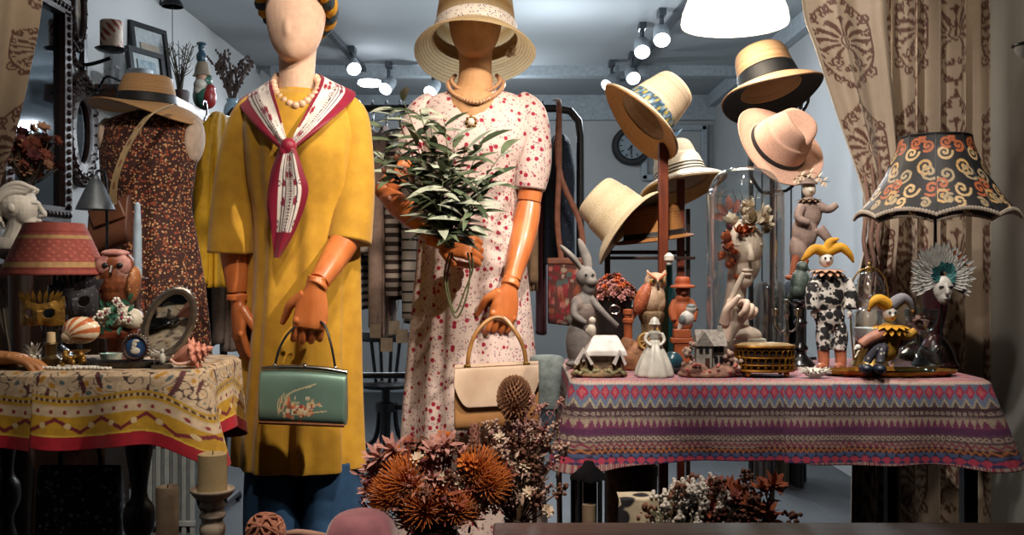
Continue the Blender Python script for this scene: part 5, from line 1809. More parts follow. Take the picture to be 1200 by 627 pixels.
f = Fig('venetian_mask', 'gold eye mask propped at the foot of the red lamp', 'mask', 50, 2.06, zt)
venetian(f, 'mask_shell', 24, 76, 350, 384, mat('gilt', '8f6a2c', .4, metal=.6, col2='5a4018', scale=60, bump=.3), 12, 0)
g = G()
for k in range(9):

    aa = math.radians(200 + k * 17)
    g.leaf(f.p(50 + 20 * math.cos(aa), 352 + 3, -4), (math.cos(aa) * .5, -.2, .9), 15 * f.s, 5 * f.s, .2, (0, -1, 0), .2)
f.part('plumes', g, mat('gilt'), smooth=180)
f.part('stand', f.b(f.b(G(), 48, 370, 52, f.py, 3, 4), 36, f.py - 3, 64, f.py, 16, 4), m_black)
f = Fig('venetian_mask', 'black lace eye mask standing behind the nautilus shell', 'mask', 92, 2.16, zt)
venetian(f, 'mask_shell', 66, 116, 334, 372, mat('black_lace', '16151a', .5, kind='dots', col2='1c1a20', layers=((150, .3, '4a4048', .4),)), 12, 0)
g = G()
for k in range(11):
    aa = math.radians(195 + k * 15)
    g.leaf(f.p(91 + 21 * math.cos(aa), 342 + 6 * math.sin(aa), -2), (math.cos(aa) * .7, -.1, .9), 16 * f.s, 6 * f.s, .25, (0, -1, 0), .2)
f.part('plumes', g, mat('black_lace'), smooth=180)
f.part('stand', f.b(f.b(G(), 89, 360, 94, f.py, 3, 4), 76, f.py - 3, 108, f.py, 16, 4), m_black)

# oval standing mirror
m_pewter = mat('pewter', '8d857c', .35, metal=.85, col2='6d665e', scale=30, bump=.2)
f = Fig('standing_mirror', 'oval silver framed mirror standing tilted beside the owl', 'mirror', 201, 2.16, zt)
g = G()
th = np.linspace(0, 2 * PI, 72, endpoint=False)
tl = .55
for (ra, rb, r, nb) in ((27, 41, 3.6, 0), (23.5, 37, 1.8, 0), (30.5, 44.5, 2.0, 48)):
    P_ = [(201 + ra * math.cos(t) * math.cos(tl) + rb * math.sin(t) * math.sin(tl) * .75, 378 - rb * math.sin(t) * math.cos(tl * .6) + ra * math.cos(t) * math.sin(tl) * .35, -8 + 6 * math.sin(t) * -1 + ra * .3 * math.cos(t)) for t in th]
    if nb:
        for k in range(0, 72, 2):
            f.e(g, P_[k][0], P_[k][1], r, r, r, dy=P_[k][2], n=8, m=6)
    else:
        f.t(g, P_, r, 8, closed=True)
f.part('frame', g, m_pewter)
Q = [(f.p(p[0], p[1], p[2] + 1)) for p in [(201 + 24 * math.cos(t) * math.cos(tl) + 38 * math.sin(t) * math.sin(tl) * .75, 378 - 38 * math.sin(t) * math.cos(tl * .6) + 24 * math.cos(t) * math.sin(tl) * .35, -8 - 6 * math.sin(t) + 24 * .3 * math.cos(t)) for t in th]]
g = G().add(Q + [f.p(201, 378, -7)], [(i, (i + 1) % 72, 72) for i in range(72)])
f.part('glass', g, mat('bright_mirror', 'b0b6ba', .05, metal=1., col2='a8aeb2'), smooth=0, solid=.8)
f.part('easel', f.t(f.t(G(), [(195, 400, -2), (205, f.py - 1, 24)], 2, 8), [(180, 415, -10), (212, f.py - 2, -6)], 2.4, 8), m_pewter)

# blue cameo
f = Fig('cameo_frame', 'small round blue and white cameo in a dark beaded frame', 'cameo', 159, 2.03, zt)
f.part('frame', G().lathe(f.p(159, 407, 0), [(q[0] * f.s, q[1] * f.s) for q in ((1, -2), (15, -2), (15.5, 1), (14, 3), (12, 2), (11.5, 0))], 40, rot=(PI / 2, 0, 0)), m_carved)
f.part('medallion', f.e(G(), 159, 407, 12.4, 12.4, 2), mat('cobalt', '31507e', .35, coat=.4))
g = f.e(f.e(f.e(f.e(G(), 158, 403, 3.2, 3.8, 1, dy=-2), 159, 411, 6, 4.6, 1, dy=-1.6), 160, 399.5, 4.2, 2, 1, dy=-2), 156, 407, 1.6, 2, 1, dy=-2)
f.part('portrait', g, mat('porcelain_white'), rem=.5)
g = G()
for k in range(26):
    f.e(g, 159 + 15.4 * math.cos(k * PI / 13), 407 + 15.4 * math.sin(k * PI / 13), 1.7, 1.7, 1.7, n=8, m=6)
f.part('beads', g, m_pewter)
f.part('foot', f.b(G(), 153, 420, 165, f.py, 8, 2), m_carved, bevel=.6)

# conch
f = Fig('conch_shell', 'pink conch shell with spiky shoulder at the right end of the left table', 'shell', 222, 2.02, zt)
prof = [(0, .8), (8, 5), (17, 10), (27, 13.5), (32, 14), (35, 9.5), (38, 10), (41, 6.5), (44, 6.6), (47, 3.8), (50, 3.6), (55, .4)]
ax = Vector((52, 0, 17)).normalized()
q = ax.to_track_quat('Z', 'Y')
o_ = f.p(198, 424, 0)
g = G().lathe(o_, [(r * f.s, h * f.s) for h, r in prof], 40, rot=q, m=60, mod=lambda a: 1 + .05 * np.sin(7 * a))
for (h, r, n_, L_, w_) in ((31, 12, 8, 9, 3.6), (38, 8.5, 7, 5, 2.4), (44, 5.6, 6, 3.6, 1.8)):
    for k in range(n_):
        a = k * 2 * PI / n_ + h
        d_ = q @ Vector((math.cos(a), math.sin(a), .25))
        b_ = o_ + (q @ Vector((r * math.cos(a), r * math.sin(a), h))) * f.s
        g.tube([b_, b_ + d_ * (L_ * .5 * f.s), b_ + d_ * (L_ * f.s)], [w_ * f.s, w_ * .6 * f.s, .3 * f.s], 8)
f.part('shell', g, mat('coral_shell', 'c48672', .45, col2='b06a58', scale=30), smooth=70)
f.part('lip', f.t(G(), [(204, 420, -12), (212, 425, -15), (224, 424, -13), (230, 418, -11)], [1.4, 2, 2, 1], 8, m=14), mat('pale_lip', 'd8b0a0', .4))

# wooden hand
f = Fig('wooden_hand', 'carved tan hand lying palm down at the left edge of the table', 'carved hand', 16, 2.0, zt)
g = G()
hand(g, frame(f.p(-30, 419, 4), (1, -.05, -.03), (0, .15, 1)), ((.25, .4, .3),) * 4, (.7, .4), .98, 1)
f.part('hand', g, mat('tan_wood', 'a87448', .5, col2='915f38', scale=12), rem=1.1, it=3)

# pearls, black tray
f = Fig('serving_tray', 'black oval tray along the front of the left table', 'tray', 140, 2.03, zt)
g = f.l(G(), 140, [(1, f.py), (38, f.py), (50, f.py - 6), (52, f.py - 7), (50, f.py - 8), (37, f.py - 2), (1, f.py - 2)], 48, sy=.32)
f.part('dish', g, mat('black_lacquer'))
for sx in (-1, 1):
    f.part('handle', f.t(G(), [(140 + sx * 48, f.py - 6, -6), (140 + sx * 60, f.py - 7, 0), (140 + sx * 48, f.py - 6, 6)], 1.4, 8, m=14), mat('black_lacquer'))
f = Fig('pearl_strand', 'strand of white pearls lying along the front of the left table', 'pearl strand', 80, 1.985, zt)
me = mesh_of('pearl', G().ell((0, 0, 0), 2.1 * f.s, None, 10, 7), mat('white_pearl', 'd8d2c8', .25, coat=.6))
for k in range(34):
    x = 38 + k * 3.9 * .72
    put('pearl', me, f.root, f.p(x, f.py - 2.2, -2 + 4 * math.sin(k * .35) + (2 if k % 2 else 0)))
for k in range(22):
    x = 60 + k * 2.9
    put('pearl', me, f.root, f.p(x, f.py - 2.2, 14 + 5 * math.sin(k * .3 + 1)))

# small things
f = Fig('candle_stub', 'short cream candle in a little brass holder on the left table', 'candle', 60, 2.04, zt)
f.part('wax', f.l(G(), 60, [(1, 389), (4.5, 389.5), (5, 402), (1, 402)], 16), mat('cream_wax', 'c4ab84', .5, sss=.1))
f.part('holder', f.l(G(), 60, [(1, 401), (7, 401), (8, 403), (6, 406), (6, 416), (10, 420), (10, f.py), (1, f.py)], 20), mat('dark_brass', '4f4026', .4, metal=.7))
f = Fig('feather_shell', 'spiky white shell between the wooden hand and the candle stub', 'shell', 40, 2.08, zt)
g = f.e(G(), 40, f.py - 8, 8, 7)
for k in range(26):
    aa, bb = k * 2.4, .2 + k * .05
    g.leaf(f.p(40, f.py - 8, 0), (math.cos(aa) * math.cos(bb), math.sin(aa) * math.cos(bb), math.sin(bb)), 20 * f.s, 4 * f.s, .05)
f.part('shell', g, mat('porcelain_white'), smooth=60)
f = Fig('brass_ornament', 'cluster shaped gilt ornament below the nautilus shell', 'ornament', 88, 2.02, zt)
g = G()
r_ = random.Random(21)
for k in range(16):
    f.e(g, 88 + r_.uniform(-14, 14), f.py - r_.uniform(3, 19), r_.uniform(2.5, 5), r_.uniform(2.5, 5), 4, dy=r_.uniform(-6, 6), n=8, m=6)
f.part('body', g, mat('gilt'), rem=.8, it=1)
f = Fig('glass_dome', 'tiny glass dome with a pale figure in front of the oval mirror', 'glass dome', 190, 2.02, zt)
y = f.py
f.part('dome', f.l(G(), 190, [(11, y - 4), (11, y - 18), (8.5, y - 26), (4, y - 30), (.5, y - 31)], 24, m=24), mat('thin_glass', 'fcfefe', .03, kind='glass'), smooth=180)
f.part('base', f.l(G(), 190, [(1, y), (13, y), (13, y - 3), (11, y - 4), (1, y - 4)], 24), m_pewter)
f.part('figure', f.e(f.e(G(), 190, y - 11, 4, 7), 190, y - 20, 2.6, 3), m_plas, rem=.7)
f = Fig('trinket_dish', 'small teal and white porcelain piece left of the blue cameo', 'trinket dish', 130, 2.08, zt)
y = f.py
f.part('bowl', f.l(G(), 130, [(1, y), (8, y), (10, y - 5), (13, y - 14), (11.5, y - 14), (8, y - 5), (1, y - 3)], 24), mat('teal_porcelain', '5c8a86', .3, col2='b9b4a6', scale=40))
f = Fig('quill', 'dark feather quill leaning at the far left edge of the table', 'quill', 14, 2.12, zt)
g = f.t(G(), [(14, f.py, 0), (8, 390, 0), (0, 350, 4), (-4, 330, 4)], [1, 1.2, .9, .5], 6, m=14)
f.part('shaft', g, m_twig)
f.part('vane', G().leaf(f.p(9, 395, 0), (-.2, .02, 1), 66 * f.s, 12 * f.s, .15, (0, -1, 0), .1, 9), mat('grey_feather', '4a443e', .8), smooth=180)

# ---------------------------------------------------------------- under and before the left table
m_wax = mat('pillar_wax', 'c9b187', .5, col2='bfa77d', sss=.15)
f = Fig('pillar_candle', 'cream pillar candle on a carved whitewashed candlestick in front of the left table', 'candle', 249, 1.84, py=575)
f.part('wax', f.l(G(), 249, [(1, 533), (7, 534), (14, 531), (16.5, 532), (17, 575), (1, 575)], 32), m_wax)
f.part('wick', f.t(G(), [(249, 534, 0), (249.6, 528, 0)], .7, 5), m_black)
f = Fig('candlestick', 'whitewashed carved wooden candlestick with flared dish', 'candlestick', 249, 1.84, .416)
y = f.py
f.part('stick', f.l(G(), 249, [(1, 575.4), (20, 575.4), (24, 572), (25, 575), (20, 582), (13, 586), (15, 592), (12, 597), (15, 604), (12, 610), (15, 620), (12, 640), (18, y - 8), (22, y), (1, y)], 32, m=90), mat('whitewash', 'b0a08e', .8, col2='5a3f30', scale=26, contrast=(.5, .68)))
f = Fig('pillar_candle', 'shorter grey brown pillar candle standing unlit in shadow under the left table', 'candle', 196, 1.9, .416)
y = f.py
f.part('wax', f.l(G(), 196, [(1, 572), (10, 574), (12, 570), (13, 573), (13, y), (1, y)], 28), mat('grey_wax', '84705c', .6))
f.part('wick', f.t(G(), [(196, 573, 0), (197, 567, 0)], .7, 5), m_black)
f = Fig('wire_crate', 'white slatted crate standing on the floor behind the left table', 'crate', 205, 3.0, 0)
y = f.py
f.part('rim', f.b(f.b(G(), 168, 505, 242, 512, 6, -40), 168, 600, 242, 606, 6, -40), mat('crate_white', 'a5acae', .6), bevel=.6)
for k in range(8):
    f.part('slat', f.b(G(), 169 + k * 9.6, 512, 174 + k * 9.6, y, 4, -40), mat('crate_white'), bevel=.5)
f.part('box_body', f.b(G(), 170, 512, 240, y, 60, -6), mat('crate_grey', '7b8285', .7))
f = Fig('floral_bag', 'black bag with silvery flower print under the left table', 'bag', 95, 2.12, .02)
g, X, R, Yy = bag_body(f, 46, 142, 545, f.py, 12, 20, 0, nx=60, ny=60)
f.part('bag_body', g, mat('black_print', '101013', .6, kind='dots', col2='16161a', layers=((60, .3, '7d8784', .6), (90, .26, 'a0aaa6', .4))), smooth=60)
f.part('handle', f.t(G(), [(70, 548, 0), (76, 520, 0), (112, 520, 0), (118, 548, 0)], 3, 8, m=24), m_black)
# ================================================================ on the right table
zt = ZR + .002
m_bisque = mat('bisque', 'cfc4b4', .5, col2='bfb3a2')
m_glass = mat('clear_glass', 'e8efef', .04, kind='glass')
m_stone = mat('grey_stone', '6e6864', .7, col2='554f4c', scale=30, bump=.3)
m_terra = mat('terracotta', 'a4552c', .6, col2='8a4322', scale=30)
m_moss = mat('mossy_base', '8a6e4e', .8, col2='5c4a34', scale=60, bump=.5)

# cottage
f = Fig('cottage_figurine', 'cottage figurine with snowy white roof and a child figure standing on top', 'figurine', 702, 2.19, zt)
y = f.py
g = f.e(G(), 702, y - 2, 34, 8, 24)
f.e(g, 690, y - 8, 18, 9, 14); f.e(g, 718, y - 7, 14, 9, 14)
g.v = [(a_, b_, max(c_, 0)) for a_, b_, c_ in g.v]
f.part('ground', g, m_moss, rem=1.1)
f.part('wall', f.b(G(), 688, y - 34, 730, y - 8, 24, 2), mat('cottage_stone', '7c6a58', .8, col2='5a4a3c', scale=60, bump=.4), bevel=1)
g = G()
pr = []
for (hw, yy, dp) in ((25, y - 24, 17), (23, y - 30, 16), (17, y - 42, 8), (14, y - 47, 3)):
    pr.append([tuple(f.p(709 - hw, yy, -dp)), tuple(f.p(709 + hw, yy, -dp)), tuple(f.p(709 + hw, yy, dp + 4)), tuple(f.p(709 - hw, yy, dp + 4))])
f.part('roof', g.rings(np.array(pr)), mat('snow_glaze', 'd5cfca', .45, col2='c0b6b0'), rem=1.1, it=2)
for (x0, x1, yt, dy) in ((672, 694, y - 34, -16), (716, 732, y - 32, -18)):
    xm = (x0 + x1) / 2
    g = G()
    pr = []
    for dd in (-6, 8):
        for th_ in ((x0, y - 16), (xm, yt), (x1, y - 16), (x1 - 3, y - 14), (xm, yt + 5), (x0 + 3, y - 14)):
            pr.append(tuple(f.p(th_[0], th_[1], dy + dd)))
    g.add(pr, [tuple(range(6)), tuple(range(11, 5, -1))] + [((i + 1) % 6, i, 6 + i, 6 + (i + 1) % 6) for i in range(6)])
    f.part('gable', g, mat('snow_glaze'))
g = G()
for x, dy in ((680, -14), (686, -14), (720, -16), (727, -16)):
    f.b(g, x - 1.2, y - 22, x + 1.2, y - 8, 3, dy)
f.part('porch_posts', g, m_moss)
f.part('child', f.e(f.e(f.e(G(), 693, y - 53, 5.6, 8), 694, y - 64, 4.4, 4.8), 689, y - 52, 3, 4), m_bisque, rem=.9, it=2)
g = G()
for k in range(14):
    f.e(g, 674 + k * 4.2, y - 6 + 2 * math.sin(k * 2.), 3, 3, 3, dy=-18 - 2 * math.cos(k * 1.3), n=8, m=6)
f.part('bushes', g, mat('pale_moss', '8f8a66', .8, col2='6a6444', scale=60, bump=.4), rem=.8, it=1)

# white lady
f = Fig('lady_figurine', 'white porcelain lady in a wide bell skirt at the front of the right table', 'figurine', 767, 2.18, zt)
y = f.py
m_porc = mat('porcelain_white')
f.part('skirt', f.l(G(), 767, [(22, y), (22.5, y - 3), (20, y - 12), (14, y - 26), (8, y - 37), (5.5, y - 42), (1, y - 42)], 64, m=40, mod=lambda a: 1 + .06 * np.sin(9 * a)), m_porc, smooth=180)
g = f.e(f.e(G(), 767, y - 46, 6, 7, 5), 767, y - 50, 8, 4, 5)
for sx in (-1, 1):
    f.t(g, [(767 + sx * 8, y - 50, 0), (767 + sx * 11, y - 42, -3), (767 + sx * 5, y - 36, -9)], [2.6, 2.2, 1.6], 8, m=10)
f.part('torso', g, m_porc, rem=.7)
f.part('head', f.e(f.t(G(), [(767, y - 52, 0), (767, y - 57, 0)], 2), 767, y - 60, 4, 4.8), mat('blush_porcelain', 'd2b2a0', .4), rem=.6)
f.part('bonnet', f.l(G(), 767, [(6.8, y - 61), (5.4, y - 63), (4.6, y - 66), (2, y - 68.5), (.5, y - 69)], 20), m_porc, solid=.6)

# brown mill
f = Fig('castle_figurine', 'brown rocky castle figurine with a small turret behind the white lady', 'figurine', 748, 2.32, zt)
y = f.py
g = f.e(f.e(f.e(f.e(G(), 748, y - 10, 24, 22, 16), 758, y - 28, 14, 16, 12), 735, y - 22, 10, 18, 10), 762, y - 10, 14, 16, 14)
g.v = [(a_, b_, max(c_, 0)) for a_, b_, c_ in g.v]
f.part('rock', g, mat('brown_rock', 'a4714c', .7, col2='6d4529', scale=50, bump=.5), rem=1.2, it=2)
f.part('turret', f.l(G(), 736, [(5, y - 30), (5, y - 54), (6.5, y - 55), (6.5, y - 59), (4.5, y - 60), (4.5, y - 64), (6, y - 65), (6, y - 70), (1, y - 71)], 16), m_terra)
g = f.t(G(), [(756 + 9 * math.cos(t), y - 34 - 9 * math.sin(t), -13) for t in np.linspace(0, 2 * PI, 24, endpoint=False)], 2, 6, closed=True)
for k in range(4):
    t = k * PI / 4
    f.t(g, [(756 - 9 * math.cos(t), y - 34 + 9 * math.sin(t), -13), (756 + 9 * math.cos(t), y - 34 - 9 * math.sin(t), -13)], 1, 6)
f.part('wheel', g, mat('straw_yellow', 'b48c4c', .6))
f.part('roof', f.l(G(), 768, [(8, y - 38), (8, y - 40), (.5, y - 54)], 4), mat('straw_yellow'))

# rabbit
f = Fig('rabbit_statue', 'grey stone rabbit statue with long ears standing behind the cottage', 'rabbit statue', 684, 2.36, zt)
y = f.py
g = f.e(f.e(f.e(G(), 680, 402, 17, 32, 14), 684, 366, 15, 24, 12), 690, 336, 9, 12, 9)
f.e(g, 687, 325, 12.5, 12, 11); f.e(g, 692, 330, 8, 6.5, 8, dy=-5)
f.t(g, [(684, 318, 0), (672, 303, 0), (661, 292, 0), (656, 287, 0)], [4, 6.4, 5, 1.4], 12, m=14, flat=.6)
f.t(g, [(690, 316, 0), (688, 304, 2), (682, 288, 4), (678, 279, 4)], [4, 6, 4.6, 1.2], 12, m=14, flat=.6)
f.t(g, [(692, 350, -4), (702, 362, -10), (712, 372, -12), (723, 382, -12)], [5, 4.2, 3.4, 3.2], 10, m=14)
f.t(g, [(676, 352, -6), (672, 368, -12), (686, 378, -16)], [5, 4.4, 3.2], 10, m=12)
f.e(g, 684, y - 5, 22, 6, 16)
f.part('body', g, m_stone, rem=1.1, it=3)
for sx in (-3, 5):
    f.part('eye', f.e(G(), 689 + sx, 322, 1.5, 1.7, 1.2, dy=-11), m_black)
f.part('waistcoat', f.e(f.e(G(), 685, 366, 16, 18, 13), 678, 358, 10, 12, 13), mat('taupe_stone', '6a5c56', .7, scale=40, bump=.3), rem=1.)

# bucket of dried buds
f = Fig('flower_bucket', 'dark metal bucket filled with orange and pink dried buds', 'flower bucket', 718, 2.47, zt)
y = f.py
f.part('bucket', f.l(G(), 718, [(1, y), (17, y), (23, 349), (24.5, 347), (23, 346), (21, 350), (1, 352)], 32), mat('dark_zinc', '2e2b2b', .5, metal=.4, col2='221f20'))
f.part('ring_handle', f.t(G(), [(718 + 6 * math.cos(t), 362 + 5 * math.sin(t), -22) for t in np.linspace(0, 2 * PI, 20, endpoint=False)], .9, 6, closed=True), m_steel)
cols3 = [mat('orange_bud', 'b5562a', .8, col2='8f3f1c', scale=200), mat('pink_bud', 'a5706a', .8, col2='84504c', scale=200), mat('brown_bud2', '6e3a2a', .8, col2='4d261c', scale=200)]
protos = []
for k in range(3):
    g = G()
    for j in range(14):
        a = j * 2.4
        b = .2 + j * .09
        g.leaf((0, 0, 0), (math.cos(a) * math.cos(b), math.sin(a) * math.cos(b), math.sin(b)), 4.6 * f.s, 2.6 * f.s, .2)
    protos.append(mesh_of('flower_head', g, cols3[k], 180))
r_ = random.Random(12)
for k in range(80):
    a, q = k * 2.4, math.sqrt((k + .5) / 80)
    x, dy = 718 + 27 * q * math.cos(a), 27 * q * math.sin(a)
    yy = 348 - 24 * (1 - q * q) + r_.uniform(-2, 3)
    put('flower_head', protos[0 if r_.random() < .62 - .4 * q else r_.choice((1, 1, 2))], f.root, f.p(x, yy, dy), (math.sin(a) * -q, math.cos(a) * q, 0), r_.uniform(.9, 1.3))
f.part('flower_bed', f.e(G(), 718, 350, 23, 16), mat('brown_bud2'))

# owl on a stump
f = Fig('owl_figurine', 'cream and orange owl figurine perched on a stump', 'owl figurine', 764, 2.42, zt)
y = f.py
g = f.e(f.e(f.e(G(), 764, 350, 15, 19, 13, rot=(0, .35, 0)), 768, 330, 13, 11, 11), 771, 354, 9, 14, 10)
for sx in (-1, 1):
    f.t(g, [(769 + sx * 8, 324, 0), (769 + sx * 11, 316, -1)], [4.4, .8], 8)
f.part('body', g, mat('owl_cream', 'c4a88c', .5, col2='a5866a', scale=70), rem=.9, it=3)
g = f.e(G(), 752, 350, 9, 20, 10, dy=-6, rot=(0, .38, 0))
f.t(g, [(750, 360, 0), (741, 374, 2), (738, 380, 2)], [6, 4, 1.2], 10, m=8, flat=.5)
f.part('wing', g, mat('owl_orange', 'ae5d3a', .5, kind='dots', col2='93482c', layers=((220, .3, 'c99a7a', .5),)), rem=.9)
for sx in (-1, 1):
    ey = f.part('eye', f.e(G(), 769 + sx * 5.2, 329, 3.8, 3.4, 2, dy=-10.6), mat('amber_eye', 'b98a3c', .3, coat=.5))
    f.part('pupil', f.e(G(), 769 + sx * 5.0, 329, 1.9, 1.9, 1.2, dy=-12.2), m_black, parent=ey)
    f.part('brow', f.t(G(), [(769 + sx * 1.5, 327.5, -12.5), (769 + sx * 6, 324, -12), (769 + sx * 11, 320, -7)], [1.3, 1.5, .6], 6, m=8), mat('owl_orange'))
f.part('beak', f.t(G(), [(769, 331, -11.5), (769, 335, -13.5), (769, 337.5, -11.5)], [1.6, 1.4, .3], 8), mat('horn'))
f.part('stump', f.l(G(), 764, [(1, 364), (13, 365), (14, 372), (11, 385), (14, y - 6), (18, y), (1, y)], 24, m=24, mod=lambda a: 1 + .1 * np.sin(5 * a) + .06 * np.sin(11 * a)), m_moss)

# bear with hat and coat
f = Fig('bear_figurine', 'terracotta bear figurine in a brimmed hat and duffle coat', 'figurine', 801, 2.46, zt)
y = f.py
g = f.e(f.e(f.e(G(), 800, 366, 12, 17, 10), 800, 380, 12, 10, 10), 800, 350, 9, 7, 8)
for sx in (-1, 1):
    f.t(g, [(800 + sx * 8, 352, 0), (800 + sx * 13, 364, -2), (800 + sx * 11, 376, -5)], [4.6, 4.6, 4], 10, m=10)
f.part('coat', g, m_terra, rem=.9)
f.part('head', f.e(f.e(G(), 800, 340, 8.6, 7.6, 8), 800, 343, 4, 3.4, 4, dy=-7), mat('bear_fur', '7a4526', .8, col2='5d321a', scale=80, bump=.4), rem=.8)
f.part('hat', f.l(G(), 800, [(14, 337), (13.5, 335), (9, 333.5), (8.4, 328), (6.5, 325), (1, 324.4)], 28, m=30), mat('hat_orange', 'a04c28', .6), solid=.9, smooth=180)
g = G()
for sx in (-1, 1):
    f.e(g, 800 + sx * 6, 398, 5.6, 9, 6)
    f.e(g, 800 + sx * 6, y - 4, 6, 4, 8, dy=-3)
f.t(g, [(800, 388, 0), (800, y - 14, 0)], 8, 10)
f.part('boots', g, mat('boot_brown', '4a2a1c', .5), rem=.9)

# small pale bird on a little brick pier
f = Fig('bird_figurine', 'small white and grey bird figurine on a terracotta plinth', 'bird figurine', 802, 2.30, zt)
y = f.py
g = f.e(f.e(G(), 805, 373, 8.6, 9, 8, rot=(0, .4, 0)), 810, 362, 6.4, 6, 6)
f.t(g, [(800, 378, 0), (795, 388, 0)], [5, 2], 8)
f.part('body', g, mat('bird_white', 'c9c3bc', .5), rem=.8)
f.part('cap', f.e(f.e(G(), 810, 359.5, 6, 3.8, 6), 801, 374, 5.4, 8, 8, rot=(0, .4, 0)), mat('bird_grey', '6f7678', .5), rem=.7)
f.part('beak', f.t(G(), [(815, 362, -2), (819, 363.5, -3)], [1.4, .3], 6), mat('horn'))
f.part('plinth', f.b(f.b(f.b(G(), 786, 396, 812, 402, 14), 789, 386, 809, 396, 12), 790, 402, 808, y, 12), m_terra, bevel=.8)

# teal bottle and teal ball
f = Fig('glass_bottle', 'clear teal glass bottle with white stopper behind the bear figurine', 'bottle', 784, 2.56, zt)
y = f.py
f.part('bottle', f.l(G(), 784, [(1, y), (14, y), (15, y - 4), (15, 362), (11, 346), (4.5, 334), (4, 312), (5, 310), (3.4, 310), (3, 334), (1, 336)], 28), mat('teal_glass', '7fb5b2', .05, kind='glass'), smooth=50)
f.part('stopper', f.l(G(), 784, [(3, 312), (3, 308), (6, 305), (6, 300), (3, 297), (1, 296)], 16), m_porc)
f = Fig('glass_ball', 'dark teal ball in front of the terracotta plinth', 'ball', 788, 2.235, zt)
f.part('ball', f.e(G(), 788, f.py - 13, 13, 13, n=28, m=18), mat('teal_glaze', '1f4552', .25, col2='16323c', coat=.5))

# little house
f = Fig('house_figurine', 'grey house figurine with gabled roof and flowering trees on a rocky mound', 'figurine', 829, 2.18, zt)
y = f.py
g = f.e(f.e(f.e(G(), 829, y - 2, 35, 10, 20), 815, y - 8, 18, 10, 14, dy=-4), 848, y - 5, 16, 10, 16)
g.v = [(a_, b_, max(c_, 0)) for a_, b_, c_ in g.v]
f.part('ground', g, mat('pinkish_mound', '94705c', .8, col2='6b4a3c', scale=50, bump=.5), rem=1.1, it=2)
m_hw = mat('house_wall', 'a09a90', .7, col2='8c867c')
f.part('wall', f.b(f.b(G(), 818, y - 40, 848, y - 10, 22, 6), 814, y - 38, 832, y - 10, 12, -6), m_hw, bevel=.5)
g = G()
pr = []
for (x_, yy, dy) in ((815, y - 36, -12), (815, y - 54, 6), (815, y - 36, 20), (850, y - 36, -12), (850, y - 54, 6), (850, y - 36, 20)):
    pr.append(tuple(f.p(x_, yy, dy)))
g.add(pr, [(0, 1, 2), (3, 5, 4), (0, 3, 4, 1), (1, 4, 5, 2), (0, 2, 5, 3)])
pr = []
for (x_, yy, dy) in ((812, y - 36, -14), (823, y - 53, -14), (834, y - 36, -14), (812, y - 36, 4), (823, y - 53, 4), (834, y - 36, 4)):
    pr.append(tuple(f.p(x_, yy, dy)))
g.add(pr, [(0, 1, 2), (3, 5, 4), (0, 3, 4, 1), (1, 4, 5, 2), (0, 2, 5, 3)])
f.part('roof', g, mat('slate_roof', '8d857c', .7, col2='6c655e', scale=120, bump=.4), smooth=0)
f.part('chimney', f.b(G(), 842, y - 58, 847, y - 44, 5, 6), m_hw)
for (x_, yy, dy) in ((819, y - 32, -12.6), (826, y - 32, -12.6), (838, y - 32, -5.6), (844, y - 32, -5.6), (838, y - 20, -5.6), (844, y - 20, -5.6), (823, y - 44, -13)):
    f.part('window', f.b(G(), x_ - 2, yy - 3.6, x_ + 2, yy + 3.6, 1.4, dy), m_black)
f.part('door', f.b(G(), 824, y - 22, 829, y - 10, 1.6, -12.8), mat('door_brown', '4a2a20', .6))
for (x_, yy, hgt, seed) in ((806, y - 24, 18, 1), (854, y - 22, 12, 2), (862, y - 12, 10, 3)):
    g = G()
    r_ = random.Random(seed)
    for k in range(16):
        f.e(g, x_ + r_.uniform(-6, 6), yy + r_.uniform(-hgt, hgt) * .8, 3.4, 3.4, 3.4, dy=r_.uniform(-5, 5) - 6, n=8, m=6)
    f.part('tree', g, mat('blossom_tree', '7d5a50', .8, col2='b09a86', scale=120, bump=.6), rem=.9, it=1)
g = G()
r_ = random.Random(5)
for k in range(16):
    f.e(g, r_.uniform(800, 860), y - r_.uniform(4, 16), 2.2, 2.2, 2.2, dy=-16 - r_.uniform(0, 3), n=7, m=5)
f.part('flowers', g, mat('coral_petal', 'a85a52', .7), rem=.7, it=1)

# bell jar with the bust inside
f = Fig('bell_jar', 'tall clear glass bell jar over the flower crowned bust', 'bell jar', 873, 2.40, zt)
y = f.py
prof = [(44.5, y - 8), (44.5, 245), (43, 228), (38, 213), (30, 203), (18, 197.5), (6, 196.2), (.5, 196)]
f.part('glass', f.l(G(), 873, prof, 64, m=70), mat('thin_glass'), smooth=180, solid=.8)
f.part('base', f.l(G(), 873, [(1, y), (50, y), (51, y - 4), (48, y - 7), (1, y - 7)], 48), m_dwood)
zb_ = zt + 7.5 * f.s
f = Fig('hush_bust', 'pale bust with a flower crown and one finger on its lips inside the bell jar', 'bust', 874, 2.40, zb_)
f.aim = True
y = f.py
m_skin = mat('pale_bust', 'dac4b2', .55, col2='c8b09c', scale=14, sss=.05)
g = f.e(f.e(f.e(G(), 870, 288, 24, 31, 26, n=28, m=20), 872, 308, 19, 25, 20, n=28, m=20), 873, 328, 9.5, 9, 11, dy=-8)
f.t(g, [(877, 284, -22), (880, 298, -27), (880, 305, -26)], [3, 3.8, 4.4], 12, m=10)
f.e(g, 868, 287, 8, 2.4, 5, dy=-20); f.e(g, 888, 287, 6, 2.4, 5, dy=-15)
f.e(g, 867, 294, 5.6, 3, 4, dy=-19.4); f.e(g, 887, 294, 4.6, 3, 4, dy=-15)
f.e(g, 876, 317, 6.4, 1.9, 4, dy=-19.6); f.e(g, 876, 321.5, 5.6, 2.2, 4, dy=-19)
f.t(g, [(866, 318, 4), (862, 348, 5), (860, 380, 5)], [13, 12, 18], 18, m=14)
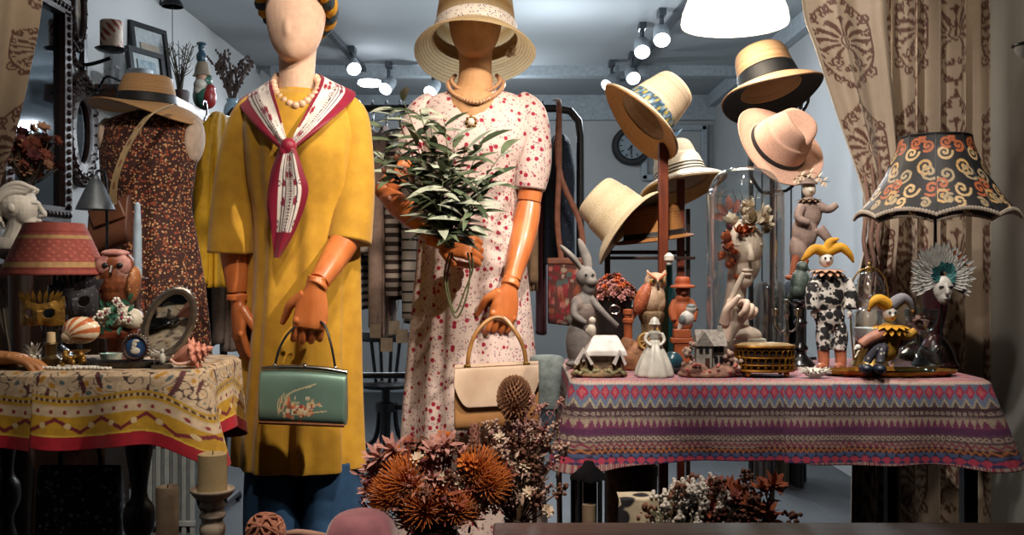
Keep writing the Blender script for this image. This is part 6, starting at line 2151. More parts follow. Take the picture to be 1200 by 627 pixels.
f.e(g, 866, 393, 27, 12, 20, dy=4)
f.part('head', g, m_skin, rem=.8, it=2)
f.part('plinth', f.b(G(), 848, 396, 894, y, 34, 2), m_bisque, bevel=1)
hg = G()
hand(hg, frame(f.p(853, 390, -30), (.40, -.02, 1), (-.3, 1, .15)), ((.06, .05, .05), (1.3, 1.5, 1.), (1.4, 1.5, 1.), (1.45, 1.5, 1.)), (.5, .6), .84, -1)
f.part('hand', hg, m_skin, rem=.6, it=2)
r_ = random.Random(17)
mo, mw_, md = mat('orange_petal', 'b85a26', .75, col2='94411a', scale=100), mat('cream_petal', 'c9b7a0', .7, col2='b39f88', scale=100), mat('wine_flower', '59202a', .8)
protos = []
for mm, np_, L_, W_ in ((mo, 12, 10, 6), (mw_, 16, 12, 7), (md, 10, 7, 5)):
    g = G()
    for j in range(np_):
        a, b = j * 2.4, .15 + 1.1 * j / np_
        g.leaf((0, 0, 0), (math.cos(a) * math.cos(b), math.sin(a) * math.cos(b), math.sin(b)), L_ * f.s, W_ * f.s, -.3)
    protos.append(mesh_of('flower', g, mm, 180))
for (x, yy, dy, k, s_) in ((850, 302, -16, 0, 1), (849, 290, -18, 0, 1.2), (856, 280, -23, 0, 1.2), (864, 272, -25, 0, 1), (852, 314, -15, 0, .9), (860, 326, -14, 0, .7), (872, 262, -20, 1, 1), (884, 258, -18, 1, 1.3), (894, 262, -12, 1, 1.2), (880, 246, -8, 1, 1.2), (868, 250, -10, 1, 1.1), (858, 260, -14, 1, 1.0),
                           (892, 248, -4, 1, 1.0), (853, 276, -10, 2, 1), (852, 268, -12, 2, .9), (862, 298, -22, 0, .8), (853, 292, -10, 2, 1.), (900, 272, -6, 1, .8), (878, 270, -22, 0, .9), (856, 310, -18, 0, .8), (866, 240, 0, 2, .9)):
    put('flower', protos[k], f.root, f.p(x, yy, dy), (.9 + r_.uniform(-.4, .4), (x - 874) * .02, r_.uniform(0, 6)), s_)
g = G()
for (x, yy, dy, dx_, dz_) in ((852, 250, -8, -.6, .5), (855, 246, -8, -.1, 1), (851, 255, -8, -1, .1), (860, 250, -6, .3, .9)):
    g.leaf(f.p(x, yy, dy), (dx_, -.2, dz_), 17 * f.s, 9 * f.s, .2, (0, -1, 0), .3)
f.part('dry_leaves', g, mat('dry_leaf', '7d4a40', .7), smooth=180)
g = G()
for k in range(5):
    x = 866 + k * 6
    f.t(g, [(x, 256, -4), (x + (k - 2) * 2, 232, -6), (x + (k - 2) * 4, 222, -4)], [.8, .7, .4], 5)
f.part('twigs', g, m_twig)

# gilded filigree box
f = Fig('filigree_box', 'oval gold filigree jewel box on small feet in front of the bell jar', 'jewel box', 896, 2.18, zt)
y = f.py
m_gold = mat('old_gold', 'a8752c', .35, metal=.8, col2='7a4f1a', scale=60)
f.part('lining', f.l(G(), 896, [(1, y - 6), (32, y - 6), (32, y - 33), (1, y - 33)], 48, sy=.62), mat('dark_velvet', '2e1712', .8))
g = G()
for k in range(26):
    a = k / 26 * 2 * PI
    for (r0, yy) in ((34, y - 27), (34, y - 18)):
        P_ = []
        for t in np.linspace(0, 2 * PI, 14, endpoint=False):
            aa = a + .12 * math.cos(t) + (.12 if yy > y - 20 else 0)
            P_.append((896 + r0 * math.cos(aa), yy + 4.8 * math.sin(t), r0 * .62 * math.sin(aa)))
        f.t(g, P_, .85, 5, closed=True)
    f.e(g, 896 + 34 * math.cos(a), y - 11, 2.2, 2.2, 2, dy=21 * math.sin(a), n=7, m=5)
f.part('filigree', g, m_gold)
for yy, rr in ((y - 35, 1.8), (y - 7.5, 1.6), (y - 14, .9), (y - 22.5, .9)):
    f.part('rim', f.t(G(), [(896 + 34.5 * math.cos(t), yy, 21.4 * math.sin(t)) for t in np.linspace(0, 2 * PI, 60, endpoint=False)], rr, 8, closed=True), m_gold)
f.part('lid', f.l(G(), 896, [(1, y - 40), (28, y - 38.5), (34, y - 36), (34, y - 34), (1, y - 34)], 48, sy=.62), mat('pale_gilt', 'b39a72', .4, metal=.5, col2='94794f', scale=60, bump=.4))
for sx, sy in ((-22, -13), (22, -13), (-22, 13), (22, 13)):
    f.part('foot', f.e(f.e(G(), 896 + sx, y - 4, 3.4, 4, dy=sy), 896 + sx, y - 1.6, 2.6, 1.6, dy=sy), m_gold, rem=.6)

# silver candelabra
f = Fig('candelabra', 'small silver candelabra standing right of the bell jar', 'candelabra', 922, 2.33, zt)
y = f.py
f.part('stem', f.l(G(), 922, [(1, 350), (3, 352), (2, 360), (3.4, 368), (1.6, 376), (3, 392), (2, 402), (6, 412), (4, 418), (11, y - 4), (12, y), (1, y)], 20, m=60), m_steel)
for sx in (-1, 1):
    ar = f.part('arm', f.t(G(), [(922, 386, 0), (922 + sx * 7, 388, 0), (922 + sx * 13, 380, 0), (922 + sx * 13, 370, 0)], 1.3, 8, m=20), m_steel)
    f.part('cup', f.l(G(), 922 + sx * 13, [(1, 371), (4, 370), (5, 362), (4.2, 362), (1, 368)], 14), m_steel, parent=ar)

# bird on black candlestick
f = Fig('candlestick', 'turned black candlestick carrying the green bird statue', 'candlestick', 938, 2.42, zt)
y = f.py
f.part('stick', f.l(G(), 938, [(1, 352), (11, 352), (12, 355), (6, 360), (5, 372), (8, 378), (5, 384), (5, 400), (9, 408), (6, 414), (14, y - 5), (16, y), (1, y)], 28, m=80), mat('black_lacquer'))
zb_ = CZ + (313.5 - 351.6) / F * 2.42
f = Fig('bird_statue', 'mottled green grey bird statue with bowed head on the black candlestick', 'bird statue', 938, 2.42, zb_)
g = f.e(f.e(f.e(G(), 938, 332, 11.5, 17, 11), 936, 340, 10, 11, 11), 940, 313, 7, 7, 7)
f.t(g, [(944, 314, -3), (950, 319, -5)], [2.4, .5], 8)
f.t(g, [(932, 344, 4), (926, 351, 6)], [6, 3], 8)
f.part('body', g, mat('verdigris', '4c5a52', .6, col2='26302c', scale=70, bump=.4), rem=.8, it=2)

# hanging harlequin (winged figure) on a slim stand
f = Fig('pierrot_doll', 'pale harlequin doll with flowered hat and outstretched arm sitting high behind the bell jar', 'doll', 946, 2.58, zt)
y = f.py
m_robe = mat('dusty_robe', '8f7a70', .7, col2='6f5c54', scale=30, bump=.2)
g = f.e(f.e(f.e(G(), 948, 250, 15, 20, 11), 943, 272, 15, 22, 12), 936, 292, 11, 20, 10)
f.t(g, [(956, 240, -4), (968, 246, -8), (978, 240, -8)], [6, 5, 4], 10, m=10)
f.t(g, [(938, 242, -6), (932, 256, -12), (944, 262, -16)], [6, 5, 4], 10, m=10)
f.t(g, [(958, 268, -6), (968, 282, -10), (972, 296, -8)], [7, 5, 3], 10, m=10)
f.part('robe', g, m_robe, rem=1., it=3)
f.part('head', f.e(f.e(G(), 948, 222, 8, 9.4, 8), 948, 224, 1.6, 2, 2, dy=-8.4), m_bisque, rem=.7)
g = G()
for k in range(24):
    a = k * PI / 12
    g.leaf(f.p(948 + 4 * math.cos(a), 234, 4 * math.sin(a)), (math.cos(a), math.sin(a), .1 * (-1) ** k), 11 * f.s, 7 * f.s, .2)
f.part('ruff', g, mat('tan_ruff', 'a58a72', .7), smooth=180)
f.part('hat', f.l(G(), 946, [(12, 216), (11, 213), (7, 211), (5, 205), (1, 203)], 20), m_robe)
g = G()
for (x, yy) in ((932, 210), (938, 206), (958, 208), (964, 213), (948, 203)):
    for j in range(6):
        g.leaf(f.p(x, yy, -4), (math.cos(j), math.sin(j) * .5 - .3, math.sin(j)), 8 * f.s, 5 * f.s, .2)
f.part('flowers', g, mat('cream_petal'), smooth=180)
for (x0, y0, x1, y1) in ((932, 300, 926, 322), (942, 304, 936, 326)):
    f.part('leg', f.t(G(), [(x0, y0, -4), (x1, y1, -8)], [5, 3.4], 10), mat('rust_hose', '8f4c30', .7))
    f.part('shoe', f.e(G(), x1 - 3, y1 + 3, 6, 3.4, 4, dy=-10), mat('rust_hose'))
f.part('stand', f.l(f.t(G(), [(940, 300, 4), (940, y - 3, 8)], 2.2, 8), 940, [(1, y - 3), (18, y - 3), (19, y), (1, y)], 24, dy=8), m_dark)

# black and white harlequin
f = Fig('harlequin_doll', 'standing harlequin doll in black and white suit with yellow hat points', 'doll', 972, 2.33, zt)
y = f.py
m_bw = mat('harlequin_cloth', 'c9c4bc', .8, kind='dots', col2='bdb7ae', layers=((62, .60, '141316', .9), (120, .34, '141316', .4), (90, .22, 'c9c4bc', .5)))
g = f.e(f.e(f.e(G(), 970, 345, 23, 26, 15), 972, 370, 18, 20, 13), 974, 330, 19, 14, 13)
for (pa, rr) in (([(956, 328, -4), (949, 344, -8), (950, 362, -8)], 8), ([(988, 328, -2), (995, 344, -4), (994, 362, -6)], 8), ([(966, 378, 0), (964, 394, -2), (966, 410, -2)], 9), ([(980, 376, 0), (984, 392, -2), (982, 410, -2)], 9)):
    f.t(g, pa, rr, 12, m=12)
f.part('suit', g, m_bw, rem=1.1, it=3)
f.part('head', f.e(f.e(G(), 968, 304, 8.6, 9.6, 8), 968, 306, 1.5, 2, 2, dy=-8.2), mat('white_face', 'd3cbc2', .4), rem=.7)
for sx in (-1, 1):
    f.part('eye', f.e(G(), 968 + sx * 3.2, 302.5, 1.3, 1.6, 1, dy=-7.6), m_black)
f.part('mouth', f.e(G(), 968, 309.6, 1.8, .9, .8, dy=-7.4), mat('lip_red', '8c1f28', .4))
m_yel = mat('yellow_felt', 'c08c18', .75, col2='a67410')
g = G()
f.t(g, [(968, 296, 0), (954, 292, -2), (944, 300, -4), (938, 306, -4)], [7, 6, 4, 1.4], 12, m=16)
f.t(g, [(968, 296, 0), (984, 290, -2), (994, 298, -4), (999, 308, -4)], [7, 6, 4, 1.4], 12, m=16)
f.t(g, [(968, 297, 0), (972, 284, -2), (982, 280, -4)], [6, 5, 1.4], 12, m=12)
f.part('jester_hat', g, m_yel, rem=.9)
g = G()
for k in range(26):
    a = k * PI / 13
    g.leaf(f.p(969 + 6 * math.cos(a), 316, 5 * math.sin(a)), (math.cos(a), math.sin(a), -.15 + .15 * (-1) ** k), 17 * f.s, 9 * f.s, .2)
f.part('ruff', g, mat('peach_ruff', 'b58a70', .7), smooth=180)
for x in (964, 984):
    f.part('shoe', f.t(G(), [(x, 408, -2), (x, y - 5, -4), (x - 6, y - 4, -12), (x - 8, y - 5, -17)], [7, 6, 4.6, 2], 10, m=14), mat('salmon_leather', 'a8664a', .45))
for sx, x, yy in ((-1, 951, 367), (1, 993, 367)):
    f.part('hand', f.e(f.e(G(), x, yy, 3.8, 4.6, 3.4, dy=-8), x + sx * -2, yy + 3.4, 1.4, 2.8, 1.4, dy=-9), mat('white_face'), rem=.6)

# hourglass in wire frame
f = Fig('hourglass', 'round glass hourglass with white sand in a brass wire frame', 'hourglass', 1019, 2.42, zt)
y = f.py
zz = [(1, 318), (8, 320), (16.5, 336), (13, 350), (3, 356), (3, 358), (15, 364), (21, 380), (17, 396), (8, 401), (1, 402)]
f.part('glass', f.l(G(), 1019, zz, 36, m=70), mat('thin_glass'), smooth=180, solid=.7)
f.part('sand', f.l(G(), 1019, [(1, 384), (18, 384), (16, 394), (8, 399.6), (1, 400)], 28), mat('white_sand', 'c9cdca', .9))
m_brass = mat('brass_wire', '9c7f4a', .3, metal=.85)
for dy, sx in ((0, 1), (0, -1)):
    f.part('wire', f.t(G(), [(1019, 314, 0), (1019 + sx * 12, 318, 0), (1019 + sx * 21, 336, 0), (1019 + sx * 22, 380, 0), (1019 + sx * 18, y - 3, 0)], 1.1, 8, m=40), m_brass)
f.part('cap', f.l(G(), 1019, [(1, 319), (5, 319), (5, 314), (2, 312), (2.4, 309), (1, 307)], 20), m_brass)
f.part('base', f.l(G(), 1019, [(1, 402), (8, 402), (12, 408), (20, y - 4), (22, y), (1, y)], 28), m_brass)

# tray with its glass things and sitting jester
f = Fig('gold_tray', 'scalloped gold mirror tray at the right end of the table', 'tray', 1042, 2.20, zt)
y = f.py
f.part('rim', f.l(G(), 1042, [(66, y), (76, y - 3), (79, y - 6.5), (76, y - 6), (66, y - 2)], 120, sy=.42, mod=lambda a: 1 + .018 * np.cos(18 * a)), m_gold)
f.part('plate', f.l(G(), 1042, [(1, y), (66.5, y), (66.5, y - 2), (1, y - 2)], 90, sy=.42), mat('tray_mirror', '9c8566', .12, metal=.9))
f.part('cut_pieces', G(), m_gold) if 0 else None
zy = zt + 2.4 * f.s
f = Fig('glass_teapot', 'clear glass teapot with looped handle on the gold tray', 'teapot', 1074, 2.21, zy)
y = f.py
f.part('body', f.l(G(), 1072, [(1, y), (18, y), (26, y - 9), (25, y - 20), (15, y - 29), (10, y - 31)], 40, m=40), m_glass, smooth=180, solid=.8)
f.part('lid', f.l(G(), 1072, [(11, y - 31), (6, y - 35), (2, y - 36), (3, y - 40), (.5, y - 41)], 24), m_glass, smooth=180)
f.part('handle', f.t(G(), [(1094, y - 24, 0), (1102, y - 30, 0), (1108, y - 22, 0), (1105, y - 10, 0), (1096, y - 8, 0)], 1.9, 10, m=30), m_glass)
f.part('spout', f.t(G(), [(1048, y - 12, 0), (1040, y - 17, 0), (1036, y - 26, 0)], [4, 3, 2.2], 10, m=12), m_glass)
f = Fig('glass_goblet', 'crystal goblet filled with pink petals behind the teapot', 'goblet', 1080, 2.29, zt)
y = f.py
f.part('bowl', f.l(G(), 1080, [(19, 362), (17.5, 374), (12, 386), (4, 391), (2, 394), (1.8, 412), (4, 418), (13, y - 1), (13, y)], 36, m=50), m_glass, smooth=180, solid=.8)
g = G()
r_ = random.Random(2)
for k in range(60):
    a, q = k * 2.4, math.sqrt(k / 60)
    g.leaf(f.p(1080 + 12 * q * math.cos(a), 377 + r_.uniform(-6, 7), 12 * q * math.sin(a)), (r_.uniform(-1, 1), r_.uniform(-1, 1), .6), 8 * f.s, 6 * f.s, .4)
po = f.part('petals', f.e(g, 1080, 379, 11, 8), mat('pink_petal', 'b3867c', .8, col2='96655c', scale=150), smooth=180, kind='stuff')
f = Fig('jester_doll', 'jester doll in yellow and grey cap sitting on the front of the gold tray', 'doll', 1034, 2.145, zt)
y = f.py - 7
g = f.e(f.e(G(), 1040, 396, 15, 18, 12), 1036, 410, 17, 14, 13)
f.t(g, [(1048, 388, -4), (1060, 392, -10), (1068, 386, -12)], [7, 6, 4], 10, m=12)
f.part('body', g, mat('ochre_cloth', 'b0842c', .75, col2='8f661c', scale=30, bump=.2), rem=1., it=3)
g = f.t(G(), [(1032, 390, -8), (1016, 396, -12), (1004, 404, -12)], [7.5, 7, 6], 12, m=12)
f.e(g, 1020, 402, 13, 8, 8, dy=-6)
f.part('sleeve', g, mat('pink_satin', 'a5705c', .5, col2='8a5846'), rem=1.)
f.part('head', f.e(f.e(G(), 1043, 367, 8.6, 9.8, 8.4), 1043, 370, 1.7, 2, 2, dy=-8.6), mat('white_face'), rem=.7)
for sx in (-1, 1):
    f.part('eye', f.e(G(), 1043 + sx * 3.3, 366, 1.4, 1.7, 1, dy=-8), mat('blue_glaze'))
f.part('mouth', f.e(G(), 1043, 373.4, 2, 1, .8, dy=-7.8), mat('lip_red'))
g = f.t(G(), [(1042, 359, 0), (1030, 352, -2), (1022, 354, -4), (1017, 362, -4)], [8, 7.5, 5, 1.6], 12, m=18)
f.part('yellow_horn', g, m_yel, rem=.9)
g = f.t(G(), [(1044, 359, 0), (1056, 350, -2), (1064, 354, -4), (1068, 364, -4)], [8, 7, 4.4, 1.6], 12, m=18)
f.part('grey_horn', g, mat('grey_felt', '6f6d74', .75), rem=.9)
for x, yy in ((1017, 363), (1068, 365)):
    f.part('bell', f.e(G(), x, yy, 2.4, 2.4, 2.4, dy=-4), m_gold)
g = G()
for k in range(30):
    a = k * PI / 15
    g.leaf(f.p(1043 + 5 * math.cos(a), 381, -2 + 5 * math.sin(a)), (math.cos(a), math.sin(a), -.2 + .2 * (-1) ** k), 19 * f.s, 9 * f.s, .25)
f.part('ruff', g, m_yel, smooth=180)
for x, xs, dy in ((1012, 1006, -10), (1026, 1020, -14)):
    lg = f.part('leg', f.t(G(), [(1034, 412, -6), ((1034 + x) / 2, 406, -10), (x, y - 12, dy)], [7, 6.4, 5], 10, m=12), mat('check_cloth', '4b4a55', .8, kind='dots', col2='43424c', layers=((120, .3, 'b8b2aa', .5),)))
    f.part('shoe', f.e(G(), xs + 4, y - 5, 8, 6, 10, dy=dy - 3), mat('navy_leather', '1b2130', .4), parent=lg)
f.part('hand', f.e(f.e(G(), 1001, 406, 4, 3.6, 3.6, dy=-13), 998, 408, 2.6, 1.4, 1.4, dy=-14), mat('white_face'), rem=.6)

# sea shell, white spikes
f = Fig('spiky_shell', 'white spiky seashell lying between the gold box and the gold tray', 'shell', 955, 2.145, zt)
y = f.py
g = f.e(G(), 955, y - 6, 13, 6, 8)
for k in range(34):
    a, b = k * 2.4, .05 + .5 * (k / 34)
    f.t(g, [(955 + 6 * math.cos(a), y - 6, 4 * math.sin(a)), (955 + 20 * math.cos(a) * math.cos(b), y - 4.5 - 17 * math.sin(b), 11 * math.sin(a) * math.cos(b))], [2.4, .5], 6)
f.part('shell', g, m_porc)

# feather sun mask on a stick
f = Fig('sun_mask', 'white carnival mask with a starburst of pale points and teal centre on a slim stand', 'mask', 1102, 2.27, zt)
y = f.py
m_pt = mat('silver_white', 'b5b4b0', .5, col2='9a9a98')
r_ = random.Random(6)
g, g2, g3 = G(), G(), G()
for k in range(30):
    a = math.radians(-40 + k * 260 / 29)
    for (r0, l_, dy, gg) in ((10, 29, 2, g), (8, 22, -4, g), (4, 10, -8, g2)):
        aa = a + r_.uniform(-.05, .05)
        tgt = g3 if (gg is g and 16 > k > 20) else gg
        tgt.leaf(f.p(1102 + r0 * math.cos(aa), 322 - r0 * math.sin(aa), dy), (math.cos(aa), -.15, math.sin(aa)), (l_ + r_.uniform(-3, 3)) * f.s, 8 * f.s, -.1, (0, -1, 0), .5)
f.part('points', g, m_pt, smooth=180)
f.part('teal_points', g2, mat('teal_foil', '3f7a78', .4, metal=.3, col2='2a5a66', scale=60), smooth=180)
g = G()
for k in range(5):
    aa = math.radians(20 + k * 14)
    g.leaf(f.p(1102 + 15 * math.cos(aa), 322 - 15 * math.sin(aa), -2), (math.cos(aa), -.2, math.sin(aa)), 19 * f.s, 5 * f.s, -.1, (0, -1, 0), .5)
f.part('copper_points', g, mat('copper_foil', 'a8623a', .35, metal=.5), smooth=180)
g = f.e(f.e(G(), 1103, 338, 12, 15, 8, dy=-6), 1103, 347, 8, 10, 7, dy=-7)
f.t(g, [(1103, 333, -13), (1103, 342, -17), (1103, 344, -15)], [1.6, 2.4, 2.2], 8, m=8)
f.e(g, 1103, 349.5, 3.4, 1.2, 2, dy=-13)
f.part('face', g, mat('mask_white', 'c2beb8', .45), rem=.8)
for sx in (-1, 1):
    f.part('eye_opening', f.e(G(), 1103 + sx * 5.4, 336, 3.2, 1.5, 1.5, dy=-13.2), m_black)
f.part('stand', f.l(f.t(G(), [(1103, 350, -2), (1103, y - 3, 2)], 1.4, 8), 1103, [(1, y - 3), (14, y - 3), (15, y), (1, y)], 20, dy=2), m_dark)

# lamp with black scrolled shade
f = Fig('table_lamp', 'table lamp with black scalloped shade covered in cream and orange scrolls', 'lamp', 1096, 2.42, zt)
y = f.py
nu, nv = 8 * 54, 110
a = np.linspace(0, 2 * PI, nu, endpoint=False)[None]
v = np.linspace(0, 1, nv)[:, None]
ph = (a / (2 * PI) * 8 + .5) % 1
sc_ = 1 - .045 * 4 * ph * (1 - ph) * (.4 + .6 * v)
prof = np.interp(v, [0, .15, .5, .85, 1], [39, 42, 56, 77, 90])
X = prof * sc_ * np.cos(a)
Y_ = prof * sc_ * np.sin(a)
low = 7 * (4 * ph * (1 - ph)) * v
Zq = 161 + 88 * v - low + 6 * v
g = G().sheet(X * f.s, Y_ * f.s, (f.py - Zq) * f.s, cu=True)
pan = np.floor(a / (2 * PI) * 8 + .5)
U = (ph - .5) * (2 * PI * prof / 8)
Vv = v * 88 + 0 * a
c = np.broadcast_to(np.array(C('17161a')), U.shape + (3,)).copy()
CO = [C('c0a276'), C('a85a34'), C('b8935e'), C('9c8a6c')]
for k, (cx, cy, r, a0, tr) in enumerate(((-9, 22, 9, 0, 1.5), (8, 14, 7, 2, -1.4), (10, 38, 10, 1, 1.5), (-12, 48, 10, 3, -1.5), (0, 66, 10, 0, 1.4), (22, 62, 9, 2, -1.5), (-22, 70, 9, 1, 1.5), (20, 80, 6, 4, 1.2), (-8, 80, 7, 2, -1.2), (2, 4, 5, 1, 1.2))):
    D = np.full(U.shape, 9e9)
    sp_ = spiral(cx, cy, r, a0, tr, .8, 26)
    D = np.minimum(seg_dist(U, Vv, sp_), seg_dist(-U * 1. + 3, Vv + 4, sp_) if k % 2 else 9e9)
    c = np.where((D < 1.45)[..., None], np.array(CO[k % 4]), c)
c = np.where((v < .03)[..., None] & (a > -1)[..., None], np.array(C('15100e')), c)
f.part('lamp_shade', g, mat('scrolled_silk', kind='vcol', rough=.6, scale=60), smooth=180, solid=1.2, col=c.reshape(-1, 3))
for k in range(8):
    aa = (k + .5) / 8 * 2 * PI
    f.part('rib', f.t(G(), [(1096 + r * 1.005 * math.cos(aa), yy, r * 1.005 * math.sin(aa)) for r, yy in ((39, 161), (42, 175), (56, 208), (77, 241), (90, 255))], 1.1, 6, m=20), m_black)
g = G()
for k in range(160):
    aa = k / 160 * 2 * PI
    p_ = (aa / (2 * PI) * 8 + .5) % 1
    s2 = 1 - .045 * 4 * p_ * (1 - p_)
    lo = 7 * 4 * p_ * (1 - p_)
    f.e(g, 1096 + 90 * s2 * math.cos(aa), 255.5 - lo, 2.2, 2.6, 2.2, dy=90 * s2 * math.sin(aa), n=6, m=5)
f.part('bead_trim', g, mat('beaded_trim', 'b3a698', .6), kind=None)
f.part('top_ring', f.t(G(), [(1096 + 39 * math.cos(t), 161, 39 * math.sin(t)) for t in np.linspace(0, 2 * PI, 40, endpoint=False)], 1.4, 6, closed=True), m_black)
f.part('stem', f.l(G(), 1096, [(2, 168), (2, 286), (6, 290), (6, 300), (4, 306), (8, 316), (13, 336), (14, 360), (9, 384), (7, 392), (12, 398), (18, 408), (24, y - 5), (25, y), (1, y)], 28, m=80), mat('oxblood_wood', '35161a', .3, coat=.4))
f.part('bulb', f.e(G(), 1096, 210, 10, 14), mat('frosted_bulb'))

# glass wall sconce at the far right edge
f = Fig('wall_sconce', 'small white glass sconce on a dark bracket at the top right edge', 'wall sconce', 1206, 2.40, py=70)
f.part('glass', f.l(G(), 1206, [(1, 70), (9, 68), (15, 60), (17, 52), (15, 52), (8, 64), (1, 66)], 24), mat('milk_glass', 'a7adb0', .3))
f.part('bracket', f.t(G(), [(1206, 54, 0), (1206, 20, 0), (1206, -20, 10), (1226, -30, 10)], 2, 8, m=16), m_dark)
f.part('collar', f.t(G(), [(1206 + 17 * math.cos(t), 53, 17 * math.sin(t)) for t in np.linspace(0, 2 * PI, 24, endpoint=False)], 2, 6, closed=True), m_dark)
# ================================================================ dried flowers, cushion and yarn at the front
def petals(n, l, w, tilt0, tilt1, mm, name, curl=.2, s=1.):
    g = G()
    for j in range(n):
        a = j * 2.39996
        b = tilt0 + (tilt1 - tilt0) * j / max(1, n - 1)
        g.leaf((0, 0, 0), (math.cos(a) * math.cos(b), math.sin(a) * math.cos(b), math.sin(b)), l * s, w * s, curl)
    return mesh_of(name, g, mm, 180)


def pincushion(l, n, mm, name, s):
    g = G()
    r_ = random.Random(n)
    for j in range(n):
        a = j * 2.39996
        b = -.1 + 1.5 * j / n
        d = Vector((math.cos(a) * math.cos(b), math.sin(a) * math.cos(b), math.sin(b)))
        g.tube([(0, 0, 0), tuple(d * l * s * .6), tuple(d * l * s + Vector((0, 0, .2 * l * s)))], [.65 * s, .5 * s, .3 * s], 4)
    return mesh_of(name, g, mm, 180)


def cluster(n, r, spread, mm, name, s, seed):
    g = G()
    r_ = random.Random(seed)
    for j in range(n):
        z = j / n * spread[1]
        q = spread[0] * (1 - .55 * j / n)
        g.ell((r_.gauss(0, q * .45) * s, r_.gauss(0, q * .45) * s, z * s), r * r_.uniform(.7, 1.3) * s, None, 6, 4)
    g.tube([(0, 0, -6 * s), (0, 0, spread[1] * s)], .6 * s, 4)
    return mesh_of(name, g, mm, 180)


s0 = 1.92 / F
m_or, m_rs, m_pk = mat('burnt_orange', 'c8702c', .85, col2='a8551c', scale=90), mat('russet', '96503a', .85, col2='6e3426', scale=90), mat('dusty_pink', 'bd8a80', .85, col2='9c6a62', scale=90)
m_cr, m_br, m_wi = mat('cream_everlasting', 'd6c4ae', .8, col2='bfa890', scale=90), mat('seed_brown', '7d5644', .85, col2='5c3a2c', scale=90), mat('wine_dry', '6e3436', .85)


def bouquet(name, label, px, d, z, heads, protos, stem_m, vase, seed, fill):
    """heads: (column, row, depth px, prototype, size); every flower head is a part, all stems are one"""
    f = Fig(name, label, 'dried flowers', px, d, z)
    r_ = random.Random(seed)
    y = f.py
    f.part('vase', f.l(G(), px, [(q, y - h) for q, h in vase], 28, m=30), mat('dark_pot', '3a2a22', .6))
    g = G()
    top = y - max(h for q, h in vase)
    for (x, yy, dy, k, sz) in heads:
        b = (px + (x - px) * .10, top + 6, dy * .1)
        mid = (px + (x - px) * (.45 + .2 * r_.random()), (top + yy) / 2 + 4, dy * .5)
        path = spl([b, mid, (x, yy, dy)], 8)
        f.t(g, [tuple(q) for q in path], [1.1, 1.1, 1., 1., .9, .9, .8, .7], 5)
        dv = (f.p(*path[-1]) - f.p(*path[-3])).normalized()
        dv = (dv + Vector((0, -.55, .1))).normalized()
        o = put('flower_head', protos[k], f.root, f.p(x, yy, dy), dv.to_track_quat('Z', 'Y').to_euler(), sz)
    f.part('stems', g, stem_m, kind='stuff')
    for nm, mm, n_ in (('filler_sprigs', fill[0], 230), ('filler_buds', fill[1], 170)):
        g = G()
        for i in range(n_):
            (x, yy, dy, k, sz) = heads[r_.randrange(len(heads))]
            x, yy, dy = x + r_.gauss(0, 7), yy + abs(r_.gauss(0, 7)) + 2, dy + r_.gauss(0, 6)
            if nm == 'filler_sprigs':
                dv = Vector(((x - px) * .012 + r_.uniform(-.7, .7), r_.uniform(-.8, .2), r_.uniform(0, 1)))
                g.leaf(f.p(x, yy, dy), dv, r_.uniform(7, 15) * f.s, r_.uniform(2, 4) * f.s, .2, (0, -1, 0), .3, 3)
            else:
                f.e(g, x, yy, 1.5, 1.8, 1.5, dy=dy, n=6, m=4)
        f.part(nm, g, mm, smooth=180, kind='stuff')
    return f


PZ = .417
protos = [pincushion(25, 150, m_or, 'flower_head', s0), petals(18, 10, 4.5, .1, 1.1, m_rs, 'flower_head', .3, s0), petals(16, 9, 4, .05, .9, m_cr, 'flower_head', .1, s0), petals(11, 20, 5.2, .3, 1.3, m_pk, 'flower_head', .15, s0),
          cluster(26, 2.2, (9, 15), m_br, 'flower_head', s0, 3), petals(24, 12, 5, .0, 1.3, m_or, 'flower_head', .2, s0), cluster(30, 1.8, (9, 18), m_wi, 'flower_head', s0, 5), petals(9, 24, 5, .5, 1.4, m_rs, 'flower_head', .1, s0)]
r_ = random.Random(31)
H_ = []
for (x, y, k, sz) in ((478, 562, 0, 1.25), (462, 578, 0, 1.1), (500, 590, 0, 1.2), (560, 552, 0, 1.15), (572, 568, 0, 1.1), (548, 540, 5, 1.2), (520, 575, 5, 1.0), (536, 596, 0, 1.0), (520, 556, 2, 1.1), (547, 575, 2, 1.3), (539, 602, 2, 1.2), (492, 534, 2, 1.1), (540, 567, 2, .9), (480, 548, 2, .9), (560, 588, 2, .9),
                      (440, 552, 3, 1.1), (446, 536, 3, 1.2), (438, 576, 3, 1.0), (448, 596, 3, 1.1), (462, 526, 3, 1.1), (524, 518, 3, 1.1), (510, 524, 3, 1.0), (442, 566, 7, 1.0), (452, 610, 7, 1.1), (434, 600, 7, .9), (585, 560, 7, 1.)):
    H_.append((x, y, -26 + abs(x - 510) * .35 + r_.uniform(-6, 6), k, sz))
for i in range(64):
    a, q = i * 2.4, math.sqrt((i + .5) / 64)
    x, y = 510 + 74 * q * math.cos(a), 566 + 50 * q * math.sin(a)
    H_.append((x, y, -14 + 40 * (q - .4) + r_.uniform(-10, 10) - (10 if y > 570 else 0), r_.choice((1, 1, 4, 4, 6, 6, 3, 7, 5)), r_.uniform(.8, 1.25)))
bouquet('dried_flower_bouquet', 'wide low bouquet of orange, russet and cream dried flowers at the front', 510, 1.90, PZ, H_, protos, mat('dry_stem', '5a4530', .8),
        [(1, 0), (26, 0), (30, 10), (34, 30), (26, 44), (28, 48), (24, 48), (1, 44)], 3, (m_pk, mat('cream_everlasting')))

